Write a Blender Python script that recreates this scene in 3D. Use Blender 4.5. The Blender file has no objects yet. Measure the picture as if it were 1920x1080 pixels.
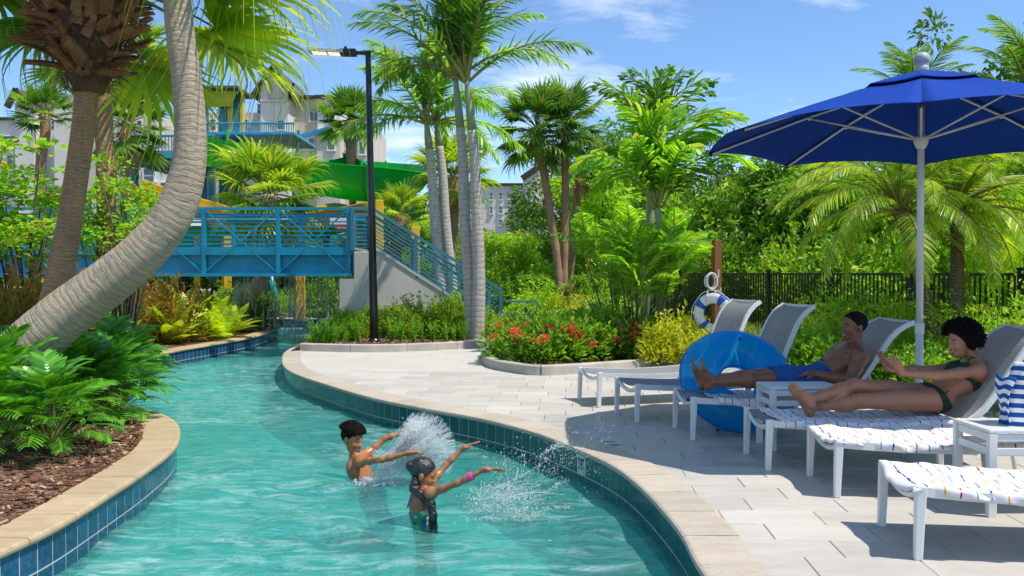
import bpy, math, random
import numpy as np
from mathutils import Vector, Matrix, Quaternion, noise as mnoise
R = math.radians
sin, cos, pi = math.sin, math.cos, math.pi
V = Vector
scene = bpy.context.scene
col = scene.collection

# ---------------------------------------------------------------- camera
HC = 1.55                      # eye height above the deck
FOC = 1600.0                   # focal length in photograph pixels (1920 wide)
PIT = math.atan((540 - 512) / FOC)
cam_d = bpy.data.cameras.new('camera')
cam = bpy.data.objects.new('camera', cam_d)
col.objects.link(cam)
cam.location = (0, 0, HC)
cam.rotation_euler = (R(90) - PIT, 0, 0)
cam_d.sensor_width = 36
cam_d.lens = 36 * FOC / 1920
cam_d.clip_start = 0.05
cam_d.clip_end = 3000
scene.camera = cam

# ---------------------------------------------------------------- world and sun
SUN_TO = V((0.50, -0.20, 1.0)).normalized()        # direction towards the sun
world = bpy.data.worlds.new('World')
scene.world = world
world.use_nodes = True
wn = world.node_tree.nodes
wl = world.node_tree.links
wn.clear()
wo = wn.new('ShaderNodeOutputWorld')
bg = wn.new('ShaderNodeBackground')
bg.inputs[1].default_value = 0.095
sky = wn.new('ShaderNodeTexSky')
sky.sky_type = 'NISHITA'
sky.sun_disc = False
sky.sun_elevation = math.asin(SUN_TO.z)
sky.sun_rotation = math.atan2(SUN_TO.x, SUN_TO.y)
sky.altitude = 0
sky.air_density = 0.8
sky.dust_density = 0.0
sky.ozone_density = 3.0
# thin clouds, laid over the whole sky by direction
tc = wn.new('ShaderNodeTexCoord')
sep = wn.new('ShaderNodeSeparateXYZ')
wl.new(tc.outputs['Generated'], sep.inputs[0])
def wmath(op, a, b=None, c=None):
    n = wn.new('ShaderNodeMath'); n.operation = op
    for i, x in enumerate((a, b, c)):
        if x is None: continue
        if isinstance(x, (int, float)): n.inputs[i].default_value = x
        else: wl.new(x, n.inputs[i])
    return n.outputs[0]
zz = wmath('ADD', wmath('MAXIMUM', sep.outputs[2], 0.0), 0.16)
cx = wmath('DIVIDE', sep.outputs[0], zz)
cy = wmath('DIVIDE', sep.outputs[1], zz)
comb = wn.new('ShaderNodeCombineXYZ')
wl.new(cx, comb.inputs[0]); wl.new(cy, comb.inputs[1])
mp = wn.new('ShaderNodeMapping')
mp.inputs['Rotation'].default_value = (0, 0, R(-28))
mp.inputs['Location'].default_value = (1.7, 0.3, 0)
mp.inputs['Scale'].default_value = (0.75, 1.15, 1)
wl.new(comb.outputs[0], mp.inputs[0])
n1 = wn.new('ShaderNodeTexNoise'); n1.inputs['Scale'].default_value = 1.1; n1.inputs['Detail'].default_value = 3
n2 = wn.new('ShaderNodeTexNoise'); n2.inputs['Scale'].default_value = 4.6; n2.inputs['Detail'].default_value = 9
n2.inputs['Roughness'].default_value = 0.62; n2.inputs['Distortion'].default_value = 0.35
wl.new(mp.outputs[0], n1.inputs[0]); wl.new(mp.outputs[0], n2.inputs[0])
dens = wmath('ADD', wmath('MULTIPLY', n1.outputs[0], 0.62), wmath('MULTIPLY', n2.outputs[0], 0.46))
ramp = wn.new('ShaderNodeValToRGB')
ramp.color_ramp.elements[0].position = 0.55
ramp.color_ramp.elements[0].color = (0.06, 0.06, 0.06, 1)
ramp.color_ramp.elements[1].position = 0.71
ramp.color_ramp.elements[1].color = (0.5, 0.5, 0.5, 1)
wl.new(dens, ramp.inputs[0])
mixc = wn.new('ShaderNodeMixRGB')
wl.new(ramp.outputs[0], mixc.inputs[0])
hsv = wn.new('ShaderNodeHueSaturation'); hsv.inputs['Saturation'].default_value = 1.2
wl.new(sky.outputs[0], hsv.inputs['Color'])
wl.new(hsv.outputs[0], mixc.inputs[1])
mixc.inputs[2].default_value = (7.4, 7.7, 8.2, 1)
wl.new(mixc.outputs[0], bg.inputs[0])
wl.new(bg.outputs[0], wo.inputs[0])

sun_d = bpy.data.lights.new('sun', 'SUN')
sun_d.energy = 2.6
sun_d.angle = R(0.53)
sun_d.color = (1.0, 0.925, 0.80)
sun = bpy.data.objects.new('sun', sun_d)
col.objects.link(sun)
sun.rotation_euler = (-SUN_TO).to_track_quat('-Z', 'Y').to_euler()
sun.location = (0, 0, 60)

vs = scene.view_settings
scene.display_settings.display_device = 'sRGB'
vs.view_transform = 'Standard'
vs.look = 'None'
vs.exposure = 1.06
vs.gamma = 1.0
vs.use_curve_mapping = False
cy_ = scene.cycles
cy_.use_denoising = True
cy_.max_bounces = 7
cy_.diffuse_bounces = 4
cy_.glossy_bounces = 3
cy_.transmission_bounces = 5
cy_.transparent_max_bounces = 12
cy_.caustics_reflective = False
cy_.caustics_refractive = False
cy_.sample_clamp_indirect = 6

# ---------------------------------------------------------------- placing: a pixel of the photograph and a real distance give a point
def ray(px, py):
    u = (px - 960) / FOC; v = (540 - py) / FOC
    return V((u, cos(PIT) + v * sin(PIT), -sin(PIT) + v * cos(PIT)))
def at(px, py, Y):
    d = ray(px, py); t = Y / d.y
    return V((d.x * t, Y, HC + d.z * t))
def gp(px, py, z=0.0):
    d = ray(px, py); t = (z - HC) / d.z
    return V((d.x * t, d.y * t, z))

# ---------------------------------------------------------------- objects
def tag(o, label=None, cat=None, group=None, kind=None):
    if label: o['label'] = label
    if cat: o['category'] = cat
    if group: o['group'] = group
    if kind: o['kind'] = kind
    return o
def thing(name, label, cat, loc=(0, 0, 0), rz=0.0, group=None, scale=None):
    o = bpy.data.objects.new(name, None)
    o.empty_display_size = 0.1
    col.objects.link(o)
    o.location = loc; o.rotation_euler = (0, 0, rz)
    if scale: o.scale = (scale, scale, scale) if isinstance(scale, (int, float)) else scale
    return tag(o, label, cat, group)
def put(name, mesh, parent=None, loc=(0, 0, 0), rot=(0, 0, 0), scale=None, mat=None):
    o = bpy.data.objects.new(name, mesh)
    col.objects.link(o)
    if parent: o.parent = parent
    o.location = loc
    if isinstance(rot, Quaternion):
        o.rotation_mode = 'QUATERNION'; o.rotation_quaternion = rot
    else:
        o.rotation_euler = rot
    if scale: o.scale = (scale, scale, scale) if isinstance(scale, (int, float)) else scale
    return o
def copy_tree(o, parent=None):
    c = o.copy(); col.objects.link(c); c.parent = parent
    for ch in list(o.children): copy_tree(ch, c)
    return c
def bevel(o, w=0.006, seg=2):
    m = o.modifiers.new('bevel', 'BEVEL'); m.width = w; m.segments = seg; m.limit_method = 'ANGLE'
    return o

def frames(pts):
    """parallel-transport frames along a list of points"""
    n = len(pts); T = []
    for i in range(n):
        a = pts[max(i - 1, 0)]; b = pts[min(i + 1, n - 1)]
        t = (b - a)
        T.append(t.normalized() if t.length > 1e-9 else V((0, 0, 1)))
    ref = V((0, 0, 1)) if abs(T[0].z) < 0.9 else V((1, 0, 0))
    u = T[0].cross(ref).normalized(); U = [u]
    for i in range(1, n):
        q = T[i - 1].rotation_difference(T[i])
        u = (q @ U[-1]); u = (u - T[i] * u.dot(T[i])).normalized()
        U.append(u)
    return T, U, [T[i].cross(U[i]) for i in range(n)]
def spline(pts, n=8, closed=False):
    """Catmull-Rom through pts"""
    P = [V(p) for p in pts]; out = []; m = len(P)
    rng = range(m) if closed else range(m - 1)
    for i in rng:
        if closed: a, b, c, d = P[(i - 1) % m], P[i], P[(i + 1) % m], P[(i + 2) % m]
        else:
            b, c = P[i], P[i + 1]
            a = P[i - 1] if i > 0 else b * 2 - c
            d = P[i + 2] if i + 2 < m else c * 2 - b
        for k in range(n):
            t = k / n
            out.append(0.5 * ((2 * b) + (c - a) * t + (2 * a - 5 * b + 4 * c - d) * t * t + (3 * b - a - 3 * c + d) * t ** 3))
    if not closed: out.append(P[-1].copy())
    return out
def lerp(a, b, t): return a + (b - a) * t
def interp(t, xs, ys): return float(np.interp(t, xs, ys))
def resample(pts, step):
    L = [0.0]
    for i in range(1, len(pts)): L.append(L[-1] + (pts[i] - pts[i - 1]).length)
    n = max(2, int(round(L[-1] / step)) + 1)
    A = np.array([tuple(p) for p in pts]); s = np.linspace(0, L[-1], n)
    return [V((np.interp(x, L, A[:, 0]), np.interp(x, L, A[:, 1]), np.interp(x, L, A[:, 2]))) for x in s]

class MB:
    """collects shapes; build() links them as ONE mesh object"""
    def __init__(s): s.v = []; s.f = []; s.uv = {}
    def quadstrip_uv(s, fi, uvs): s.uv[fi] = uvs
    def box(s, c, size, rot=None):
        c = V(c); hx, hy, hz = size[0] / 2, size[1] / 2, size[2] / 2
        b = len(s.v)
        for z in (-hz, hz):
            for x, y in ((-hx, -hy), (hx, -hy), (hx, hy), (-hx, hy)):
                p = V((x, y, z))
                if rot is not None: p = rot @ p
                s.v.append(p + c)
        for q in ((0, 3, 2, 1), (4, 5, 6, 7), (0, 1, 5, 4), (1, 2, 6, 5), (2, 3, 7, 6), (3, 0, 4, 7)):
            s.f.append([b + i for i in q])
        return s
    def bar(s, a, b_, w, h, up=(0, 0, 1)):
        """rectangular bar from a to b; w sideways, h along up"""
        a = V(a); b_ = V(b_); d = (b_ - a); L = d.length; d.normalize()
        up = V(up)
        if abs(d.dot(up)) > 0.98: up = V((0, 1, 0))
        x = d.cross(up).normalized(); z = x.cross(d)
        rot = Matrix((x, d, z)).transposed()
        return s.box((a + b_) / 2, (w, L, h), rot)
    def tube(s, pts, rad, n=8, caps=True, uvlen=True, squash=None):
        pts = [V(p) for p in pts]
        if not isinstance(rad, (list, tuple)): rad = [rad] * len(pts)
        T, U, W = frames(pts); b = len(s.v); L = 0
        Ls = []
        for i, p in enumerate(pts):
            if i: L += (p - pts[i - 1]).length
            Ls.append(L)
            for k in range(n):
                a = 2 * pi * k / n
                s.v.append(p + (U[i] * cos(a) + W[i] * sin(a) * (squash or 1)) * rad[i])
        for i in range(len(pts) - 1):
            for k in range(n):
                k2 = (k + 1) % n
                s.uv[len(s.f)] = ((k / n, Ls[i]), ((k + 1) / n, Ls[i]), ((k + 1) / n, Ls[i + 1]), (k / n, Ls[i + 1]))
                s.f.append([b + i * n + k, b + i * n + k2, b + (i + 1) * n + k2, b + (i + 1) * n + k])
        if caps:
            s.f.append([b + k for k in reversed(range(n))])
            s.f.append([b + (len(pts) - 1) * n + k for k in range(n)])
        return s
    def sweep(s, pts, prof, closed=False, up=(0, 0, 1), caps=True):
        """sweep a 2D profile (side, up) along a path, keeping up vertical"""
        pts = [V(p) for p in pts]; n = len(pts); m = len(prof); b = len(s.v); up = V(up); L = 0
        Ls = [0]
        for i in range(1, n): Ls.append(Ls[-1] + (pts[i] - pts[i - 1]).length)
        for i in range(n):
            if closed: t = pts[(i + 1) % n] - pts[i - 1]
            else: t = pts[min(i + 1, n - 1)] - pts[max(i - 1, 0)]
            t.normalize(); sd = t.cross(up).normalized(); u2 = sd.cross(t)
            for (x, y) in prof: s.v.append(pts[i] + sd * x + u2 * y)
        for i in range(n if closed else n - 1):
            j = (i + 1) % n
            for k in range(m):
                k2 = (k + 1) % m
                l1 = Ls[i]; l2 = Ls[j] if j else Ls[i] + 0.1
                s.uv[len(s.f)] = ((k / m, l1), (k / m, l2), ((k + 1) / m, l2), ((k + 1) / m, l1))
                s.f.append([b + i * m + k, b + j * m + k, b + j * m + k2, b + i * m + k2])
        if caps and not closed:
            s.f.append([b + k for k in range(m)]); s.f.append([b + (n - 1) * m + k for k in reversed(range(m))])
        return s
    def lathe(s, prof, n=16, o=(0, 0, 0), axis=None):
        """prof: (r, z) list, around z (or rotated by matrix axis) at o"""
        o = V(o); b = len(s.v); m = len(prof)
        for (r, z) in prof:
            for k in range(n):
                a = 2 * pi * k / n; p = V((r * cos(a), r * sin(a), z))
                if axis is not None: p = axis @ p
                s.v.append(o + p)
        for i in range(m - 1):
            for k in range(n):
                k2 = (k + 1) % n
                s.f.append([b + i * n + k, b + i * n + k2, b + (i + 1) * n + k2, b + (i + 1) * n + k])
        s.f.append([b + k for k in reversed(range(n))]); s.f.append([b + (m - 1) * n + k for k in range(n)])
        return s
    def prism(s, poly, z0, z1):
        b = len(s.v); n = len(poly)
        for z in (z0, z1):
            for p in poly: s.v.append(V((p[0], p[1], z)))
        s.f.append([b + k for k in reversed(range(n))]); s.f.append([b + n + k for k in range(n)])
        for k in range(n):
            k2 = (k + 1) % n
            s.f.append([b + k, b + k2, b + n + k2, b + n + k])
        return s
    def poly(s, pts):
        b = len(s.v); s.v += [V(p) for p in pts]; s.f.append(list(range(b, b + len(pts)))); return s
    def grid(s, rows, uvs=None):
        b = len(s.v); n = len(rows); m = len(rows[0])
        for r in rows: s.v += [V(p) for p in r]
        for i in range(n - 1):
            for k in range(m - 1):
                if uvs: s.uv[len(s.f)] = (uvs[i][k], uvs[i][k + 1], uvs[i + 1][k + 1], uvs[i + 1][k])
                s.f.append([b + i * m + k, b + i * m + k + 1, b + (i + 1) * m + k + 1, b + (i + 1) * m + k])
        return s
    def ball(s, c, r, n=8, m=6, sc=(1, 1, 1), rot=None):
        c = V(c); b = len(s.v)
        for i in range(m + 1):
            th = pi * i / m
            for k in range(n):
                a = 2 * pi * k / n
                p = V((sin(th) * cos(a) * sc[0], sin(th) * sin(a) * sc[1], cos(th) * sc[2])) * r
                if rot is not None: p = rot @ p
                s.v.append(c + p)
        for i in range(m):
            for k in range(n):
                k2 = (k + 1) % n
                s.f.append([b + i * n + k, b + (i + 1) * n + k, b + (i + 1) * n + k2, b + i * n + k2])
        return s
    def mesh(s, name, mat=None, smooth=False):
        me = bpy.data.meshes.new(name)
        me.from_pydata([tuple(p) for p in s.v], [], s.f)
        if s.uv:
            ul = me.uv_layers.new(name='uv')
            for p in me.polygons:
                q = s.uv.get(p.index)
                if q:
                    for li, w in zip(p.loop_indices, q): ul.data[li].uv = w
        if mat: me.materials.append(mat)
        if smooth: me.polygons.foreach_set('use_smooth', [True] * len(me.polygons))
        me.update()
        return me
    def build(s, name, mat=None, parent=None, smooth=False, **k):
        return put(name, s.mesh(name, mat, smooth), parent, **k)

# ---------------------------------------------------------------- materials
class NT:
    def __init__(s, name):
        s.m = bpy.data.materials.new(name); s.m.use_nodes = True
        s.t = s.m.node_tree; s.n = s.t.nodes; s.l = s.t.links
        s.n.clear(); s.out = s.n.new('ShaderNodeOutputMaterial')
    def new(s, kind, **k):
        n = s.n.new(kind)
        for a, b in k.items():
            if hasattr(n, a): setattr(n, a, b)
        return n
    def link(s, a, b): s.l.new(a, b)
    def setin(s, n, i, x):
        if x is None: return
        if isinstance(x, (int, float)): n.inputs[i].default_value = x
        elif isinstance(x, (tuple, list)):
            x = tuple(x)
            n.inputs[i].default_value = x if len(x) != 3 or len(n.inputs[i].default_value) == 3 else x + (1,)
        else: s.link(x, n.inputs[i])
    def math(s, op, a, b=None, c=None):
        n = s.n.new('ShaderNodeMath'); n.operation = op
        for i, x in enumerate((a, b, c)): s.setin(n, i, x)
        return n.outputs[0]
    def mix(s, f, a, b, mode='MIX'):
        n = s.n.new('ShaderNodeMixRGB'); n.blend_type = mode
        s.setin(n, 0, f); s.setin(n, 1, a); s.setin(n, 2, b)
        return n.outputs[0]
    def noise(s, vec, scale, detail=4, rough=0.55, dist=0.0):
        n = s.n.new('ShaderNodeTexNoise')
        if vec is not None: s.link(vec, n.inputs['Vector'])
        n.inputs['Scale'].default_value = scale; n.inputs['Detail'].default_value = detail
        n.inputs['Roughness'].default_value = rough; n.inputs['Distortion'].default_value = dist
        return n.outputs[0]
    def ramp(s, f, stops, interp='LINEAR'):
        n = s.n.new('ShaderNodeValToRGB'); n.color_ramp.interpolation = interp
        e = n.color_ramp.elements
        while len(e) < len(stops): e.new(0.5)
        for x, (p, c) in zip(e, stops):
            x.position = p; x.color = (c, c, c, 1) if isinstance(c, (int, float)) else tuple(c) + (1,)
        s.link(f, n.inputs[0]); return n.outputs[0]
    def vecmap(s, vec, scale=(1, 1, 1), loc=(0, 0, 0), rot=(0, 0, 0)):
        n = s.n.new('ShaderNodeMapping'); s.link(vec, n.inputs[0])
        n.inputs['Scale'].default_value = scale; n.inputs['Location'].default_value = loc; n.inputs['Rotation'].default_value = rot
        return n.outputs[0]
    def coord(s, w='Object'): return s.n.new('ShaderNodeTexCoord').outputs[w]
    def pos(s): return s.n.new('ShaderNodeNewGeometry').outputs['Position']
    def island(s): return s.n.new('ShaderNodeNewGeometry').outputs['Random Per Island']
    def objrand(s): return s.n.new('ShaderNodeObjectInfo').outputs['Random']
    def bump(s, h, strength=0.3, dist=0.01, normal=None):
        n = s.n.new('ShaderNodeBump'); n.inputs['Strength'].default_value = strength; n.inputs['Distance'].default_value = dist
        s.link(h, n.inputs['Height'])
        if normal is not None: s.link(normal, n.inputs['Normal'])
        return n.outputs[0]
    def pbsdf(s, base, rough=0.6, normal=None, metal=0.0, spec=0.5, **k):
        n = s.n.new('ShaderNodeBsdfPrincipled')
        s.setin(n, 'Base Color', base); s.setin(n, 'Roughness', rough); s.setin(n, 'Metallic', metal)
        s.setin(n, 'Specular IOR Level', spec)
        if normal is not None: s.link(normal, n.inputs['Normal'])
        for a, b in k.items(): s.setin(n, a, b)
        return n.outputs[0]
    def done(s, sh): s.link(sh, s.out.inputs[0]); return s.m

def pm(name, c1, c2=None, scale=6.0, rough=0.6, bump=0.0, bscale=None, metal=0.0, spec=0.4, stretch=(1, 1, 1), world_co=False, objvar=0.0, lo=0.35, hi=0.65, detail=5, bdist=0.01):
    """plain procedural surface: two colours mixed by noise, fine relief, a little difference between objects"""
    t = NT(name)
    co = t.pos() if world_co else t.coord('Object')
    co = t.vecmap(co, scale=stretch)
    c2 = c2 or tuple(x * 0.82 for x in c1)
    nz = t.noise(co, scale, detail)
    base = t.mix(t.ramp(nz, [(lo, 0.0), (hi, 1.0)]), c1, c2)
    if objvar:
        f = t.math('MULTIPLY_ADD', t.objrand(), 2 * objvar, 1 - objvar)
        h = t.new('ShaderNodeHueSaturation'); t.link(f, h.inputs['Value']); t.link(base, h.inputs['Color']); base = h.outputs[0]
    nrm = None
    if bump: nrm = t.bump(t.noise(co, bscale or scale * 4, 6), bump, bdist)
    rr = t.math('MULTIPLY_ADD', nz, 0.16, rough - 0.08)
    return t.done(t.pbsdf(base, rr, nrm, metal, spec))

LEAF_GAIN = 1.7
def leafmat(name, cols, trans=0.42, tcol=None, rough=0.42, spec=0.45, objvar=0.12, sat=1.0):
    """leaf: reflecting and letting light through; colour differs from leaf to leaf"""
    t = NT(name)
    n = len(cols)
    base = t.ramp(t.island(), [(.955 * i / max(n - 1, 1), tuple(min(.9, q * LEAF_GAIN) for q in c)) for i, c in enumerate(cols)] + [(1.0, (.30, .19, .07))])
    h = t.new('ShaderNodeHueSaturation')
    t.link(t.math('MULTIPLY_ADD', t.objrand(), 2 * objvar, 1 - objvar), h.inputs['Value'])
    h.inputs['Saturation'].default_value = sat
    t.link(base, h.inputs['Color']); base = h.outputs[0]
    p = t.pbsdf(base, rough, None, 0, spec)
    tr = t.new('ShaderNodeBsdfTranslucent')
    tint = t.mix(1.0, base, tcol or (1.9, 1.75, 0.75), 'MULTIPLY')
    t.link(tint, tr.inputs[0])
    mx = t.new('ShaderNodeMixShader'); mx.inputs[0].default_value = trans
    t.link(p, mx.inputs[1]); t.link(tr.outputs[0], mx.inputs[2])
    return t.done(mx.outputs[0])
# ================================================================ SETTING: ground, pool, deck, beds
rnd = random.Random(7)
WATER_Z = -0.30
FLOOR_Z = -0.94
right_px = [(1320, 1060), (1290, 1005), (1250, 955), (1200, 905), (1150, 870), (1080, 838), (1000, 808), (900, 783), (800, 765), (700, 745),
            (620, 722), (560, 702), (537, 688), (532, 672), (541, 657), (577, 642), (625, 628), (645, 616), (652, 606), (640, 600), (575, 597.5), (510, 597), (440, 597.5)]
left_px = [(452, 603.5), (503, 606), (522, 612), (510, 620), (470, 632), (400, 645), (340, 655), (262, 672), (228, 692), (205, 722), (215, 750), (262, 766),
           (297, 776), (322, 790), (331, 810), (320, 840), (270, 880), (200, 925), (100, 985), (0, 1032)]
ctrl = [V((1.0, 2.2, 0)), V((1.03, 3.4, 0))] + [gp(*p) for p in right_px] + [gp(*p) for p in left_px] + [V((-3.0, 3.6, 0)), V((-3.1, 2.2, 0))]
outline = resample(spline(ctrl, 10, closed=True), 0.1)
if (outline[0] - outline[-1]).length < 0.05: outline.pop()
NO = len(outline)
OUT_A = np.array([(p.x, p.y) for p in outline])
def onormal(i):
    t = outline[(i + 1) % NO] - outline[i - 1]; t.normalize()
    return t.cross(V((0, 0, 1))).normalized()
NRM = [onormal(i) for i in range(NO)]
def offset(d, z=0.0): return [V((outline[i].x + NRM[i].x * d, outline[i].y + NRM[i].y * d, z)) for i in range(NO)]
def inside(P, poly):
    """points (N,2) inside polygon (M,2)"""
    x, y = P[:, 0], P[:, 1]; r = np.zeros(len(P), bool); M = len(poly); j = M - 1
    for i in range(M):
        xi, yi = poly[i]; xj, yj = poly[j]
        c = ((yi > y) != (yj > y)) & (x < (xj - xi) * (y - yi) / (yj - yi + 1e-12) + xi)
        r ^= c; j = i
    return r
def near_outline(x, y):
    d = (OUT_A[:, 0] - x) ** 2 + (OUT_A[:, 1] - y) ** 2
    i = int(d.argmin()); return i, math.sqrt(d[i])

# --- materials of the setting
M = {}
def travertine(name, c1, c2, c3):
    t = NT(name); co = t.pos()
    a = t.noise(t.vecmap(co, (3.2, 9.0, 6)), 1.0, 8, 0.62, 0.5)
    b = t.noise(co, 40, 4)
    base = t.mix(t.ramp(a, [(0.34, 0.0), (0.62, 1.0)]), c1, c2)
    base = t.mix(t.ramp(a, [(0.62, 0.0), (0.74, 0.75)]), base, c3)
    base = t.mix(t.math('MULTIPLY', t.ramp(b, [(0.55, 0.0), (0.68, 1.0)]), 0.35), base, tuple(x * 0.6 for x in c1))
    h = t.new('ShaderNodeHueSaturation'); t.link(t.math('MULTIPLY_ADD', t.objrand(), 0.16, 0.92), h.inputs['Value']); t.link(base, h.inputs['Color'])
    nrm = t.bump(t.math('ADD', b, t.math('MULTIPLY', a, 0.8)), 0.22, 0.006)
    return t.done(t.pbsdf(h.outputs[0], t.math('MULTIPLY_ADD', a, 0.3, 0.42), nrm, 0, 0.35))
M['coping_tan'] = travertine('travertine_tan', (0.42, 0.31, 0.185), (0.50, 0.39, 0.25), (0.33, 0.22, 0.115))
M['coping_pale'] = travertine('travertine_pale', (0.44, 0.375, 0.295), (0.50, 0.445, 0.365), (0.39, 0.285, 0.195))
def paver_mat():
    t = NT('paver_stone'); co = t.pos()
    a = t.noise(t.vecmap(co, (2.2, 7.5, 5)), 1.0, 9, 0.66, 0.6)
    b = t.noise(co, 55, 3); c = t.noise(co, 0.55, 3)
    base = t.mix(t.ramp(a, [(0.36, 0.0), (0.6, 1.0)]), (0.455, 0.43, 0.39), (0.52, 0.495, 0.45))
    base = t.mix(t.ramp(a, [(0.60, 0.0), (0.74, 0.7)]), base, (0.36, 0.315, 0.265))
    base = t.mix(t.math('MULTIPLY', t.ramp(c, [(0.45, 0.0), (0.65, 1.0)]), 0.25), base, (0.38, 0.365, 0.34))
    base = t.mix(t.math('MULTIPLY', t.ramp(b, [(0.58, 0.0), (0.7, 1.0)]), 0.3), base, (0.42, 0.38, 0.33))
    h = t.new('ShaderNodeHueSaturation'); t.link(t.math('MULTIPLY_ADD', t.objrand(), 0.2, 0.9), h.inputs['Value']); t.link(base, h.inputs['Color'])
    nrm = t.bump(t.math('ADD', b, a), 0.18, 0.005)
    # water splashed onto the slabs: darker and shinier where wet
    wet = None
    for (wx, wy, wr) in ((1.15, 7.3, 1.1), (2.6, 7.9, 1.3), (0.7, 8.9, .6)):
        vd = t.new('ShaderNodeVectorMath'); vd.operation = 'DISTANCE'; t.link(t.vecmap(co, (1, 1, 0)), vd.inputs[0]); vd.inputs[1].default_value = (wx, wy, 0)
        q = t.math('SUBTRACT', 1.0, t.math('DIVIDE', vd.outputs['Value'], wr)); wet = q if wet is None else t.math('MAXIMUM', wet, q)
    wet = t.ramp(t.math('ADD', t.math('MULTIPLY', wet, .55), t.noise(t.vecmap(co, (1.6, 3.2, 1)), 2.2, 6, .65)), [(.62, 0.), (.72, 1.)])
    colr = t.mix(t.math('MULTIPLY', wet, .16), h.outputs[0], (.20, .20, .20))
    rgh = t.math('MULTIPLY_ADD', wet, -.22, t.math('MULTIPLY_ADD', a, 0.3, 0.45))
    return t.done(t.pbsdf(colr, rgh, nrm, 0, 0.4))
M['paver'] = paver_mat()
M['grout'] = pm('grout', (0.62, 0.62, 0.56), scale=20, rough=0.8)
M['plaster'] = pm('pool_plaster', (0.48, 0.95, 0.91), (0.38, 0.90, 0.86), scale=1.2, rough=0.7, world_co=True)
def tile_mat(name, c1, c2):
    t = NT(name); co = t.pos()
    a = t.noise(co, 26, 5, 0.6, 0.8)
    base = t.mix(t.ramp(a, [(0.38, 0.0), (0.62, 1.0)]), c1, c2)
    h = t.new('ShaderNodeHueSaturation'); t.link(t.math('MULTIPLY_ADD', t.objrand(), 0.5, 0.75), h.inputs['Value']); t.link(base, h.inputs['Color'])
    return t.done(t.pbsdf(h.outputs[0], 0.16, t.bump(a, 0.1, 0.004), 0, 0.6))
M['tile_blue'] = tile_mat('tile_blue', (0.005, 0.045, 0.115), (0.012, 0.095, 0.19))
M['tile_teal'] = tile_mat('tile_teal', (0.003, 0.060, 0.078), (0.008, 0.105, 0.125))
M['earth'] = pm('earth', (0.16, 0.125, 0.085), (0.10, 0.11, 0.05), scale=0.6, rough=0.95, bump=0.4, bscale=9, world_co=True)
def mulch_mat():
    t = NT('mulch'); co = t.pos()
    v = t.new('ShaderNodeTexVoronoi'); t.link(t.vecmap(co, (1, 1.6, 1), rot=(0, 0, 0.6)), v.inputs[0]); v.inputs['Scale'].default_value = 26
    hs = t.new('ShaderNodeSeparateColor'); t.link(v.outputs['Color'], hs.inputs[0])
    base = t.ramp(hs.outputs[0], [(0, (0.05, 0.026, 0.016)), (0.4, (0.12, 0.06, 0.035)), (0.75, (0.20, 0.11, 0.065)), (1, (0.32, 0.23, 0.16))])
    nrm = t.bump(t.math('ADD', v.outputs['Distance'], hs.outputs[1]), 0.8, 0.03)
    return t.done(t.pbsdf(base, 0.9, nrm, 0, 0.2))
M['mulch'] = mulch_mat()
def chip_mat():
    t = NT('bark_chip')
    base = t.ramp(t.island(), [(0, (0.06, 0.028, 0.016)), (0.35, (0.16, 0.07, 0.038)), (0.65, (0.26, 0.13, 0.07)), (0.9, (0.38, 0.26, 0.17)), (1, (0.50, 0.40, 0.28))])
    return t.done(t.pbsdf(base, 0.85, None, 0, 0.2))
M['chip'] = chip_mat()
M['concrete'] = pm('kerb_concrete', (0.47, 0.445, 0.40), (0.38, 0.355, 0.315), scale=3.5, rough=0.85, bump=0.12, bscale=60, world_co=True, objvar=0.06)

# --- ground sheet with the pool cut out of it, reaching the horizon
def fill_with_hole(name, outer, hole, z, mat):
    import bmesh
    bm = bmesh.new(); E = []
    for loop in (outer, hole):
        vs_ = [bm.verts.new((p[0], p[1], z)) for p in loop]
        for i in range(len(vs_)): E.append(bm.edges.new((vs_[i], vs_[(i + 1) % len(vs_)])))
    bmesh.ops.triangle_fill(bm, use_beauty=True, use_dissolve=False, edges=E)
    for f in bm.faces:
        if f.normal.z < 0: f.normal_flip()
    me = bpy.data.meshes.new(name); bm.to_mesh(me); bm.free(); me.materials.append(mat)
    return put(name, me)
def fill_poly(name, loop, z, mat):
    import bmesh
    bm = bmesh.new()
    vs_ = [bm.verts.new((p[0], p[1], z)) for p in loop]
    E = [bm.edges.new((vs_[i], vs_[(i + 1) % len(vs_)])) for i in range(len(vs_))]
    bmesh.ops.triangle_fill(bm, use_beauty=True, use_dissolve=False, edges=E)
    for f in bm.faces:
        if f.normal.z < 0: f.normal_flip()
    me = bpy.data.meshes.new(name); bm.to_mesh(me); bm.free(); me.materials.append(mat)
    return put(name, me)
hole = offset(0.14)[::2]
g = fill_with_hole('ground', [(-900, -60), (900, -60), (900, 1500), (-900, 1500)], [(p.x, p.y) for p in hole], -0.02, M['earth'])
tag(g, kind='structure')
pf = fill_poly('pool_floor', [(p.x, p.y) for p in offset(0.05)[::2]], FLOOR_Z, M['plaster']); tag(pf, kind='structure')
mb = MB(); mb.sweep(offset(-0.001, 0), [(0, -0.03), (0, FLOOR_Z), (0.1, FLOOR_Z), (0.1, -0.03)], closed=True)
pw = mb.build('pool_wall', M['grout']); tag(pw, kind='structure')
mb = MB(); mb.sweep(offset(-0.004, 0), [(0, -0.40), (0, FLOOR_Z), (0.006, FLOOR_Z), (0.006, -0.40)], closed=True)
mb.build('plaster_face', M['plaster'], pw)

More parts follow.
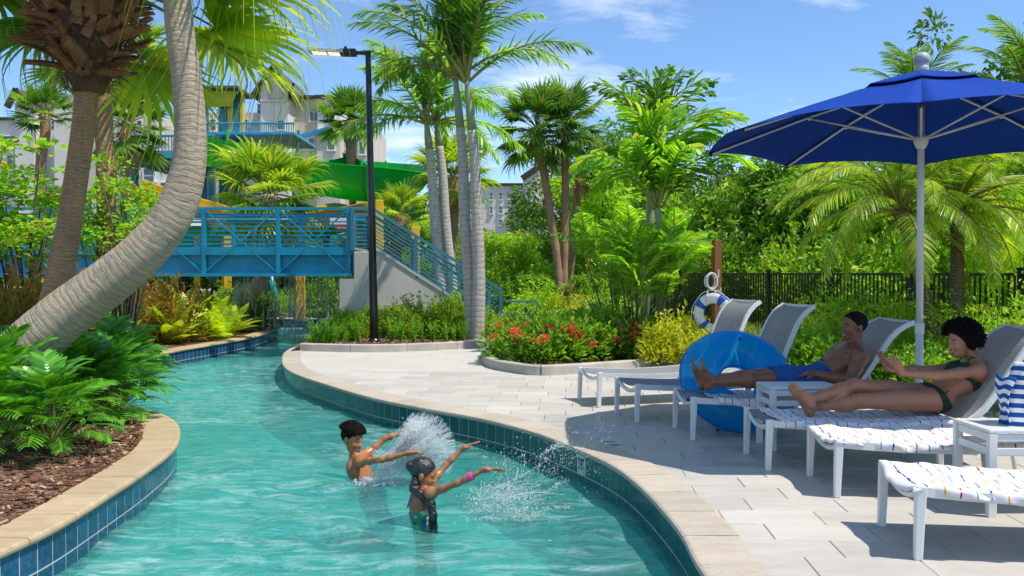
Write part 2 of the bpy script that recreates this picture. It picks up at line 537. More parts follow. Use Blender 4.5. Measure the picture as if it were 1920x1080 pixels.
# --- coping stones, each one a piece; bullnose to the water
prof = [(0.30, 0.008), (0.30, -0.035), (0.0, -0.045), (-0.022, -0.043), (-0.034, -0.030), (-0.037, -0.015), (-0.032, 0.0), (-0.018, 0.008), (0.0, 0.0095)]
cop = bpy.data.objects.new('pool_coping', None); col.objects.link(cop); tag(cop, kind='structure')
split_i = min(range(NO), key=lambda i: (outline[i] - gp(440, 597.5)).length)
i = 0; STEP = 5
while i < NO:
    j = min(i + STEP, NO)
    if max(outline[i].y, outline[j % NO].y) > 3.2:
        loop = [outline[k % NO].copy() for k in range(i, j + 1)]
        d0 = (loop[1] - loop[0]).normalized() * 0.0035; loop[0] += d0
        d1 = (loop[-1] - loop[-2]).normalized() * 0.0035; loop[-1] -= d1
        zt = rnd.uniform(-0.0012, 0.0012)
        loop = [p + V((0, 0, zt)) for p in loop]
        m_ = M['coping_tan'] if i > split_i else M['coping_pale']
        MB().sweep(loop, prof).build('coping_stone', m_, cop)
    i = j

# --- glazed tiles under the coping
walk = resample(outline + [outline[0]], 0.156)
tile_me = {}
for nm in ('tile_blue', 'tile_teal'):
    tile_me[nm] = MB().box((0, 0, 0), (0.147, 0.014, 0.174)).mesh('tile', M[nm])
lower = {'tile_blue': MB(), 'tile_teal': MB()}
marker_at = gp(1116, 838)
best = (9, None)
TILES = []
far_tiles = {'tile_blue': MB(), 'tile_teal': MB()}
for k in range(len(walk) - 1):
    a, b = walk[k], walk[k + 1]; c = (a + b) / 2
    if c.y < 3.4: continue
    d = (b - a).normalized(); nrm = d.cross(V((0, 0, 1)))
    ang = math.atan2(d.y, d.x)
    if nrm.y < -0.75 and c.y > 12: continue      # faces turned away from the view
    ii, _ = near_outline(c.x, c.y)
    nm = 'tile_blue' if ii > split_i else 'tile_teal'
    if c.y > 21.0:                                # too small to pick apart there
        far_tiles[nm].box((c.x + nrm.x * 0.004, c.y + nrm.y * 0.004, -0.135), (0.147, 0.014, 0.174), Matrix.Rotation(ang, 3, 'Z')); o = None
    else:
        o = put('tile', tile_me[nm], pw, loc=(c.x + nrm.x * 0.004, c.y + nrm.y * 0.004, -0.135), rot=(0, 0, ang)); TILES.append(o)
    lower[nm].box((c.x + nrm.x * 0.004, c.y + nrm.y * 0.004, -0.317), (0.147, 0.014, 0.168), Matrix.Rotation(ang, 3, 'Z'))
    dd = (c - marker_at).length
    if o and dd < best[0]: best = (dd, o, c.copy(), ang, nrm.copy())
for nm in far_tiles:
    if far_tiles[nm].v: far_tiles[nm].build('far_tile_row', M[nm], pw)['kind'] = 'stuff'
for nm in lower:
    lo_ = lower[nm].build('lower_tile_row', M[nm], pw); lo_['kind'] = 'stuff'
# depth marker set into the tile row
M['marker'] = pm('marker_tile', (0.62, 0.68, 0.64), scale=12, rough=0.35)
M['ink'] = pm('marker_ink', (0.02, 0.025, 0.03), scale=12, rough=0.5)
_, mo, mc, mang, mn = best
mo.data = MB().box((0, 0, 0), (0.150, 0.020, 0.182)).mesh('depth_marker', M['marker']); mo.name = 'depth_marker_tile'
def text_mesh(name, body, size, mat, ext=0.0015, align='CENTER', bold=0.0):
    cu = bpy.data.curves.new(name, 'FONT'); cu.body = body; cu.size = size; cu.extrude = ext; cu.align_x = align; cu.align_y = 'CENTER'
    cu.offset = bold
    ob = bpy.data.objects.new(name, cu); col.objects.link(ob)
    bpy.context.view_layer.update()
    me = bpy.data.meshes.new_from_object(ob.evaluated_get(bpy.context.evaluated_depsgraph_get()))
    bpy.data.objects.remove(ob); bpy.data.curves.remove(cu)
    me.materials.clear(); me.materials.append(mat); me.name = name
    return me
tm = text_mesh('marker_text', '3 FT', 0.085, M['ink'], 0.002, bold=0.002)
put('marker_text', tm, mo, loc=(0, 0.0115, 0), rot=(R(90), 0, pi), scale=(0.72, 1.6, 1))

# --- deck pavers: 0.61 x 0.305 m, running bond
pave = bpy.data.objects.new('deck_paving', None); col.objects.link(pave); tag(pave, kind='structure')
OUT3 = np.array([(p.x, p.y) for p in offset(0.02)])
bed2_front = [gp(*p) for p in [(1075, 620), (1000, 627), (938, 652), (917, 664), (911, 677), (925, 689), (960, 697), (1012, 703), (1095, 699), (1180, 693), (1262, 688)]] + \
             [V((3.9, 12.9, 0)), V((4.96, 11.5, 0)), V((5.6, 10.0, 0)), V((6.3, 8.3, 0)), V((7.2, 6.0, 0)), V((8.2, 3.0, 0))]
bed1_front = [gp(*p) for p in [(566, 657.5), (600, 658.5), (700, 660), (800, 657), (900, 651), (953, 643.5), (963, 635), (952, 627), (944, 621)]]
bed1_poly = bed1_front + [gp(*p) for p in [(700, 610), (660, 606)]] + [V((outline[k].x + NRM[k].x * .1, outline[k].y + NRM[k].y * .1, 0)) for k in range(NO) if 16.6 < outline[k].y < 24 and outline[k].x > -5.1][::-1]
bed2_poly = bed2_front + [V((30, 3, 0)), V((30, 60, 0)), V((3, 60, 0)), V((2.4, 30, 0))]
B1 = np.array([(p.x, p.y) for p in bed1_poly]); B2 = np.array([(p.x, p.y) for p in bed2_poly])
PL, PW = 0.61, 0.305
pa = R(-3.6); ux = V((cos(pa), sin(pa), 0)); uy = V((-sin(pa), cos(pa), 0))
def paver_mesh(poly):
    """bevelled slab from a convex outline"""
    m = MB(); n = len(poly); c = sum((V(p) for p in poly), V((0, 0, 0))) / n
    lo_ = [V((p[0], p[1], -0.03)) for p in poly]; md = [V((p[0], p[1], -0.004)) for p in poly]
    tp = [V((p[0] + (c.x - p[0]) * 0.012, p[1] + (c.y - p[1]) * 0.02, 0.0)) for p in poly]
    m.v = lo_ + md + tp
    for k in range(n):
        k2 = (k + 1) % n
        m.f.append([k, k2, n + k2, n + k]); m.f.append([n + k, n + k2, 2 * n + k2, 2 * n + k])
    m.f.append([2 * n + k for k in range(n)])
    return m
g_ = 0.0025
rect = [(-PL / 2 + g_, -PW / 2 + g_), (PL / 2 - g_, -PW / 2 + g_), (PL / 2 - g_, PW / 2 - g_), (-PL / 2 + g_, PW / 2 - g_)]
full_me = paver_mesh([V((x, y, 0)) for x, y in rect]).mesh('paver', M['paver'])
def clip_half(poly, p0, n):
    out = []
    for k in range(len(poly)):
        a, b = poly[k], poly[(k + 1) % len(poly)]
        da, db = (a - p0).dot(n), (b - p0).dot(n)
        if da >= 0: out.append(a)
        if da * db < 0: out.append(a + (b - a) * (da / (da - db)))
    return out
cells = []
for r_ in range(8, 90):
    for c_ in range(-16, 26):
        off = (0.5 if r_ % 2 else 0.0) + (0.13 if r_ % 3 == 0 else 0)
        p = ux * ((c_ + off) * PL) + uy * (r_ * PW)
        if p.y < 3.6 or p.y > 26: continue
        if abs(p.x) / p.y > 0.78: continue
        cells.append((p.y, p))
cells.sort(key=lambda q: q[0])
P_ = np.array([(p.x, p.y) for _, p in cells])
in_pool = inside(P_, OUT_A); in1 = inside(P_, B1); in2 = inside(P_, B2)
nparts = 0; far = MB()
for idx, (_, p) in enumerate(cells):
    ii, dist = near_outline(p.x, p.y)
    if ii > split_i or outline[ii].x < -5.2: continue
    if in_pool[idx] and dist > 0.36: continue
    if p.x < -3 and p.y < 12.5: continue
    if p.x < -1.2 and p.y > 17.5: continue
    dd = 9
    if in1[idx]: dd = min((V((q.x, q.y, 0)) - p).length for q in spline(bed1_front, 4))
    if in2[idx]: dd = min((V((q.x, q.y, 0)) - p).length for q in spline(bed2_front, 4))
    if (in1[idx] or in2[idx]) and dd > 0.45: continue
    me = full_me
    if dist < 0.60:
        q0 = outline[ii] + NRM[ii] * 0.24
        poly = [p + ux * x + uy * y for x, y in rect]
        poly = clip_half([V((q.x, q.y, 0)) for q in poly], V((q0.x, q0.y, 0)), V((NRM[ii].x, NRM[ii].y, 0)))
        if len(poly) < 3: continue
        poly = [V(((q - p).dot(ux), (q - p).dot(uy), 0)) for q in poly]
        cut = paver_mesh(poly); me = None
    z = rnd.uniform(-0.0015, 0.0015)
    tilt = (rnd.uniform(-.0025, .0025), rnd.uniform(-.0025, .0025), pa + rnd.uniform(-.002, .002))
    if nparts < 298:
        if me is None: me = cut.mesh('paver', M['paver'])
        put('paver', me, pave, loc=(p.x, p.y, z), rot=tilt); nparts += 1
    else:
        src = cut if me is None else paver_mesh([V((x, y, 0)) for x, y in rect])
        b = len(far.v); far.v += [p + ux * q.x + uy * q.y + V((0, 0, q.z + z)) for q in src.v]
        far.f += [[b + q for q in f] for f in src.f]
fo = far.build('distant_paving', M['paver'], pave); fo['kind'] = 'stuff'

# no-diving marker tile let into the coping
mk = MB().box((0, 0, 0.0125), (0.15, 0.15, 0.006)).build('warning_marker', M['marker'], cop)
mi, _ = near_outline(gp(1150, 832).x, gp(1150, 832).y)
mp_ = gp(1143, 832); mk.location = (mp_.x, mp_.y, 0); mk.rotation_euler = (0, 0, math.atan2(NRM[mi].y, NRM[mi].x) + pi / 2)
mt = MB()
for yy, ww in ((0.045, 0.10), (0.0, 0.11), (-0.045, 0.10)): mt.box((0, yy, 0.0165), (ww, 0.018, 0.002))
mt.build('marker_lettering', M['ink'], mk)

# --- planting beds with concrete kerbs
def kerb(path, name, w=0.16, h=0.15, piece=1.15):
    root = bpy.data.objects.new(name, None); col.objects.link(root); tag(root, kind='structure')
    P = resample(spline(path, 8), 0.06)
    n = max(1, int(round(len(P) * 0.06 / piece))); st = len(P) // n
    for k in range(n):
        a = k * st; b = len(P) - 1 if k == n - 1 else (k + 1) * st
        seg = [q.copy() for q in P[a:b + 1]]
        if len(seg) < 2: continue
        seg[0] += (seg[1] - seg[0]).normalized() * 0.003; seg[-1] -= (seg[-1] - seg[-2]).normalized() * 0.003
        MB().sweep(seg, [(w * .5, -0.03), (w * .5, h - .015), (w * .5 - .015, h), (-w * .5 + .02, h), (-w * .5, h - .02), (-w * .5, -0.03)]).build('kerb_stone', M['concrete'], root)
    return root
kerb(bed1_front, 'kerb_lamp_bed')
kerb(bed2_front, 'kerb_flower_bed')
kerb([gp(*p) for p in [(985, 614), (1005, 609), (1060, 608), (1135, 610)]], 'kerb_palm_bed', h=0.2)
mb = MB()
bedz = 0.085
for nm, poly in (('mulch_bed_lamp', bed1_poly), ('mulch_bed_flowers', bed2_poly)):
    o = fill_poly(nm, [(p.x, p.y) for p in poly], bedz, M['mulch']); tag(o, kind='structure')
lb = [(outline[k].x + NRM[k].x * .26, outline[k].y + NRM[k].y * .26) for k in range(NO) if k > split_i and outline[k].y > 2.6][::2]
o = fill_poly('mulch_bed_left_bank', lb + [(-30, 2.6), (-30, 30)], -0.004, M['mulch']); tag(o, kind='structure')

# bark chips lying on the beds (uncountable)
def chips(name, pts, z, n, seed, smin=0.02, smax=0.065):
    r = random.Random(seed); m = MB()
    for _ in range(n):
        p = pts(r)
        if p is None: continue
        rot = Matrix.Rotation(r.uniform(0, 6.3), 3, 'Z') @ Matrix.Rotation(r.uniform(-.5, .5), 3, 'X') @ Matrix.Rotation(r.uniform(-.35, .35), 3, 'Y')
        L = r.uniform(smin, smax)
        m.box((p[0], p[1], z + r.uniform(0.002, 0.022)), (L, L * r.uniform(.2, .5), r.uniform(.004, .012)), rot)
    o = m.build(name, M['chip']); tag(o, 'loose brown bark chips on the ' + name.replace('bark_chips_', '').replace('_', ' '), 'bark chips', kind='stuff')
LBA = np.array(lb + [(-30, 2.6), (-30, 30)])
def pts_left(r):
    k = r.randrange(NO)
    if not (k > split_i and 4.2 < outline[k].y < 10.5): return None
    d = .29 + abs(r.gauss(0, .55)); return (outline[k].x + NRM[k].x * d, outline[k].y + NRM[k].y * d)
chips('bark_chips_near_left_bed', pts_left, -0.004, 14000, 3)
f1 = resample(spline(bed1_front, 8), 0.05); f2 = resample(spline(bed2_front, 8), 0.05)
def pts_front(P, lo_, sgn):
    def f(r):
        k = r.randrange(1, len(P) - 1); t = (P[k + 1] - P[k - 1]).normalized(); n = t.cross(V((0, 0, 1)))
        d = lo_ + abs(r.gauss(0, .45)); q = P[k] - n * d
        return (q.x, q.y)
    return f
chips('bark_chips_lamp_bed', pts_front(f1, .1, 1), bedz, 2200, 4, .03, .09)
chips('bark_chips_flower_bed', pts_front(f2, .1, 1), bedz, 3200, 5, .03, .08)

# --- water: a real rippled sheet
wm = NT('pool_water')
co = wm.pos()
w1 = wm.noise(wm.vecmap(co, (1.6, 3.4, 1), rot=(0, 0, 0.25)), 1.6, 6, 0.6, 1.2)
w2 = wm.noise(wm.vecmap(co, (1.0, 2.2, 1), rot=(0, 0, -0.35)), 7.0, 4, 0.55, 0.8)
w0 = wm.noise(wm.vecmap(co, (0.7, 1.5, 1), rot=(0, 0, 0.5)), 0.9, 3, 0.5, 0.8)
nb = wm.bump(wm.math('ADD', wm.math('MULTIPLY', w0, 1.3), wm.math('ADD', wm.math('MULTIPLY', w1, 1.0), wm.math('MULTIPLY', w2, 0.2))), 1.0, 0.12)
TINT = (0.50, 0.96, 0.94, 1)
tr = wm.new('ShaderNodeBsdfTransparent'); tr.inputs[0].default_value = TINT
rf = wm.new('ShaderNodeBsdfRefraction'); rf.inputs['Color'].default_value = TINT; rf.inputs['IOR'].default_value = 1.33; rf.inputs['Roughness'].default_value = 0.0
wm.link(nb, rf.inputs['Normal'])
mx1 = wm.new('ShaderNodeMixShader'); mx1.inputs[0].default_value = 0.48
wm.link(tr.outputs[0], mx1.inputs[1]); wm.link(rf.outputs[0], mx1.inputs[2])
# foam mask: pale streaks painted in for the sky's reflection on the ripples
f_a = wm.noise(wm.vecmap(co, (1.0, 3.0, 1), rot=(0, 0, 0.12)), 2.2, 7, 0.62, 1.6)
f_b = wm.noise(wm.vecmap(co, (0.5, 0.9, 1)), 0.8, 3)
foam = wm.math('MULTIPLY', wm.ramp(f_a, [(0.46, 0.0), (0.68, 0.46)]), wm.ramp(f_b, [(0.36, 0.05), (0.60, 1.0)]))
df = wm.new('ShaderNodeBsdfDiffuse'); df.inputs[0].default_value = (0.62, 0.86, 0.84, 1); wm.link(nb, df.inputs['Normal'])
mk_ = wm.new('ShaderNodeBsdfDiffuse'); mk_.inputs[0].default_value = (0.15, 0.76, 0.72, 1); wm.link(nb, mk_.inputs['Normal'])
mx0 = wm.new('ShaderNodeMixShader'); mx0.inputs[0].default_value = 0.18; wm.link(mx1.outputs[0], mx0.inputs[1]); wm.link(mk_.outputs[0], mx0.inputs[2])
mx2 = wm.new('ShaderNodeMixShader'); wm.link(foam, mx2.inputs[0]); wm.link(mx0.outputs[0], mx2.inputs[1]); wm.link(df.outputs[0], mx2.inputs[2])
gl = wm.new('ShaderNodeBsdfGlossy'); gl.inputs['Roughness'].default_value = 0.04; wm.link(nb, gl.inputs['Normal'])
fr = wm.new('ShaderNodeFresnel'); fr.inputs['IOR'].default_value = 1.33; wm.link(nb, fr.inputs['Normal'])
mx3 = wm.new('ShaderNodeMixShader'); wm.link(fr.outputs[0], mx3.inputs[0]); wm.link(mx2.outputs[0], mx3.inputs[1]); wm.link(gl.outputs[0], mx3.inputs[2])
M['water'] = wm.done(mx3.outputs[0])
def water_h(x, y):
    h = 0
    wx = x + 0.35 * np.sin(y * 1.7 + 0.6) + 0.12 * np.sin(y * 4.1); wy = y + 0.3 * np.sin(x * 1.9 + 1.2) + 0.1 * np.sin(x * 5.3 + y)
    for ax, ay, k, a, ph in ((.3, .95, 5.2, .0105, .3), (-.5, .87, 8.1, .0065, 1.9), (.8, .6, 7.0, .006, 4.0), (.15, -1, 13.3, .0034, 2.2), (-.9, .45, 16.9, .0024, .9), (.55, .83, 24.1, .0014, 5.1)):
        h = h + a * np.sin(k * (ax * wx + ay * wy) + ph)
    for bx, by in ((-1.30, 7.75), (-0.72, 6.30)):
        r_ = np.sqrt((x - bx) ** 2 + (y - by) ** 2)
        h = h + 0.016 * np.exp(-r_ * 1.1) * np.sin(r_ * 15)
    return h
GS = 0.05
xs = np.arange(-10.5, 1.6, GS); ys = np.arange(2.4, 29.6, GS)
cxx, cyy = np.meshgrid(xs[:-1] + GS / 2, ys[:-1] + GS / 2, indexing='ij')
pin = np.array([(p.x, p.y) for p in offset(0.10)[::2]])
ok = inside(np.stack([cxx.ravel(), cyy.ravel()], 1), pin).reshape(cxx.shape)
ii, jj = np.nonzero(ok)
vid = -np.ones((len(xs), len(ys)), int)
for di, dj in ((0, 0), (1, 0), (1, 1), (0, 1)): vid[ii + di, jj + dj] = 0
used = np.nonzero(vid == 0); vid[used] = np.arange(len(used[0]))
wx_, wy_ = xs[used[0]], ys[used[1]]
wz_ = WATER_Z + water_h(wx_, wy_)
faces = np.stack([vid[ii, jj], vid[ii + 1, jj], vid[ii + 1, jj + 1], vid[ii, jj + 1]], 1)
me = bpy.data.meshes.new('water'); me.from_pydata(np.stack([wx_, wy_, wz_], 1).tolist(), [], faces.tolist())
me.materials.append(M['water']); me.polygons.foreach_set('use_smooth', [True] * len(me.polygons))
tag(put('water', me), kind='structure')
# ================================================================ BRIDGE, STAIRS, LAMP, SLIDES, BUILDINGS, FENCE
def paint(name, c, rough=0.35, dirt=0.12, scale=2.0, spec=0.45):
    return pm(name, c, tuple(x * (1 - dirt) for x in c), scale=scale, rough=rough, spec=spec, bump=0.03, bscale=30)
M['bridge_blue'] = paint('bridge_blue', (0.004, 0.28, 0.46), 0.38, 0.25)
M['rail_blue'] = paint('rail_blue', (0.04, 0.215, 0.31), 0.4, 0.2)
M['stucco_grey'] = pm('stucco_grey', (0.50, 0.49, 0.45), (0.44, 0.43, 0.39), scale=1.4, rough=0.9, bump=0.15, bscale=70, world_co=True)
M['black_metal'] = paint('black_metal', (0.012, 0.014, 0.017), 0.3, 0.3, spec=0.5)
M['yellow'] = paint('yellow_paint', (0.72, 0.47, 0.015), 0.4, 0.2)
M['teal_paint'] = paint('teal_paint', (0.01, 0.20, 0.28), 0.4, 0.2)
M['sky_blue_paint'] = paint('sky_blue_paint', (0.03, 0.30, 0.50), 0.4, 0.2)
M['deck_grey'] = pm('bridge_deck', (0.30, 0.28, 0.25), scale=5, rough=0.8)
def gel(name, c, tr=0.35):
    t = NT(name); co = t.coord('Object')
    a = t.noise(co, 1.5, 4); base = t.mix(t.ramp(a, [(.3, 0.), (.7, 1.)]), c, tuple(x * .8 for x in c))
    p = t.pbsdf(base, 0.22, None, 0, 0.5); tl = t.new('ShaderNodeBsdfTranslucent'); t.link(base, tl.inputs[0])
    mx = t.new('ShaderNodeMixShader'); mx.inputs[0].default_value = tr; t.link(p, mx.inputs[1]); t.link(tl.outputs[0], mx.inputs[2])
    return t.done(mx.outputs[0])
M['slide_green'] = gel('slide_green', (0.015, 0.62, 0.09), .45)
M['slide_yellow'] = gel('slide_yellow', (0.75, 0.50, 0.01))

# ---------------- footbridge (local x to the right, y away; origin at the right end of the near girder, deck ground level)
BY = 22.0
bx1 = at(662, 500, BY).x; bx0 = at(-140, 500, BY).x
z_rail = at(600, 389, BY).z; z_deck = at(600, 466, BY).z; z_bot = at(600, 519, BY).z
bridge = thing('footbridge', 'blue steel truss footbridge with horizontal rails crossing the lazy river', 'bridge', (bx1, BY, 0))
BW = 2.3                                        # clear width
Lb = bx1 - bx0
for side, y in (('near', 0.0), ('far', BW)):
    m = MB()
    m.box((-Lb / 2, y, z_bot + 0.055), (Lb, 0.24, 0.09))                       # lower flange
    m.box((-Lb / 2, y + 0.05, z_bot + 0.36), (Lb, 0.03, 0.54))                 # web
    m.box((-Lb / 2, y, z_deck - 0.07), (Lb, 0.16, 0.20))                       # upper flange
    m.build('girder', M['bridge_blue'], bridge)
    MB().box((-Lb / 2, y, z_rail - 0.03), (Lb, 0.11, 0.075)).build('top_rail', M['bridge_blue'], bridge)
    MB().tube([(-Lb, y + (0.09 if y == 0 else -0.09), z_rail - .17), (-0.05, y + (0.09 if y == 0 else -0.09), z_rail - .17)], 0.022, 8).build('handrail', M['bridge_blue'], bridge, smooth=True)
    for k in range(7):
        z = z_deck + 0.10 + k * 0.118
        MB().bar((-Lb, y + 0.03, z), (-0.06, y + 0.03, z), 0.022, 0.032).build('rail_bar', M['bridge_blue'], bridge)
    xs_ = [at(px, 500, BY).x - bx1 for px in (655, 523, 384, 244, 104, -36)]
    for k, x in enumerate(xs_):
        MB().box((x, y - 0.045 if y == 0 else y + .045, (z_rail + z_bot) / 2), (0.10, 0.10, z_rail - z_bot - 0.02)).build('post', M['bridge_blue'], bridge)
        if k + 1 < len(xs_):
            x2 = xs_[k + 1]; yy = y - 0.06 if y == 0 else y + .06
            d = 0.05
            MB().bar((x2 + d, yy, z_rail - .08), (x - d, yy, z_bot + 0.13), 0.032, 0.05, up=(0, 1, 0)).build('brace', M['bridge_blue'], bridge)
            MB().bar((x2 + d, yy - 0.005, z_bot + 0.13), (x - d, yy - 0.005, z_rail - .08), 0.030, 0.05, up=(0, 1, 0)).build('brace', M['bridge_blue'], bridge)
MB().box((-Lb / 2, BW / 2, z_deck + 0.0), (Lb, BW - .2, 0.06)).build('walkway', M['deck_grey'], bridge)
for k in range(6): MB().box((-0.6 - k * 2.0, BW / 2, z_bot + 0.25), (0.12, BW - .1, 0.22)).build('cross_beam', M['bridge_blue'], bridge)

# ---------------- abutment with stair, running down to the right and a little towards the camera
xa0 = at(640, 500, BY).x; xa1 = at(664, 500, BY).x; xa2 = at(697, 500, BY).x
st = thing('bridge_stair', 'grey concrete stair and abutment with blue railing at the bridge end', 'stair', (xa1, BY, 0))
m = MB(); W0, W1 = -0.18, BW + 0.18
m.box(((xa0 - xa1) / 2 + 0.12, (W0 + W1) / 2, (z_bot - 0.05) / 2), (xa1 - xa0 + 0.26, W1 - W0, z_bot - 0.05))
m.build('abutment', M['stucco_grey'], st)
zt = at(680, 472, BY).z
bevel(MB().box(((xa2 - xa1) / 2 + 0.02, (W0 + W1) / 2, zt / 2), (xa2 - xa1, W1 - W0 + 0.012, zt)).build('pier', M['stucco_grey'], st), .02)
S0 = V((xa2 - xa1 + 0.02, 0, 0)); S1w = gp(942, 622); S1 = V((S1w.x - xa1, S1w.y - BY, 0))
sd = (S1 - S0); run = sd.length; sd.normalize(); sn = V((-sd.y, sd.x, 0))
rise = z_deck
def on(s, off, z): return S0 + sd * s + sn * off + V((0, 0, z))
for off, nm in ((0.0, 'stair_wall'), (BW, 'stair_wall')):
    m = MB(); a = []
    for o_ in (off - 0.09, off + 0.09):
        a.append([on(0, o_, 0), on(0, o_, rise + 0.02), on(run * .93, o_, 0.18), on(run * .93, o_, 0)])
    b = len(m.v); m.v += a[0] + a[1]
    m.f += [[0, 1, 2, 3], [7, 6, 5, 4], [0, 4, 5, 1], [1, 5, 6, 2], [2, 6, 7, 3], [3, 7, 4, 0]]
    m.build(nm, M['stucco_grey'], st)
    m = MB(); m.bar(on(-.0, off, rise + .055), on(run * .93, off, 0.215), 0.24, 0.06); m.build('wall_cap', M['stucco_grey'], st)
NS = 12
for k in range(NS):
    m = MB(); z = rise * (1 - (k + 1) / (NS + 1))
    c = on(run * (k + .5) / NS, BW / 2, z / 2)
    m.box(c, (run / NS, BW - .2, z), Matrix((sd, sn, V((0, 0, 1)))).transposed()); m.build('step', M['stucco_grey'], st)
for off in (-0.02, BW + .02):
    hr = z_rail - z_deck
    MB().bar(on(-.55, off, rise + hr - .03), on(0.02, off, rise + hr - .03), .09, .075).build('landing_rail', M['rail_blue'], st)
    MB().bar(on(0, off, rise + hr - .03), on(run * .985, off, hr + 0.06), .09, .075).build('stair_rail', M['rail_blue'], st)
    MB().tube([on(0.0, off + .1, rise + hr - .19), on(run * .985, off + .1, hr - .10)], .022, 8).build('stair_handrail', M['rail_blue'], st, smooth=True)
    for k in range(8):
        z = .1 + k * .102
        MB().bar(on(0.0, off, rise + z), on(run * .98, off, z + .06), .022, .026).build('stair_bar', M['rail_blue'], st)
        if k < 8: MB().bar(on(-.52, off, rise + z), on(0, off, rise + z), .022, .026).build('landing_bar', M['rail_blue'], st)
    for s_ in (-.5, -.02, run * .33, run * .66, run * .985):
        zb = rise * (1 - max(s_, 0) / run) ; zb = max(0, zb - .05)
        if s_ > run * .9: zb = 0
        ztop = rise * (1 - max(s_, 0) / run) + hr - .03 + (0.06 if s_ > run * .9 else 0)
        p = on(s_, off - .03, 0)
        MB().box((p.x, p.y, (zb + ztop) / 2), (.085, .085, ztop - zb)).build('rail_post', M['rail_blue'], st)
q = at(975, 566, BY - .6)
m = MB(); e = on(run * .985, 0, 0)
lp = [(e.x, e.y, .88), (e.x + .28, e.y - .05, .80), (e.x + .95, e.y - .1, .80), (e.x + .95, e.y - .1, .46), (e.x, e.y, .46)]
for a, b in zip(lp[:-1], lp[1:]): m.bar(a, b, .05, .06, up=(0, 1, 0))
m.build('rail_end_loop', M['rail_blue'], st)

# ---------------- lamp post
lb_ = gp(702, 641, bedz); LY = lb_.y
lamp = thing('lamp_post', 'tall black round lamp post with flat light head over the paved path', 'street lamp', (lb_.x, LY, bedz))
ztop = at(690, 97, LY).z - bedz
m = MB(); m.lathe([(.125, 0), (.125, .04), (.10, .07), (.098, 0.1)], 20); m.build('base_plate', M['black_metal'], lamp)
tl_x = at(690, 97, LY).x - lb_.x
bevel(MB().tube([(0, 0, .02), (tl_x * .5, 0, ztop * .5), (tl_x, 0, ztop)], [.092, .075, .058], 20).build('pole', M['black_metal'], lamp, smooth=True), .004)
hx = at(588, 97, LY).x - lb_.x; hm = at(645, 97, LY).x - lb_.x
MB().bar((tl_x + .06, 0, ztop - .03), (hm + .08, 0, ztop - .02), .05, .07).build('arm', M['black_metal'], lamp)
hd = bevel(MB().box(((hm + tl_x) / 2 - .16, 0, ztop - 0.02), (.34, .24, .13)).build('driver_box', M['black_metal'], lamp), .02)
M['lamp_alu'] = pm('lamp_aluminium', (.55, .56, .56), rough=.45, metal=.3)
m = MB(); tilt = Matrix.Rotation(R(3), 3, 'Y')
m.box(((hx + hm) / 2 - .05, 0, ztop + .0), (hm - hx + .1, .34, .06), tilt); head = m.build('light_head', M['lamp_alu'], lamp)
t = NT('led'); e_ = t.new('ShaderNodeEmission'); e_.inputs[0].default_value = (1, .78, .45, 1); e_.inputs[1].default_value = 1.3; M['led'] = t.done(e_.outputs[0])
for k in range(10):
    f = (k + .5 + (.35 if k > 4 else -.35)) / 10.8 + .02
    MB().lathe([(.028, -.012), (.026, 0.0)], 10, (hx + (hm - hx) * f - .02, -.06, ztop - .036 + (f - .5) * -.034)).build('led', M['led'], head)
    MB().lathe([(.028, -.012), (.026, 0.0)], 10, (hx + (hm - hx) * f - .02, .06, ztop - .036 + (f - .5) * -.034)).build('led', M['led'], head)
MB().tube([(hm + .03, 0, ztop + .04), (hm + .03, 0, ztop + .11)], .03, 10).build('sensor', M['black_metal'], lamp)

# ---------------- water slides behind the bridge
def half_pipe(name, path, r, mat, parent, rim=0.05, a0=200, a1=340, n=14, thick=.035, close=0):
    """open flume swept along a path: outer skin, inner skin and a turned rim"""
    pts = resample(spline(path, 8), .35); rows = []; T, U, W = frames(pts)
    m = MB()
    for i, p in enumerate(pts):
        t = T[i]; sdv = t.cross(V((0, 0, 1))).normalized(); up = sdv.cross(t)
        o = [p + (sdv * cos(R(a)) + up * sin(R(a))) * r for a in np.linspace(a0, a1, n)]
        inn = [p + (sdv * cos(R(a)) + up * sin(R(a))) * (r - thick) for a in np.linspace(a1, a0, n)]
        e1 = (o[-1] - p).normalized(); e0 = (o[0] - p).normalized()
        rows.append(o + [o[-1] + sdv * rim, o[-1] + sdv * rim + up * thick] + inn + [o[0] - sdv * rim + up * thick, o[0] - sdv * rim, o[0]])
    m.grid(rows)
    o = m.build(name, mat, parent, smooth=True); o.data.polygons.foreach_set('use_smooth', [True] * len(o.data.polygons))
    m2 = o.modifiers.new('es', 'EDGE_SPLIT'); m2.split_angle = R(50)
    return o
SY = 40.0
def P(px, py, Y=SY): return at(px, py, Y)
sl = thing('green_water_slide', 'big glossy green open flume water slide winding behind the bridge', 'water slide', (P(650, 500).x, SY, 0))
def loc(o, pts): return [V(p) - V(o.location) for p in pts]
gpth = [P(395, 252, 41), P(440, 258, 40), P(520, 280, 39), P(600, 300, 38), P(690, 313, 38), P(738, 316, 40), P(752, 306, 43), P(720, 296, 46), P(650, 288, 47), P(590, 300, 46)]
half_pipe('flume', loc(sl, gpth), 1.55, M['slide_green'], sl, rim=.12, a0=188, a1=352)
half_pipe('lower_flume', loc(sl, [P(760, 372, 41), P(720, 378, 39), P(650, 385, 38), P(560, 405, 37), P(480, 420, 36), P(400, 425, 36), P(300, 430, 37), P(180, 425, 39)]), 1.15, M['slide_green'], sl, rim=.12, a0=185, a1=355)
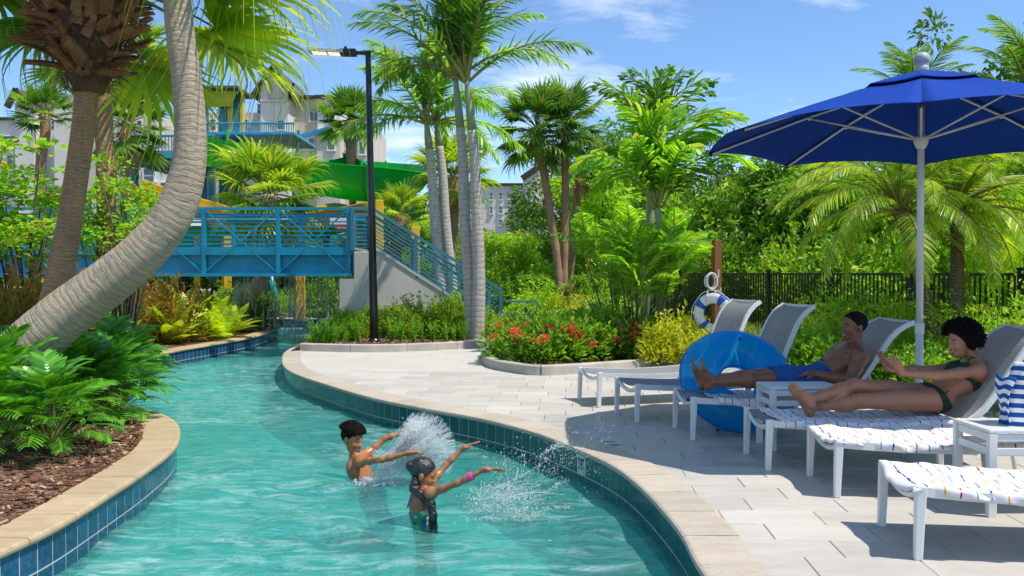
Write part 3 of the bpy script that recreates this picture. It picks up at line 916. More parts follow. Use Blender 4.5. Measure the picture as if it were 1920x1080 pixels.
for px, py, Y in ((447, 259, 40), (600, 300, 38), (690, 313, 38), (733, 316, 39.6)):
    c = P(px, py, Y) - V(sl.location)
    MB().tube([c + V((cos(R(a)) * .0, -cos(R(a)) * 1.6, -sin(R(a)) * 1.6)) for a in np.linspace(-5, 185, 14)], .055, 6).build('flange', M['slide_green'], sl)
for px in (455, 612, 690, 742):
    c = P(px, 330, 38.5) - V(sl.location)
    MB().tube([(c.x, c.y, 0), (c.x, c.y, P(px, 385, 38).z)], .16, 12).build('support_column', M['teal_paint'], sl, smooth=True)
ys_ = thing('yellow_water_slide', 'yellow open flume water slide passing under the palm behind the bridge', 'water slide', (P(400, 500, 34).x, 34, 0))
half_pipe('flume', loc(ys_, [P(240, 330, 37), P(300, 352, 36), P(370, 372, 35), P(430, 392, 34), P(520, 405, 34), P(600, 388, 35), P(660, 376, 37), P(700, 385, 39)]), .8, M['slide_yellow'], ys_, rim=.1, a0=188, a1=352)
half_pipe('low_flume', loc(ys_, [P(-120, 520, 33), P(-40, 528, 32), P(40, 535, 32), P(90, 528, 33), P(130, 505, 35)]), .75, M['slide_yellow'], ys_, rim=.1, a0=188, a1=352)
for px, Y in ((300, 36), (430, 34.5), (560, 34.5)):
    c = P(px, 400, Y) - V(ys_.location); MB().tube([(c.x, c.y, 0), (c.x, c.y, P(px, 398, Y).z)], .12, 10).build('support_column', M['teal_paint'], ys_, smooth=True)

# tower: teal columns, yellow fascia, blue balustrades and slatted platforms
tw = thing('slide_tower', 'yellow and teal water slide tower with blue railed platforms', 'slide tower', (P(440, 500, 48).x, 48, 0))
TY = 48
def tbox(name, px0, px1, py0, py1, y0, y1, mat, par=tw):
    a = at(px0, py1, y0); b = at(px1, py0, y0)
    c = V(((a.x + b.x) / 2, (y0 + y1) / 2, (a.z + b.z) / 2)) - V(tw.location)
    o = MB().box(c, (b.x - a.x, y1 - y0, b.z - a.z)).build(name, mat, par); bevel(o, .03); return o
M['roof_brown'] = pm('roof_brown', (.11, .085, .06), (.08, .06, .045), scale=2, rough=.8)
tbox('roof', 368, 446, 160, 166, 45.4, 48.2, M['roof_brown'])
a, b = at(378, 198, 46.0), at(436, 166, 46.0)
m = MB(); o0 = V(tw.location)
qa = [at(376, 170, 46), at(442, 170, 46), at(431, 199, 46.4), at(376, 199, 46.4)]
qb = [p + V((0, .25, 0)) for p in qa]
m.v = [p - o0 for p in qa + qb]; m.f = [[0, 3, 2, 1], [4, 5, 6, 7], [0, 1, 5, 4], [1, 2, 6, 5], [2, 3, 7, 6], [3, 0, 4, 7]]
m.build('fascia', M['yellow'], tw)
tbox('back_fascia', 376, 440, 168, 190, 47.9, 48.1, M['yellow'])
for px, w, mat in ((417, 12, 'teal_paint'), (432, 9, 'yellow'), (441, 12, 'teal_paint'), (453, 5, 'yellow'), (382, 9, 'teal_paint')):
    tbox('column', px - w / 2, px + w / 2, 176, 520, 46.5 + px * .001, 46.9 + px * .001, M[mat])
tbox('panel_yellow', 418, 434, 200, 258, 47.2, 47.4, M['yellow'])
tbox('panel_teal', 434, 452, 176, 245, 47.25, 47.45, M['teal_paint'])
for k, (px0, px1, pz, y0, y1) in enumerate(((375, 552, 247, 45.0, 50.0),)):
    tbox('platform', px0, px1, pz, pz + 6, y0, y1, M['sky_blue_paint'])
    tbox('balustrade_rail', px0, px1, pz - 18, pz - 14.5, y0, y0 + .12, M['sky_blue_paint'])
    n = 42
    for q in range(n):
        px = px0 + (px1 - px0) * (q + .5) / n
        if 384 < px < 418: continue
        tbox('baluster', px - .8, px + .8, pz - 16, pz + 1, y0 + .03, y0 + .08, M['sky_blue_paint'])
# lower left platform seen from below, with joists
sgn = 1
p0 = at(245, 280, 41); p1 = at(335, 270, 41)
for q in range(9):
    y = 41 + q * .55
    a = at(246, 300, 41); b = at(400, 300, 41)
    MB().box(V(((a.x + b.x) / 2, y, at(300, 303 - 0, 41).z)) - o0, (b.x - a.x, .14, .30)).build('joist', M['teal_paint'], tw)
tbox('lower_platform', 240, 400, 292, 297, 40.8, 46.5, M['sky_blue_paint'])
tbox('edge_board', 240, 400, 282, 297, 40.6, 40.8, M['sky_blue_paint'])
tbox('balustrade_rail', 240, 400, 252, 256, 40.6, 40.78, M['sky_blue_paint'])
for q in range(26):
    px = 242 + q * 6.1; tbox('baluster', px - .9, px + .9, 255, 284, 40.65, 40.72, M['sky_blue_paint'])
for px in (250, 330, 395):
    tbox('column', px - 4, px + 4, 290, 530, 41.5, 41.9, M['teal_paint'])
# net and stair around the tower: a few struts
for (x0, y0, x1, y1, Y, mt_) in ((545, 262, 620, 240, 49, 'sky_blue_paint'), (690, 360, 780, 350, 43, 'teal_paint'), (640, 355, 760, 360, 44, 'sky_blue_paint'), (560, 245, 548, 400, 47, 'teal_paint')):
    MB().bar(at(x0, y0, Y) - o0, at(x1, y1, Y) - o0, .12, .25).build('strut', M[mt_], tw)
# splash-pad columns: yellow posts that stand behind the bridge
for k, (px, w, py0, Y) in enumerate(((711, 15, 375, 30), (778, 16, 425, 31), (427, 14, 440, 33), (419, 7, 440, 35), (563, 19, 440, 27.5), (370, 11, 440, 34), (330, 11, 440, 36), (300, 9, 440, 36), (563, 13, 425, 40), (655, 10, 430, 40))):
    b = gp(px, 512 + 1.55 * 1600 / Y, 0); t0 = at(px, py0, Y); w_ = w * Y / 1600
    lab = ['tall yellow square post behind the black lamp post', 'yellow square post behind the blue stair railing', 'broad yellow square post behind the falling water left of the leaning trunk', 'thin yellow post beside the broad one behind the falling water',
           'wide yellow post standing on the far bank below the bridge', 'yellow post above the dark red cordyline under the bridge', 'yellow post behind the reddish croton hedge under the bridge', 'leftmost thin yellow post seen under the bridge beside the leaning trunk',
           'distant yellow post seen through the bridge rails behind the wide post', 'distant yellow post seen through the bridge rails near the red sign'][k]
    c = thing('yellow_post', lab, 'post', (b.x, Y, 0), rz=.35, group='yellow posts of the water playground')
    bevel(MB().box((0, 0, t0.z / 2), (w_, w_ * .8, t0.z)).build('shaft', M['yellow'], c), .02)
    bevel(MB().box((0, 0, .06), (w_ * 1.3, w_ * 1.1, .12)).build('footing', M['stucco_grey'], c), .01)
pp = thing('leaning_pipe', 'leaning turquoise pipe rising from the far bank under the bridge', 'pipe', gp(528, 585))
a = gp(525, 590); MB().tube([(0, 0, 0), V(at(503, 500, a.y)) - a], .12, 12).build('pipe', paint('turquoise', (.01, .38, .44)), pp, smooth=True)
pp.location = a
MB().lathe([(.2, 0), (.2, .05), (.13, .09)], 14).build('base_flange', M['teal_paint'], pp)
# red warning sign with white lettering
sg = thing('warning_sign', 'red warning sign with white lettering on the bridge beyond its rails', 'sign', (at(648, 426, BY + 2.0).x, BY + 2.0, at(648, 426, BY + 2).z))
M['sign_red'] = paint('sign_red', (.45, .008, .02)); M['white_paint'] = paint('white_paint', (.75, .75, .75)); M['cream_panel'] = paint('cream_panel', (.62, .66, .64))
MB().box((0, 0, 0), (.58, .03, .13)).build('sign_board', M['sign_red'], sg)
put('lettering', text_mesh('lettering', 'DO NOT', .10, M['white_paint'], .002, align='LEFT', bold=.002), sg, loc=(-.235, -.018, -.003), rot=(R(90), 0, 0), scale=(.72, 1, 1))
MB().box((-.1, .05, .19), (.7, .02, .22)).build('pale_panel', M['cream_panel'], sg)
for x in (-.24, .24): MB().box((x, .03, (z_deck - sg.location.z) / 2 + .03), (.035, .03, sg.location.z - z_deck + .1)).build('sign_post', M['bridge_blue'], sg)

# ---------------- buildings
M['bld_white'] = pm('render_offwhite', (.72, .69, .63), (.66, .63, .57), scale=.25, rough=.9, bump=.05, bscale=4, world_co=True)
M['bld_beige'] = pm('render_beige', (.60, .56, .49), (.54, .50, .44), scale=.25, rough=.9, bump=.05, bscale=4, world_co=True)
M['roof_metal'] = pm('roof_standing_seam', (.14, .115, .085), (.10, .085, .065), scale=1, rough=.55, metal=.2)
M['trim_dark'] = pm('trim_dark', (.05, .04, .035), scale=2, rough=.8)
def glass_mat():
    t = NT('window_glass'); a = t.noise(t.pos(), .5, 2)
    return t.done(t.pbsdf(t.mix(a, (.03, .06, .09), (.10, .16, .20)), .08, None, 0, .9))
M['glass'] = glass_mat()
M['frame_white'] = paint('window_frame', (.7, .7, .68))
def window(parent, c, w, h, arch=False):
    """window in a camera-facing wall: recessed pane, frame, sill"""
    c = V(c)
    wn_ = MB().box(c + V((0, -.01, 0)), (w, .10, h)).build('window', M['glass'], parent)
    m = MB(); fw = .09
    for dx in (-w / 2 - fw / 2, w / 2 + fw / 2): m.box(c + V((dx, -.03, 0)), (fw, .22, h + 2 * fw))
    for dz in (-h / 2 - fw / 2, h / 2 + fw / 2): m.box(c + V((0, -.03, dz)), (w, .22, fw))
    m.box(c + V((0, -.05, 0)), (w, .06, .07)) if not arch else m.box(c + V((0, -.05, 0)), (.07, .06, h))
    m.build('frame', M['frame_white'], wn_)
    MB().box(c + V((0, -.08, -h / 2 - fw - .05)), (w + .35, .35, .1)).build('sill', M['bld_white'], wn_)
    if arch:
        m = MB(); pts = [c + V((cos(a) * (w / 2 + .12), -.06, h / 2 + .1 + sin(a) * w * .38)) for a in np.linspace(0, pi, 9)]
        m.tube(pts, .12, 6); m.build('arch_moulding', M['bld_white'], wn_)
    return wn_
def gable_roof(parent, x0, x1, y0, y1, z, rise, over=.6, mat=None, seams=True):
    """ridge runs away from the viewer"""
    xm = (x0 + x1) / 2; m = MB()
    for s_ in (0, 1):
        xa = x0 - over if s_ == 0 else x1 + over
        za = z - over * rise / ((x1 - x0) / 2)
        A = [V((xa, y0 - over, za)), V((xm, y0 - over, z + rise)), V((xm, y1, z + rise)), V((xa, y1, za))]
        b = len(m.v); m.v += A + [p + V((0, 0, .25)) for p in A]
        m.f += [[b, b + 1, b + 2, b + 3], [b + 7, b + 6, b + 5, b + 4]] + [[b + k, b + (k + 1) % 4, b + 4 + (k + 1) % 4, b + 4 + k] for k in range(4)]
    r_ = m.build('roof', mat or M['roof_metal'], parent)
    m = MB(); m.v = [V((x0, y0 - .01, z - .02)), V((x1, y0 - .01, z - .02)), V((xm, y0 - .01, z + rise - .04)), V((x0, y0 + .3, z - .02)), V((x1, y0 + .3, z - .02)), V((xm, y0 + .3, z + rise - .04))]
    m.f = [[0, 1, 2], [5, 4, 3], [0, 3, 4, 1], [1, 4, 5, 2], [2, 5, 3, 0]]; m.build('gable', M['bld_white'], parent)
    return r_
def block(parent, name, x0, x1, y0, y1, z1, mat, z0=0): return MB().box(((x0 + x1) / 2, (y0 + y1) / 2, (z0 + z1) / 2), (x1 - x0, y1 - y0, z1 - z0)).build(name, mat, parent)
HY = 100.0
h1 = thing('hotel_building', 'large off-white hotel with brown gabled tower behind the slides', 'building', (0, 0, 0))
X = lambda px, Y=HY: at(px, 500, Y).x
Z = lambda py, Y=HY: at(900, py, Y).z
block(h1, 'gable_tower', X(497), X(548), HY - 1.5, HY + 12, Z(168), M['bld_white'])
gable_roof(h1, X(497), X(548), HY - 1.5, HY + 12, Z(168), Z(132) - Z(168), .9)
block(h1, 'middle_wing', X(545), X(600), HY + 1.5, HY + 14, Z(180), M['bld_beige'])
block(h1, 'right_wing', X(598), X(640), HY - .5, HY + 14, Z(186), M['bld_white'])
block(h1, 'right_wing_base', X(597.5), X(641), HY - .7, HY + 13, Z(250), M['bld_beige'])
block(h1, 'end_wing', X(640), X(692), HY + 2, HY + 14, Z(225), M['bld_beige'])
block(h1, 'link_wing', X(380), X(500), HY + 2, HY + 14, Z(205), M['bld_beige'])
m = MB(); m.box(((X(545) + X(600)) / 2, HY + 1.3, Z(178)), (X(600) - X(545) + .4, .7, .35)); m.build('parapet', M['trim_dark'], h1)
m = MB(); m.box(((X(598) + X(640)) / 2, HY - .7, Z(184)), (X(640) - X(598) + .4, .7, .35)); m.build('parapet', M['trim_dark'], h1)
MB().box(((X(597) + X(641)) / 2, HY - .85, Z(250)), (X(641) - X(597) + .2, .5, .35)).build('string_course', M['bld_white'], h1)
MB().box(((X(497) + X(548)) / 2, HY - 1.6, Z(194)), (X(548) - X(497), .3, .2)).build('string_course', M['bld_white'], h1)
al = MB(); pts = [V((X(525) + cos(a) * .75, HY - 1.62, Z(163) + sin(a) * .4)) for a in np.linspace(0, pi, 8)] + [V((X(525) - .75, HY - 1.62, Z(190))), V((X(525) + .75, HY - 1.62, Z(190))), V((X(525) + .75, HY - 1.62, Z(163)))]
al.tube(pts, .1, 6); al.build('blind_niche', M['bld_beige'], h1)
MB().box((X(525), HY - 1.58, (Z(163) + Z(190)) / 2), (1.4, .12, Z(163) - Z(190))).build('niche_panel', M['bld_beige'], h1)
for a in (X(546.5),):
    m = MB(); m.bar((a + .8, HY - 1.8, Z(162)), (a + .15, HY - 1.2, Z(190)), .18, .25); m.bar((a + .3, HY - 1.8, Z(190)), (a + .3, HY - 1.8, Z(163)), .2, .2); m.build('eave_bracket', M['trim_dark'], h1)
for px, py, w, h, dy, ar in ((550.5, 212, 4, 18, 1.5, 0), (589, 219, 15, 16, 1.5, 1), (621.5, 224, 11, 23, -.5, 0), (621, 268, 12, 26, -.7, 1), (679, 236, 10, 22, 2, 0), (654, 268, 10, 22, 2, 0), (679, 278, 10, 22, 2, 0), (488, 205, 8, 18, 2, 0), (527, 235, 12, 16, -1.5, 0), (527, 275, 12, 22, -1.5, 1), (560, 270, 10, 20, 1.5, 0), (585, 270, 10, 20, 1.5, 0),
                            (430, 235, 10, 20, 2, 0), (460, 235, 10, 20, 2, 0), (400, 235, 10, 20, 2, 0)):
    Yw = HY + dy; window(h1, (at(px, py, Yw).x, Yw - .06, at(px, py, Yw).z), w * Yw / 1600, h * Yw / 1600, bool(ar))
h2 = thing('distant_hotel_wing', 'far off-white hotel wing with two small brown gables at the far left', 'building', (0, 0, 0))
HY2 = 115.0; X2 = lambda px: at(px, 500, HY2).x; Z2 = lambda py: at(300, py, HY2).z
block(h2, 'gable_tower', X2(47), X2(82), HY2 - 2, HY2 + 9, Z2(206), M['bld_white'])
# ridge of this roof runs across the view, so its slope shows
m = MB()
A = [V((X2(40), HY2 - 2.6, Z2(208))), V((X2(58), HY2 - 2.6, Z2(176))), V((X2(94), HY2 + 8, Z2(178))), V((X2(112), HY2 + 2, Z2(202)))]
A = [V((X2(57), HY2 - 2.8, Z2(175))), V((X2(80), HY2 - 2.8, Z2(205))), V((X2(111), HY2 + 9, Z2(200))), V((X2(92), HY2 + 9, Z2(177)))]
m.v = A + [p - V((0, 0, .3)) for p in A]; m.f = [[0, 1, 2, 3], [7, 6, 5, 4]] + [[k, k + 4, (k + 1) % 4 + 4, (k + 1) % 4] for k in range(4)]
rf_ = m.build('roof', M['roof_metal'], h2)
for k in range(1, 7):
    f = k / 7; a = lerp(A[0], A[3], f) + V((0, 0, .06)); b = lerp(A[1], A[2], f) + V((0, 0, .06)); MB().bar(a, b, .14, .14).build('seam', M['trim_dark'], rf_)
m = MB(); m.bar((X2(57), HY2 - 2.8, Z2(175)), (X2(39), HY2 - 2.8, Z2(209)), .8, .35, up=(0, 1, 0)); m.bar((X2(57), HY2 - 2.9, Z2(175)), (X2(80), HY2 - 2.9, Z2(206)), .4, .35, up=(0, 1, 0)); m.build('bargeboard', M['trim_dark'], h2)
m = MB(); g0 = [V((X2(47), HY2 - 2, Z2(206))), V((X2(82), HY2 - 2, Z2(206))), V((X2(58), HY2 - 2, Z2(178)))]; m.v = g0 + [p + V((0, 1, 0)) for p in g0]; m.f = [[0, 1, 2], [5, 4, 3]]; m.build('gable', M['bld_white'], h2)
block(h2, 'left_wing', X2(-60), X2(47), HY2, HY2 + 10, Z2(224), M['bld_white'])
block(h2, 'link_wing', X2(82), X2(132), HY2 + 1, HY2 + 10, Z2(205), M['bld_white'])
block(h2, 'second_tower', X2(126), X2(225), HY2 - 3, HY2 + 10, Z2(186), M['bld_white'])
m = MB(); m.bar((X2(128), HY2 - 3.2, Z2(158)), (X2(116), HY2 - 3.2, Z2(184)), .6, .35, up=(0, 1, 0)); m.bar((X2(128), HY2 - 3.2, Z2(158)), (X2(170), HY2 - 3.2, Z2(186)), .6, .35, up=(0, 1, 0)); m.build('bargeboard', M['trim_dark'], h2)
m = MB(); m.box(((X2(-60) + X2(47)) / 2, HY2 - .1, Z2(223)), (X2(47) - X2(-60), .6, .35)); m.build('parapet', M['trim_dark'], h2)
block(h2, 'lower_wing', X2(200), X2(330), HY2 - 6, HY2 + 10, Z2(228), M['bld_beige'])
block(h2, 'annexe', at(262, 500, 70).x, at(330, 500, 70).x, 70, 78, at(300, 296, 70).z, M['bld_white'])
for px, py in ((287, 356), (312, 356), (280, 330)):
    window(h2, (at(px, py, 70).x, 69.95, at(px, py, 70).z), .8, 1.1)
for px, py, w, h in ((14, 262, 30, 12), (205, 230, 6, 14), (232, 250, 8, 16), (262, 250, 8, 16), (100, 235, 6, 14), (20, 300, 10, 16)):
    window(h2, (at(px, py, HY2 - 6.05 if px > 200 else HY2 - .05).x, HY2 - 6.05 if px > 200 else HY2 - .05, at(px, py, HY2).z), w * HY2 / 1600, h * HY2 / 1600)
h3 = thing('distant_apartment_block', 'pale distant apartment block with small windows between the palm groups', 'building', (0, 0, 0))
HY3 = 150.0; X3 = lambda px: at(px, 500, HY3).x; Z3 = lambda py: at(960, py, HY3).z
block(h3, 'main_block', X3(845), X3(982), HY3, HY3 + 14, Z3(346), M['bld_white'])
MB().box(((X3(845) + X3(982)) / 2, HY3 - .1, Z3(346)), (X3(982) - X3(845) + .4, .8, .4)).build('parapet', M['trim_dark'], h3)
block(h3, 'right_wing', X3(980), X3(1120), HY3 - 4, HY3 + 10, Z3(342), M['bld_white'])
MB().bar((X3(978), HY3 - 4.4, Z3(340)), (X3(1010), HY3 - 4.4, Z3(318)), 1.0, .5, up=(0, 1, 0)).build('bargeboard', M['trim_dark'], h3)
m = MB(); m.v = [V((X3(980), HY3 - 4, Z3(342))), V((X3(1040), HY3 - 4, Z3(342))), V((X3(1010), HY3 - 4, Z3(320))), V((X3(980), HY3 + 6, Z3(342))), V((X3(1040), HY3 + 6, Z3(342))), V((X3(1010), HY3 + 6, Z3(320)))]; m.f = [[0, 1, 2], [5, 4, 3], [1, 4, 5, 2], [2, 5, 3, 0]]; m.build('gable', M['bld_white'], h3)
for px, py, w, h in ((921, 368, 6, 12), (938.5, 368, 6, 12), (956, 368, 10, 9), (977, 366, 4, 9), (938.5, 393.5, 7, 13), (961, 392, 7, 13), (938.5, 417, 7, 10), (961, 417, 7, 10), (921, 393.5, 5, 13), (1030, 372, 9, 12), (1060, 372, 9, 12)):
    Yw = HY3 if px < 980 else HY3 - 4; window(h3, (at(px, py, Yw).x, Yw - .06, at(px, py, Yw).z), w * HY3 / 1600, h * HY3 / 1600)

# ---------------- black picket fence along the back of the right-hand bed
fA = V((9.0, 8.2, 0)); fB = V((7.35, 12.6, 0)); fC = V((4.55, 23.5, 0)); fD = V((3.2, 30, 0))
fz0, fz1 = -0.02, 1.56
fence = thing('picket_fence', 'black metal picket fence behind the flower beds and date palms', 'fence', (0, 0, 0))
Pf = resample([fA, fB, fC, fD], 0.1)
npk = 0; pk_me = None
line = resample([fA, fB, fC, fD], 2.25)
for k in range(len(line) - 1):
    a, b = line[k], line[k + 1]; ang = math.atan2(b.y - a.y, b.x - a.x)
    o = MB().box((0, 0, (fz1 + .05) / 2), (.075, .075, fz1 + .05)).build('post', M['black_metal'], fence, loc=(a.x, a.y, 0), rot=(0, 0, ang))
    MB().box((0, 0, fz1 + .06), (.09, .09, .025)).build('post_cap', M['black_metal'], o)
    for z in (fz1 - .03, fz1 - .21, .2):
        if z == fz1 - .21: continue
        MB().bar((a.x, a.y, z), (b.x, b.y, z), .035, .045).build('rail', M['black_metal'], fence)
    n = int((b - a).length / .105)
    if pk_me is None: pk_me = MB().box((0, 0, (fz1 - .06) / 2 + .04), (.024, .024, fz1 - .12)).mesh('picket', M['black_metal'])
    for q in range(1, n):
        p = lerp(a, b, q / n); put('picket', pk_me, fence, loc=(p.x, p.y, 0), rot=(0, 0, ang)); npk += 1
# ================================================================ FURNITURE AND THINGS ON THE DECK
M['white_alu'] = paint('white_aluminium', (.70, .72, .71), .32, .06, spec=.5)
def sling_mat():
    t = NT('sling_mesh'); co = t.coord('UV')
    a = t.noise(t.vecmap(co, (6, 260, 1)), 1, 3); b = t.noise(t.vecmap(co, (200, 8, 1)), 1, 3)
    base = t.mix(t.ramp(a, [(.35, 0.), (.65, 1.)]), (.23, .24, .25), (.37, .38, .39))
    base = t.mix(t.math('MULTIPLY', t.ramp(b, [(.45, 0.), (.6, 1.)]), .5), base, (.17, .18, .19))
    p = t.pbsdf(base, .75, t.bump(a, .2, .003), 0, .25)
    tl = t.new('ShaderNodeBsdfTranslucent'); t.link(base, tl.inputs[0])
    mx = t.new('ShaderNodeMixShader'); mx.inputs[0].default_value = .25; t.link(p, mx.inputs[1]); t.link(tl.outputs[0], mx.inputs[2])
    return t.done(mx.outputs[0])
M['sling'] = sling_mat()
def towel_mat():
    t = NT('striped_towel'); co = t.coord('UV')
    sp = t.new('ShaderNodeSeparateXYZ'); t.link(co, sp.inputs[0])
    wob = t.math('MULTIPLY', t.math('SUBTRACT', t.noise(co, 5, 2), .5), .035)
    u = t.math('DIVIDE', t.math('ADD', sp.outputs[0], wob), .082)
    idx = t.math('FLOOR', u); fr_ = t.math('FRACT', u)
    ln = t.math('LESS_THAN', t.math('ABSOLUTE', t.math('SUBTRACT', fr_, .5)), .058)
    ph = t.math('FRACT', t.math('ADD', t.math('DIVIDE', sp.outputs[1], .085), t.math('MULTIPLY', idx, .37)))
    dash = t.math('LESS_THAN', ph, .86)
    k = t.math('FRACT', t.math('DIVIDE', t.math('ADD', idx, .5), 4.0))
    cc = t.ramp(k, [(0, (.02, .06, .30)), (.25, (.78, .42, .03)), (.5, (.50, .012, .05)), (.75, (.03, .33, .20))], 'CONSTANT')
    base = t.mix(t.math('MULTIPLY', ln, dash), (.80, .79, .81), cc)
    pile = t.noise(co, 420, 2)
    return t.done(t.pbsdf(base, .95, t.bump(t.math('ADD', pile, t.math('MULTIPLY', t.noise(co, 30, 4), .8)), .45, .006), 0, .1))
M['towel'] = towel_mat()

# ---------------- sun loungers: local x from the foot end to the head, y across, z up
LW = 0.62; SZ = 0.41
def seat_z(s, L): return SZ - 0.016 - 0.035 * sin(pi * min(max(s / L, 0), 1)) + 0.0
def back_pt(s, L, ang):
    """point on the back panel s metres from the hinge, curling over slightly at the top"""
    a = R(ang); n = 12; x, z = L, SZ - .03; ds = s / n
    for k in range(n):
        u = (k + .5) * ds / .98
        th = a * (0.55 + .45 * min(1, u * 4)) + R(9) * sin(pi * min(1, u)) - R(26) * max(0, u - .72) / .28
        x += cos(th) * ds; z += sin(th) * ds
    return x, z
BL = 1.02
def lounger(pf_, pn_, L, ang, label, dx=0.0):
    """pf_, pn_: photograph pixels where the far and the near foot-end legs stand"""
    a, b = gp(*pf_), gp(*pn_); mid = (a + b) / 2; lat = (a - b).normalized()
    rz = math.atan2(-lat.x, lat.y)
    t = thing('sun_lounger', label, 'sun lounger', (mid.x, mid.y, 0), rz, 'sun loungers fanned along the pool edge')
    t['L'] = L
    for y in (-LW / 2, LW / 2):
        pts = [(-0.005, y, SZ - .005)] + [(s, y, seat_z(s, L) + .005) for s in np.linspace(.08, L + .30, 9)]
        MB().sweep([V(p) for p in pts], [(.018, -.052), (.018, .0), (-.018, .0), (-.018, -.052)]).build('side_rail', M['white_alu'], t)
        for x, sp_ in ((0.012, -.012), (L * .86, .03)):
            m = MB(); top = SZ - .006 if x < .1 else seat_z(x, L) - .04
            A = [V((x - .030, y - .022, top)), V((x + .030, y - .022, top)), V((x + .030, y + .022, top)), V((x - .030, y + .022, top))]
            B = [V((x + sp_ - .022, y - .02, 0)), V((x + sp_ + .022, y - .02, 0)), V((x + sp_ + .022, y + .02, 0)), V((x + sp_ - .022, y + .02, 0))]
            m.v = B + A; m.f = [[3, 2, 1, 0], [4, 5, 6, 7]] + [[k, (k + 1) % 4, 4 + (k + 1) % 4, 4 + k] for k in range(4)]
            bevel(m.build('leg', M['white_alu'], t), .008)
        pts = [V((back_pt(s, L, ang)[0], y, back_pt(s, L, ang)[1])) for s in np.linspace(0, BL, 12)]
        MB().sweep(pts, [(.016, -.030), (.016, .014), (-.016, .014), (-.016, -.030)]).build('back_rail', M['white_alu'], t)
        bx, bz = back_pt(BL * .38, L, ang)
        MB().tube([(bx, y * .9, bz - .02), (bx + .10, y * .9, SZ * .5 + .05), (bx + .15, y * .9, 0.0 if ang > 0 else .1)], .014, 8).build('back_strut', M['white_alu'], t, smooth=True)
    m = MB(); pts = [V((.02, y, SZ - .035 - .075 * (1 - (2 * y / LW) ** 2))) for y in np.linspace(-LW / 2 + .015, LW / 2 - .015, 11)]
    m.tube(pts, .021, 10); m.build('foot_bar', M['white_alu'], t, smooth=True)
    bx, bz = back_pt(BL, L, ang)
    MB().bar((bx, -LW / 2, bz - .01), (bx, LW / 2, bz - .01), .03, .03).build('top_bar', M['white_alu'], t)
    rows = []; uv = []; ys2 = np.linspace(-LW / 2 + .012, LW / 2 - .012, 9)
    for s in np.linspace(.015, L, 24):
        sag = 0.02 * min(1, s * 4)
        rows.append([V((s, y, seat_z(s, L) + .004 - sag * (1 - (2 * y / LW) ** 2) - (.05 * (1 - (2 * y / LW) ** 2) * max(0, 1 - s / .10)))) for y in ys2]); uv.append([(s, y) for y in ys2])
    MB().grid(rows, uv).build('seat_sling', M['sling'], t, smooth=True)
    rows = []; uv = []
    for s in np.linspace(0.01, BL, 22):
        x, z = back_pt(s, L, ang); rows.append([V((x + .018 * (1 - (2 * y / LW) ** 2), y, z + .006 - .012 * (1 - (2 * y / LW) ** 2))) for y in ys2]); uv.append([(s + 3, y) for y in ys2])
    MB().grid(rows, uv).build('back_sling', M['sling'], t, smooth=True)
    return t
LG = [lounger((1088, 750), (1121, 763), 1.56, 58, 'grey sling sun lounger nearest the life ring, empty and farthest back'),
      lounger((1156, 775), (1194, 793), 1.46, 57, 'empty grey sling sun lounger behind the blue swim ring'),
      lounger((1266, 803), (1298, 825), 1.42, 47, 'grey sling sun lounger under the person in blue shorts'),
      lounger((1398, 851), (1441, 884), 1.54, 48, 'grey sling sun lounger under the person in green bikini'),
      lounger((1518, 893), (1569, 933), 1.50, 12, 'white framed sun lounger covered by a striped towel beside the small table'),
      lounger((1651, 985), (1723, 1052), 1.50, 12, 'nearest sun lounger with a striped towel over its foot end')]

def towel(lg, s0, s1, label, seed, y0=-.34, y1=.30, hang=0.0, foot=.06, lift=.012):
    """terry towel lying on a lounger: follows the sling, drapes over the foot bar and the near rail"""
    r = random.Random(seed); L = lg['L']; rows = []; uv = []
    ph = [r.uniform(0, 6) for _ in range(6)]
    ns = int((s1 - s0) / .018) + 1; ny = 48
    hs = hang
    for i in range(ns):
        s = s0 + (s1 - s0) * i / (ns - 1); row = []; ur = []
        e0 = y0 - hs + .018 * sin(s * 7 + ph[0]) + .008 * sin(s * 17 + ph[3]); e1 = y1 + .015 * sin(s * 6 + ph[1])
        for k in range(ny):
            v = e0 + (e1 - e0) * k / (ny - 1)
            c = 1 - min(1, (2 * v / LW) ** 2)
            z = seat_z(max(s, 0), L) + lift - .018 * c * min(1, max(0, s) * 4)
            y = v; x = s
            wr = .0045 * sin(s * 21 + 5 * sin(v * 9 + ph[2]) + ph[4]) + .003 * sin(v * 26 + s * 8 + ph[5]) + .003 * sin(s * 45 + v * 31)
            z += wr + .004
            if v < -LW / 2 - .012:                       # over the near rail
                d = -LW / 2 - .012 - v; y = -LW / 2 - .012 - .014 * min(1, d / .02) - wr * 2; z -= d * .9
            if s < 0.0:                                  # over the foot bar
                d = -s; x = -.014 - .016 * min(1, d / .03) - .01 * sin(v * 14 + ph[1]); z -= d * .92 + .05 * c
            elif s < .1: z -= .05 * c * (1 - s / .1)
            row.append(V((x, y, z))); ur.append((s, v + wr * 3))
        rows.append(row); uv.append(ur)
    m = MB(); m.grid(rows, uv); me = m.mesh('towel', M['towel'], True)
    o = put('towel', me, None, loc=lg.location, rot=tuple(lg.rotation_euler))
    so = o.modifiers.new('thick', 'SOLIDIFY'); so.thickness = .009; so.offset = 1
    return tag(o, label, 'towel', 'white towels with coloured dashes')
towel(LG[2], .24, 1.20, 'white towel with coloured dashes under the person in blue shorts', 1, foot=.0, hang=.05)
towel(LG[3], .10, 1.50, 'white towel with coloured dashes under the person in green bikini', 2, hang=.05)
towel(LG[4], -.02, 1.62, 'white towel with coloured dashes on the lounger in front of the green bikini', 3, hang=.03)
towel(LG[5], -.03, 1.7, 'white towel with coloured dashes on the nearest lounger, lower right', 4, hang=.035)

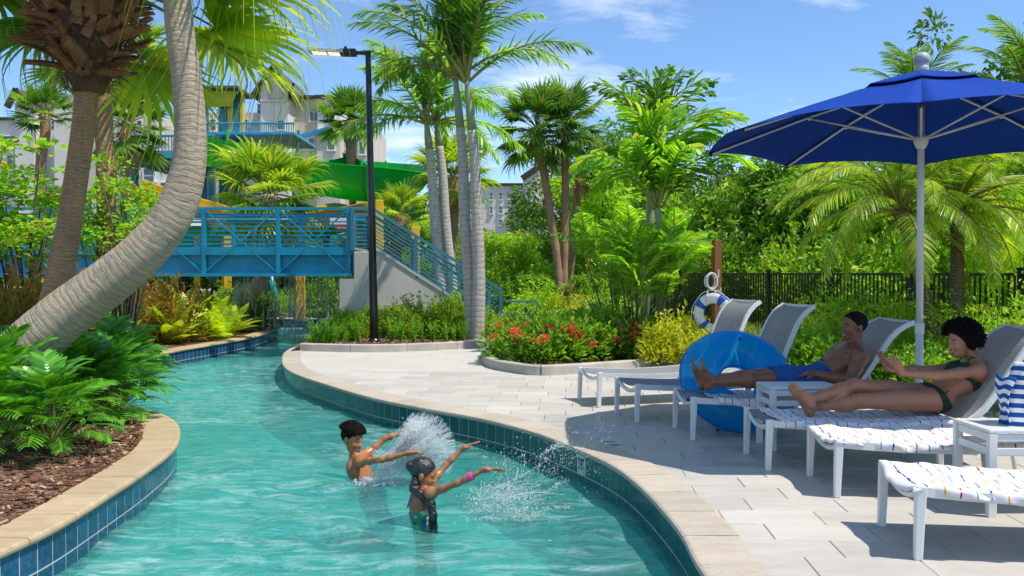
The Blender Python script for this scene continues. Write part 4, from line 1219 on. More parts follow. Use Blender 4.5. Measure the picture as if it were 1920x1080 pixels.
# ---------------- small white side tables with slatted sides
def side_table(c, w, d, h, rz, label):
    t = thing('side_table', label, 'side table', c, rz, 'white side tables between the loungers')
    bevel(MB().box((0, 0, h - .012), (w, d, .022)).build('table_top', M['white_alu'], t), .005)
    for sx in (-1, 1):
        for sy in (-1, 1): bevel(MB().box((sx * (w / 2 - .03), sy * (d / 2 - .022), (h - .024) / 2), (.055, .04, h - .024)).build('leg', M['white_alu'], t), .004)
    for sy in (-1, 1):
        for z in (h - .055, h - .145): bevel(MB().box((0, sy * (d / 2 - .022), z), (w - .116, .024, .05)).build('slat', M['white_alu'], t), .004)
    for sx in (-1, 1):
        for z in (h - .055, h - .145): bevel(MB().box((sx * (w / 2 - .03), 0, z), (.024, d - .086, .05)).build('slat', M['white_alu'], t), .004)
    return t
c1 = at(1497, 725, 7.60); T1 = side_table((c1.x, 7.60, 0), .64, .40, .56, R(2), 'white slatted side table between the two reclining people')
c2 = at(1905, 800, 5.60); T2 = side_table((3.36, 5.60, 0), .70, .44, .56, R(1), 'white slatted side table carrying the striped beach bag')

# ---------------- striped beach bag standing on the near table
def bag_mat():
    t = NT('blue_white_stripe'); co = t.coord('UV'); sp = t.new('ShaderNodeSeparateXYZ'); t.link(co, sp.inputs[0])
    f = t.math('FRACT', t.math('ADD', t.math('DIVIDE', sp.outputs[1], .058), t.math('MULTIPLY', t.noise(co, 3, 2), .12)))
    base = t.mix(t.math('LESS_THAN', f, .52), (.78, .78, .80), (.012, .085, .30))
    return t.done(t.pbsdf(base, .9, t.bump(t.noise(co, 300, 2), .3, .003), 0, .15))
M['bag'] = bag_mat()
bag = thing('beach_bag', 'blue and white striped cloth beach bag standing on the near table', 'bag', (3.42, 5.58, .562))
rows = []; uv = []; n = 44
for i, z in enumerate(np.linspace(0, .40, 22)):
    row = []; ur = []
    for k in range(n + 1):
        a = 2 * pi * k / n
        rx = .205 * (1 - .22 * (z / .4) ** 1.5); ry = .11 * (1 - .35 * (z / .4))
        fold = 1 + .07 * sin(3 * a + 1.0 + z * 4) * (z / .4) + .035 * sin(7 * a + z * 9) + .02 * sin(11 * a - z * 14)
        x = rx * math.copysign(abs(cos(a)) ** .75, cos(a)) * fold; y = ry * math.copysign(abs(sin(a)) ** .75, sin(a)) * fold
        row.append(V((x + .02 * (z / .4) ** 2, y, z + .012 * sin(2 * a + .4) * (z / .4)))); ur.append((a * .15, z))
    rows.append(row); uv.append(ur)
bg_ = MB(); bg_.grid(rows, uv); bo = bg_.build('bag_body', M['bag'], bag, smooth=True); so = bo.modifiers.new('t', 'SOLIDIFY'); so.thickness = .006
rows = []; uv = []
for i, s in enumerate(np.linspace(0, .30, 18)):          # flap folded outwards on the left
    rows.append([V((-.17 - .03 * sin(s * 9 + k * .25) - .028 * min(1, s * 12), -.10 + k * .022, .31 - s + .01 * sin(k * .9))) for k in range(10)]); uv.append([(k * .022, .31 - s) for k in range(10)])
fl = MB(); fl.grid(rows, uv); fo_ = fl.build('hanging_flap', M['bag'], bag, smooth=True); so = fo_.modifiers.new('t', 'SOLIDIFY'); so.thickness = .006
m = MB(); m.tube([V((-.08 + .16 * f, -.07, .37 + .09 * sin(pi * f))) for f in np.linspace(0, 1, 12)], .011, 8); m.build('strap', M['bag'], bag, smooth=True)

# ---------------- big parasol
pole = V((3.69, 7.72, 0)); RU = 1.92
um = thing('parasol', 'large royal blue octagonal parasol on a white pole', 'parasol', pole)
def canvas(name, c, tr):
    t = NT(name); co = t.coord('Object')
    a = t.noise(co, 3, 5); w_ = t.noise(t.vecmap(co, (240, 240, 240)), 1, 2)
    base = t.mix(t.ramp(a, [(.3, 0.), (.7, 1.)]), c, tuple(x * .85 for x in c))
    p = t.pbsdf(base, .8, t.bump(t.math('ADD', t.math('MULTIPLY', w_, .2), t.noise(co, 5, 3)), .25, .012), 0, .15)
    tl = t.new('ShaderNodeBsdfTranslucent'); t.link(base, tl.inputs[0])
    mx = t.new('ShaderNodeMixShader'); mx.inputs[0].default_value = tr; t.link(p, mx.inputs[1]); t.link(tl.outputs[0], mx.inputs[2])
    return t.done(mx.outputs[0])
M['canvas'] = canvas('royal_blue_canvas', (.002, .046, .34), .02)
z_e, z_t = 2.74, 3.34
ang8 = [R(67.5 + 45 * k - 3) for k in range(8)]
def can_pt(a, f, r0=1.0):
    """point of the canopy: f from 0 at the crown to 1 at the edge; panels sag between the ribs"""
    k = ((a - ang8[0]) / R(45)) % 1.0; d = abs(k - .5) * 2            # 1 on a rib, 0 mid panel
    rr = RU * f * (cos(R(22.5)) / cos((k - .5) * R(45)))
    z = z_t - (z_t - z_e) * (f ** 1.12) - .05 * (1 - d ** 2) * f * (1 - f) * 1.6 + .05 * (1 - d ** 2) * f ** 6
    return V((cos(a) * rr, sin(a) * rr, z))
NA = 96
AA = [ang8[0] + 2 * pi * k / NA for k in range(NA + 1)]
for k in range(8):                                         # eight sewn panels
    rows = [[can_pt(ang8[0] + R(45) * (k + q / 12), f) for q in range(13)] for f in np.linspace(.20, 1, 16)]
    me = MB(); me.grid(rows); o = me.build('canopy_panel', M['canvas'], um, smooth=True); so = o.modifiers.new('t', 'SOLIDIFY'); so.thickness = .003
rows = [[can_pt(a, f) + V((0, 0, .035 - .02 * f)) for a in AA] for f in np.linspace(.02, .30, 6)]
me = MB(); me.grid(rows); o = me.build('wind_vent', M['canvas'], um, smooth=True); so = o.modifiers.new('t', 'SOLIDIFY'); so.thickness = .003
MB().tube([(0, 0, 0.06), (0, 0, 1.03)], .034, 16).build('lower_pole', M['white_alu'], um, smooth=True)
MB().tube([(0, 0, 1.0), (0, 0, z_t + .02)], .030, 16).build('upper_pole', M['white_alu'], um, smooth=True)
MB().tube([(0, 0, 1.0), (0, 0, 1.10)], .040, 16).build('collar', M['white_alu'], um)
bevel(MB().lathe([(.28, 0), (.28, .05), (.26, .065), (.05, .075), (.05, .22), (.036, .23)], 28).build('base', M['white_alu'], um, smooth=False), .004)
M['finial'] = paint('finial_grey', (.42, .45, .47), .45, .15)
MB().lathe([(.03, z_t - .02), (.062, z_t + .02), (.062, z_t + .06), (.05, z_t + .075), (.045, z_t + .085), (.062, z_t + .105), (.07, z_t + .135), (.062, z_t + .17), (.035, z_t + .192), (.0, z_t + .2)], 20).build('finial', M['finial'], um, smooth=True)
HZ = 2.76
MB().lathe([(.034, HZ - .09), (.046, HZ - .07), (.062, HZ - .03), (.066, HZ + .015), (.05, HZ + .03), (.034, HZ + .03)], 16).build('runner_hub', M['white_alu'], um, smooth=True)
MB().lathe([(.034, z_t - .10), (.06, z_t - .09), (.06, z_t - .05), (.034, z_t - .04)], 16).build('crown_hub', M['white_alu'], um, smooth=True)
for a in ang8:
    e = can_pt(a, .985) - V((0, 0, .02)); mdl = can_pt(a, .50) - V((0, 0, .035)); tp = V((cos(a) * .05, sin(a) * .05, z_t - .07))
    rb = MB().tube([tp, mdl, e], .0105, 8).build('rib', M['white_alu'], um, smooth=True)
    MB().ball(e, .022, 8, 6).build('rib_tip', M['black_metal'], rb)
    MB().tube([V((cos(a) * .05, sin(a) * .05, HZ)), mdl - V((0, 0, .012))], .0095, 8).build('strut', M['white_alu'], um, smooth=True)
    MB().ball(mdl - V((0, 0, .01)), .02, 8, 6).build('strut_joint', M['white_alu'], um)

# ---------------- inflatable swim ring leaning between two loungers
def vinyl():
    t = NT('blue_vinyl'); co = t.coord('Object')
    a = t.noise(co, 6, 3)
    p = t.pbsdf((.004, .46, .95), .1, t.bump(a, .25, .01), 0, .5)
    tp = t.new('ShaderNodeBsdfTransparent'); tp.inputs[0].default_value = (.22, .76, 1.0, 1)
    tl = t.new('ShaderNodeBsdfTranslucent'); tl.inputs[0].default_value = (.01, .55, 1.0, 1)
    mx = t.new('ShaderNodeMixShader'); mx.inputs[0].default_value = .5; t.link(p, mx.inputs[1]); t.link(tl.outputs[0], mx.inputs[2])
    lw = t.new('ShaderNodeLayerWeight'); lw.inputs[0].default_value = .35
    f = t.math('MULTIPLY_ADD', lw.outputs['Facing'], .40, .48)
    m2 = t.new('ShaderNodeMixShader'); t.link(f, m2.inputs[0]); t.link(tp.outputs[0], m2.inputs[1]); t.link(mx.outputs[0], m2.inputs[2])
    return t.done(m2.outputs[0])
M['vinyl'] = vinyl()
c = at(1383, 714, 8.63)
ring = thing('swim_ring', 'large translucent blue inflatable swim ring leaning behind the lounger of the person in shorts', 'swim ring', c)
ring.rotation_euler = (R(52), R(-3), R(6))
RM, rm = .385, .20
rows = []
for i in range(73):
    A_ = 2 * pi * i / 72; row = []
    for k in range(33):
        B_ = 2 * pi * k / 32
        rr = rm * (1 + .010 * sin(A_ * 24) * max(0, -cos(B_)) + .012 * sin(A_ * 18 + 2) * max(0, cos(B_) - .4))
        row.append(V(((RM + rr * cos(B_)) * cos(A_), (RM + rr * cos(B_)) * sin(A_), rr * sin(B_) * .92)))
    rows.append(row)
m = MB(); m.grid(rows); m.build('tube', M['vinyl'], ring, smooth=True)
M['vinyl_seam'] = paint('vinyl_seam', (.004, .09, .42), .25)
for rr in (RM + rm + .004, RM - rm - .002):
    MB().tube([V((cos(a) * rr, sin(a) * rr, 0)) for a in np.linspace(0, 2 * pi, 61)], .006, 6, caps=False).build('seam', M['vinyl_seam'], ring, smooth=True)
hd_ = MB(); aa = [R(x) for x in np.linspace(236, 262, 9)]
hd_.tube([V((cos(a) * (RM + rm * .86 + .05 * sin(pi * i / 8)), sin(a) * (RM + rm * .86 + .05 * sin(pi * i / 8)), -.11)) for i, a in enumerate(aa)], .011, 8); hd_.build('handle', M['black_metal'], ring, smooth=True)
MB().lathe([(.02, 0), (.02, .02), (.012, .025)], 12, (RM * .2, RM * .98, rm * .9)).build('valve', M['vinyl_seam'], ring)

# ---------------- life ring on its timber post
WY = 14.0
pb = at(1343, 600, WY)
M['timber'] = pm('stained_timber', (.27, .105, .035), (.20, .075, .025), scale=3, rough=.65, stretch=(8, 8, .7), bump=.2, bscale=10)
post = thing('timber_post', 'square brown timber post holding the life ring', 'post', (pb.x, WY, bedz), R(14))
zt_ = at(1343, 450, WY).z - bedz
bevel(MB().box((0, 0, zt_ / 2), (.125, .125, zt_)).build('post_shaft', M['timber'], post), .008)
MB().tube([(0, -.06, at(0, 556, WY).z - bedz + .1), (0, -.15, at(0, 556, WY).z - bedz + .1), (0, -.15, at(0, 556, WY).z - bedz + .15)], .012, 8).build('hook', M['white_alu'], post)
MB().tube([(-.03, -.06, at(0, 520, WY).z - bedz), (-.03, -.13, at(0, 520, WY).z - bedz), (-.03, -.13, at(0, 505, WY).z - bedz)], .01, 8).build('rope_hook', M['white_alu'], post)
lr_c = at(1337, 588, WY - .22)
lr = thing('life_ring', 'white life ring with blue bands hanging on the brown post', 'life ring', lr_c)
lr.rotation_euler = (R(90), R(0), R(-38))
M['ring_white'] = paint('ring_white', (.74, .74, .72), .5, .08); M['ring_blue'] = paint('ring_blue', (.012, .09, .50), .5, .1)
RL, rl = .25, .088
def torus_arc(a0, a1, r0, r1, n, sq=.62):
    rows = [[V(((r0 + r1 * cos(b)) * cos(a), (r0 + r1 * cos(b)) * sin(a), r1 * sq * sin(b))) for b in np.linspace(0, 2 * pi, 19)] for a in np.linspace(a0, a1, n)]
    m = MB(); m.grid(rows); return m
torus_arc(0, 2 * pi, RL, rl, 49).build('ring_body', M['ring_white'], lr, smooth=True)
for k, a in enumerate((R(55), R(145), R(235), R(325))):
    torus_arc(a - R(11), a + R(11), RL, rl + .003, 9).build('band', M['ring_blue'], lr, smooth=True)
M['rope'] = pm('white_rope', (.72, .72, .72), (.6, .6, .6), scale=60, rough=.9, bump=.3, bscale=200)
for k in range(4):
    a0 = R(55 + 90 * k); m = MB(); m.tube([V((cos(a) * (RL + rl + .012 + .03 * sin(pi * f)), sin(a) * (RL + rl + .012 + .03 * sin(pi * f)), .01)) for f, a in [(f, a0 + R(90) * f) for f in np.linspace(0, 1, 12)]], .008, 6); m.build('grab_line', M['rope'], lr, smooth=True)
rp_c = at(1333, 527, WY - .18)
rp = thing('throw_rope', 'coiled white throw rope hanging above the life ring', 'rope', rp_c)
m = MB(); r_ = random.Random(5)
for k in range(7):
    ox, oy, sx, sz = r_.uniform(-.02, .02), r_.uniform(-.03, .03), r_.uniform(.055, .09), r_.uniform(.10, .135)
    m.tube([V((ox + cos(a) * sx, oy + .01 * sin(2 * a), sin(a) * sz + r_.uniform(-.004, .004))) for a in np.linspace(0, 2 * pi, 25)], .010, 6, caps=False)
m.build('coil', M['rope'], rp, smooth=True)
MB().tube([(-.03, 0, -.11), (-.07, -.02, -.22), (-.09, -.03, -.34)], .009, 6).build('rope_end', M['rope'], rp, smooth=True)
MB().tube([(.03, 0, -.10), (.08, -.02, -.2), (.13, -.02, -.30)], .009, 6).build('rope_end', M['rope'], rp, smooth=True)
# ================================================================ PLANTS
LM = {}
LM['tree'] = leafmat('leaf_tree', [(.035, .095, .010), (.060, .150, .014), (.095, .20, .018), (.15, .25, .022)])
LM['tree_dark'] = leafmat('leaf_tree_dark', [(.020, .065, .010), (.035, .10, .012), (.06, .14, .016), (.09, .17, .02)])
LM['lime'] = leafmat('leaf_lime', [(.075, .17, .010), (.12, .25, .014), (.19, .32, .02), (.26, .36, .03)])
LM['hedge'] = leafmat('leaf_hedge', [(.05, .13, .010), (.09, .19, .012), (.16, .25, .015), (.30, .33, .02)])
LM['grape'] = leafmat('leaf_sea_grape', [(.06, .16, .012), (.11, .25, .015), (.16, .33, .02), (.20, .36, .03), (.30, .26, .03)], trans=.5)
LM['ixora'] = leafmat('leaf_ixora', [(.035, .12, .014), (.07, .19, .018), (.13, .27, .02), (.22, .30, .02)])
LM['gold'] = leafmat('leaf_gold', [(.16, .22, .012), (.26, .29, .015), (.36, .35, .02), (.20, .26, .015)], trans=.35)
LM['croton'] = leafmat('leaf_croton', [(.05, .08, .012), (.10, .12, .012), (.16, .11, .014), (.22, .07, .014), (.08, .10, .012)], trans=.3)
LM['red'] = leafmat('leaf_cordyline', [(.06, .012, .018), (.10, .02, .022), (.05, .04, .02), (.16, .03, .03)], trans=.25, tcol=(1.6, .6, .5))
LM['fern'] = leafmat('leaf_fern_yellow', [(.17, .27, .012), (.26, .34, .015), (.35, .40, .02), (.14, .25, .015)], trans=.4)
LM['fern_green'] = leafmat('leaf_fern_green', [(.06, .18, .012), (.10, .25, .015), (.16, .31, .02)], trans=.4)
LM['philo'] = leafmat('leaf_philodendron', [(.024, .115, .010), (.045, .165, .012), (.07, .22, .016), (.11, .27, .02)], trans=.32, rough=.28, spec=.6)
LM['fan'] = leafmat('leaf_fan_palm', [(.045, .12, .016), (.075, .17, .022), (.11, .21, .025), (.15, .23, .03)], trans=.40, rough=.35)
LM['fan_yellow'] = leafmat('leaf_fan_yellow', [(.10, .19, .016), (.16, .26, .02), (.26, .31, .03), (.13, .23, .02)], trans=.5, rough=.35)
LM['fan_dark'] = leafmat('leaf_fan_dark', [(.022, .07, .012), (.035, .10, .016), (.06, .13, .02)], trans=.35, rough=.32)
LM['dead'] = leafmat('leaf_dead', [(.14, .10, .05), (.20, .15, .08), (.26, .20, .11)], trans=.3)
LM['feather'] = leafmat('leaf_feather_palm', [(.035, .105, .012), (.055, .15, .015), (.085, .20, .02), (.13, .22, .02)], trans=.40, rough=.35)
LM['feather_bright'] = leafmat('leaf_feather_bright', [(.07, .19, .012), (.11, .26, .016), (.17, .33, .02), (.26, .36, .03)], trans=.48, rough=.35)
LM['date'] = leafmat('leaf_date_palm', [(.09, .19, .012), (.14, .26, .016), (.21, .31, .02), (.32, .33, .03)], trans=.45, rough=.35)
LM['grass'] = leafmat('leaf_grass', [(.10, .17, .02), (.16, .24, .03), (.26, .29, .06), (.36, .33, .12)], trans=.4)
PET = pm('palm_petiole', (.16, .20, .04), (.22, .20, .05), scale=5, rough=.5)
PETB = pm('palm_rachis', (.30, .28, .06), (.22, .22, .05), scale=5, rough=.5)
BARK = pm('bark_grey', (.16, .13, .10), (.10, .08, .06), scale=4, rough=.9, bump=.6, bscale=18, stretch=(3, 3, .8), bdist=.03)
TWIG = pm('twig', (.13, .10, .06), (.09, .07, .045), scale=6, rough=.9)

def trunk_mat(name, c1, c2, c3, ring=30.0, crack=1.0, bd=.02):
    """ringed palm trunk; UV: u around, v metres along"""
    t = NT(name); uv = t.coord('UV'); sp = t.new('ShaderNodeSeparateXYZ'); t.link(uv, sp.inputs[0])
    big = t.noise(t.vecmap(uv, (3, 1.4, 1)), 1.6, 5)
    v = t.math('ADD', sp.outputs[1], t.math('MULTIPLY', t.noise(t.vecmap(uv, (5, 3, 1)), 1.2, 4), .16))
    rg = t.math('POWER', t.math('MULTIPLY_ADD', t.math('SINE', t.math('MULTIPLY', v, ring * 6.283)), .5, .5), .35)
    fine = t.noise(t.vecmap(uv, (7, 70, 1)), 1.0, 6, .65)
    cr = t.noise(t.vecmap(uv, (26, 5, 1)), 1.0, 5, .6, .5)
    base = t.mix(t.ramp(big, [(.32, 0.), (.68, 1.)]), c1, c2)
    base = t.mix(t.ramp(fine, [(.44, 0.), (.66, .85)]), base, c3)
    lic = t.noise(t.vecmap(uv, (4, 2.2, 1), loc=(3, 7, 0)), 2.4, 7, .7, .4)
    base = t.mix(t.ramp(lic, [(.54, 0.), (.62, .55)]), base, (.30, .31, .24))
    base = t.mix(t.ramp(lic, [(.30, .6), (.40, 0.)]), base, tuple(x * .5 for x in c2))
    dark = t.math('MULTIPLY', t.ramp(rg, [(.0, .75), (.62, 0.)]), crack)
    base = t.mix(dark, base, tuple(x * .35 for x in c1))
    base = t.mix(t.math('MULTIPLY', t.ramp(cr, [(.60, 0.), (.70, .8)]), crack), base, tuple(x * .3 for x in c1))
    hgt = t.math('ADD', t.math('MULTIPLY', rg, .35), t.math('ADD', fine, t.math('MULTIPLY', cr, -.5)))
    return t.done(t.pbsdf(base, .9, t.bump(hgt, .85, bd), 0, .15))
TM = {'lean': trunk_mat('trunk_leaning', (.46, .375, .27), (.33, .275, .19), (.56, .47, .36), 15, .5, .022),
      'fan': trunk_mat('trunk_fan', (.44, .26, .13), (.29, .165, .08), (.54, .36, .20), 22, .6, .02),
      'grey': trunk_mat('trunk_grey_ringed', (.50, .47, .43), (.42, .395, .36), (.58, .55, .50), 8.5, .8),
      'red': trunk_mat('trunk_reddish', (.38, .21, .13), (.28, .15, .09), (.48, .31, .20), 14, .6),
      'date': trunk_mat('trunk_date', (.24, .17, .10), (.15, .10, .06), (.36, .27, .17), 18, 1.0, .035)}
SHAFT = pm('crownshaft_green', (.20, .27, .14), (.26, .31, .18), scale=2, rough=.5, stretch=(1, 1, .4))
FIBRE = pm('palm_fibre', (.10, .06, .035), (.17, .10, .05), scale=9, rough=.95, bump=.8, bscale=40, bdist=.03)
BOOT = pm('leaf_boot', (.24, .115, .05), (.38, .21, .10), scale=5, rough=.8, bump=.3, bscale=25)

def np_mesh(name, v, f, mats, mi=None, smooth=False):
    me = bpy.data.meshes.new(name)
    me.from_pydata(np.asarray(v, float).tolist(), [], [list(map(int, q)) for q in f])
    for m in mats: me.materials.append(m)
    if mi is not None: me.polygons.foreach_set('material_index', np.asarray(mi, np.int32))
    if smooth: me.polygons.foreach_set('use_smooth', [True] * len(me.polygons))
    me.update(); return me
def leafcloud(Pb, D, Ln, W, rs, fold=.25, curl=.12, mode='leaf'):
    """many leaves at once: base points, directions, lengths, widths -> vertices, faces"""
    N = len(Pb); D = D / (np.linalg.norm(D, axis=1, keepdims=True) + 1e-9)
    up = rs.normal(0, .45, (N, 3)) + np.array([0, 0, 1.0])
    S = np.cross(D, up); S /= (np.linalg.norm(S, axis=1, keepdims=True) + 1e-9)
    Nn = np.cross(S, D)
    L = Ln[:, None]; w = W[:, None]
    if mode == 'leaf':
        a = Pb; tip = Pb + D * L - Nn * L * curl; mid = Pb + D * L * .45
        l = mid + S * w * .5 + Nn * w * fold; r = mid - S * w * .5 + Nn * w * fold
        v = np.stack([a, l, tip, r], 1).reshape(-1, 3); b = np.arange(N) * 4
        f = np.concatenate([np.stack([b, b + 1, b + 2], 1), np.stack([b, b + 2, b + 3], 1)])
        return v, f
    if mode == 'round':
        c = Pb + D * L * .5; pts = []
        for k in range(7):
            an = 2 * pi * k / 7
            pts.append(c + D * L * .5 * cos(an) + S * w * .5 * sin(an) + Nn * w * fold * (abs(sin(an)) - .4))
        v = np.stack(pts, 1).reshape(-1, 3); b = np.arange(N) * 7
        f = [[q + k for k in range(7)] for q in b]
        return v, f
def merge(parts):
    v = []; f = []; n = 0
    for a, b in parts:
        v.append(np.asarray(a)); f += [[int(i) + n for i in q] for q in b]; n += len(a)
    return np.concatenate(v), f
def dirs(rs, n):
    d = rs.normal(size=(n, 3)); return d / np.linalg.norm(d, axis=1, keepdims=True)

def crown_mesh(name, seed, rx, ry, rz, nclump, nleaf, L, wr, mat, clump=.32, inner=.45, mode='leaf', droop=.25, flat=0.0):
    """crown as separate clumps of leaves in an uneven ellipsoid; centre at origin; returns mesh and clump centres"""
    rs = np.random.RandomState(seed)
    d = dirs(rs, nclump); r = inner + (1 - inner) * rs.rand(nclump) ** .6
    r *= 1 + .22 * rs.normal(size=nclump)
    C = d * r[:, None] * np.array([rx, ry, rz])
    cs = clump * (rx + ry + rz) / 3 * (.55 + .8 * rs.rand(nclump))
    w = cs ** 2; idx = rs.choice(nclump, nleaf, p=w / w.sum())
    o = dirs(rs, nleaf) * (rs.rand(nleaf, 1) ** .45) * cs[idx][:, None] * np.array([1, 1, .62])
    Pb = C[idx] + o
    D = o / cs[idx][:, None] * .9 + .35 * dirs(rs, nleaf) + .25 * (C[idx] / np.array([rx, ry, rz])) - np.array([0, 0, droop])
    Ln = L * (.65 + .7 * rs.rand(nleaf))
    v, f = leafcloud(Pb, D, Ln, Ln * wr, rs, mode=mode)
    return np_mesh(name, v, f, [mat]), C
def dome_mesh(name, seed, r, h, nleaf, L, wr, mat, mode='leaf', shoots=14, rough=.16):
    """shrub: leaves on a lumpy dome standing on the ground"""
    rs = np.random.RandomState(seed)
    d = dirs(rs, nleaf); d[:, 2] = np.abs(d[:, 2])
    az = np.arctan2(d[:, 1], d[:, 0])
    lump = 1 + rough * (np.sin(az * 3 + seed) + np.sin(az * 5 + d[:, 2] * 6 + seed * 2) + np.sin(d[:, 2] * 9 + az * 2)) * .6
    rad = (1 - .55 * rs.rand(nleaf) ** 2.2) * lump
    Pb = d * rad[:, None] * np.array([r, r, h]); Pb[:, 2] += .02
    k = rs.rand(nleaf) < .18                                    # upright shoots breaking the outline
    if shoots:
        sh = dirs(rs, shoots); sh[:, 2] = np.abs(sh[:, 2]) + .35; si = rs.randint(0, shoots, nleaf)
        Pb[k] = (sh[si] * np.array([r, r, h]) * (.7 + .42 * rs.rand(nleaf, 1)))[k] + rs.normal(0, L * .35, (nleaf, 3))[k]
    D = d * .8 + .55 * dirs(rs, nleaf) + np.array([0, 0, .25])
    Ln = L * (.6 + .7 * rs.rand(nleaf))
    v, f = leafcloud(Pb, D, Ln, Ln * wr, rs, mode=mode)
    return np_mesh(name, v, f, [mat])
def strip(pts, wid, side, fold=0.0, nrm=None):
    """leaf strip along pts with half widths wid; returns verts, faces"""
    v = []; f = []
    n = len(pts)
    for i in range(n):
        s_ = side * wid[i]
        v += [pts[i] - s_, pts[i] + s_]
    for i in range(n - 1): f.append([2 * i, 2 * i + 1, 2 * i + 3, 2 * i + 2])
    return [tuple(p) for p in v], f
def tube_np(pts, rad, n=5):
    m = MB(); m.tube(pts, rad, n); return [tuple(p) for p in m.v], m.f

def fan_frond(seed, mat, pet=.9, blade=.85, nseg=34, spread=235, droop=.5, thread=.28, fold=.15, petmat=None):
    """fan-palm leaf: stalk along +x, folded blade of narrow segments with hanging tips"""
    r = random.Random(seed); parts = []; mi = []
    sag = .10 * pet
    stalk = [V((pet * t, 0, .10 * pet * sin(pi * t * .5) - sag * t * t)) for t in np.linspace(0, 1, 6)]
    p, f = tube_np(stalk, [.026, .020, .017, .015, .013, .012], 5); parts.append((p, f)); mi += [1] * len(f)
    hub = stalk[-1]
    for k in range(nseg):
        th = R(spread) * (k / (nseg - 1) - .5) + r.uniform(-.02, .02)
        u = abs(th) / R(spread / 2)
        Ls = blade * (1 - .35 * u ** 2) * r.uniform(.9, 1.06)
        d0 = V((cos(th), sin(th), 0)); cup = .20 * (1 - u)            # shallow cup, costa bending down
        pts = []; x = hub.copy(); dirv = (d0 + V((0, 0, cup + .18 * ((k % 2) - .5)))).normalized()
        nn = 6; ds = Ls / nn
        for q in range(nn + 1):
            pts.append(x.copy())
            fr_ = q / nn
            g = droop * (.02 + .30 * max(0, fr_ - .35) ** 1.3 * 3) * (1 + r.uniform(-.3, .3))
            dirv = (dirv + V((0, 0, -g))).normalized(); x = x + dirv * ds
        if thread and r.random() < .8:
            pts.append(pts[-1] + (dirv + V((0, 0, -1.2))).normalized() * thread * r.uniform(.4, 1))
        side = V((-sin(th), cos(th), .35 * (1 if k % 2 else -1))).normalized()
        wmax = R(spread) / nseg * blade * .40
        W_ = [.004, wmax * .55, wmax * .95, wmax * .9, wmax * .62, wmax * .36, wmax * .16, .002][:len(pts)]
        p, f = strip(pts, W_, side); parts.append((p, f)); mi += [0] * len(f)
    v, f = merge(parts)
    return np_mesh('frond', v, f, [mat, petmat or PET], mi)
def feather_frond(seed, mat, L=2.4, nl=46, leaf=.55, wid=.030, rise=.55, droop=1.0, plume=0.0, hang=.5, jag=False, start=.14, vee=.35, petmat=None, tipw=.0, clusters=False):
    """feather-palm leaf: arching midrib along +x with leaflets on both sides"""
    r = random.Random(seed); parts = []; mi = []
    mid = []
    x = V((0, 0, 0)); ang = math.atan(rise); n = 16
    for i in range(n + 1):
        mid.append(x.copy()); t = i / n
        a = ang - droop * t ** 1.4 * 1.15
        x = x + V((cos(a), 0, sin(a))) * (L / n)
    p, f = tube_np(mid, [.030 * L / 2.4 * (1 - .88 * i / n) + .003 for i in range(n + 1)], 5); parts.append((p, f)); mi += [1] * len(f)
    for k in range(nl):
        t = start + (1 - start) * (k + .5) / nl
        fi = t * n; i0 = min(int(fi), n - 1); base = lerp(mid[i0], mid[i0 + 1], fi - i0); tg = (mid[i0 + 1] - mid[i0]).normalized()
        prof = min(1, .45 + 2.2 * (t - start)) * (1 if t < .55 else 1 - .72 * ((t - .55) / .45) ** 1.5)
        for s_ in (-1, 1):
            roll = r.uniform(-plume, plume)
            sd = V((0, s_, 0)); up = sd.cross(tg) * s_
            o = (sd * cos(roll) + up * (sin(roll) + vee)).normalized()
            fw = .55 + .75 * t + r.uniform(-.12, .12)
            d = (o + tg * fw).normalized(); Ll = leaf * prof * r.uniform(.86, 1.1)
            pts = []; q = base.copy(); nn = 4
            for z in range(nn + 1):
                pts.append(q.copy()); d = (d + V((0, 0, -hang * (.10 + .22 * z / nn) * r.uniform(.7, 1.3)))).normalized(); q = q + d * Ll / nn
            sdv = d.cross(V((0, 0, 1)) if abs(d.z) < .9 else V((1, 0, 0))).normalized()
            sdv = (sdv + V((0, 0, r.uniform(-.5, .5)))).normalized()
            if jag: W_ = [wid * .25, wid * .7, wid * 1.05, wid * 1.35, wid * .9]
            else: W_ = [wid * .45, wid, wid * .9, wid * .58, .002]
            p, f = strip(pts, W_, sdv); parts.append((p, f)); mi += [0] * len(f)
    v, f = merge(parts)
    return np_mesh('frond', v, f, [mat, petmat or PETB], mi)

def aim(az, el, roll=0.0):
    return Matrix.Rotation(az, 3, 'Z').to_quaternion() @ Matrix.Rotation(-el, 3, 'Y').to_quaternion() @ Matrix.Rotation(roll, 3, 'X').to_quaternion()
def trunk_obj(parent, pts, rad, mat, n=20, step=.05, ring=None, rough=.02, name='trunk', seed=0):
    """pts local; ring = spacing of growth rings"""
    sp_ = spline(pts, 10); P_ = resample(sp_, step); m = len(P_); r = random.Random(seed)
    L = (m - 1) * step; xs = np.linspace(0, 1, len(rad)); R_ = []
    if len(rad) == len(pts):
        cl_ = np.cumsum([0] + [(V(pts[i + 1]) - V(pts[i])).length for i in range(len(pts) - 1)]); xs = cl_ / cl_[-1]
    for i in range(m):
        t = i / (m - 1); s = i * step; q = float(np.interp(t, xs, rad))
        if ring: q *= 1 + rough * (1 if (s / ring + .25 * sin(s * 3.1)) % 1 < .5 else -1) + r.uniform(-rough, rough) * .6
        R_.append(q)
    mb_ = MB(); mb_.tube(P_, R_, n)
    o = mb_.build(name, mat, parent, smooth=True)
    return o, P_
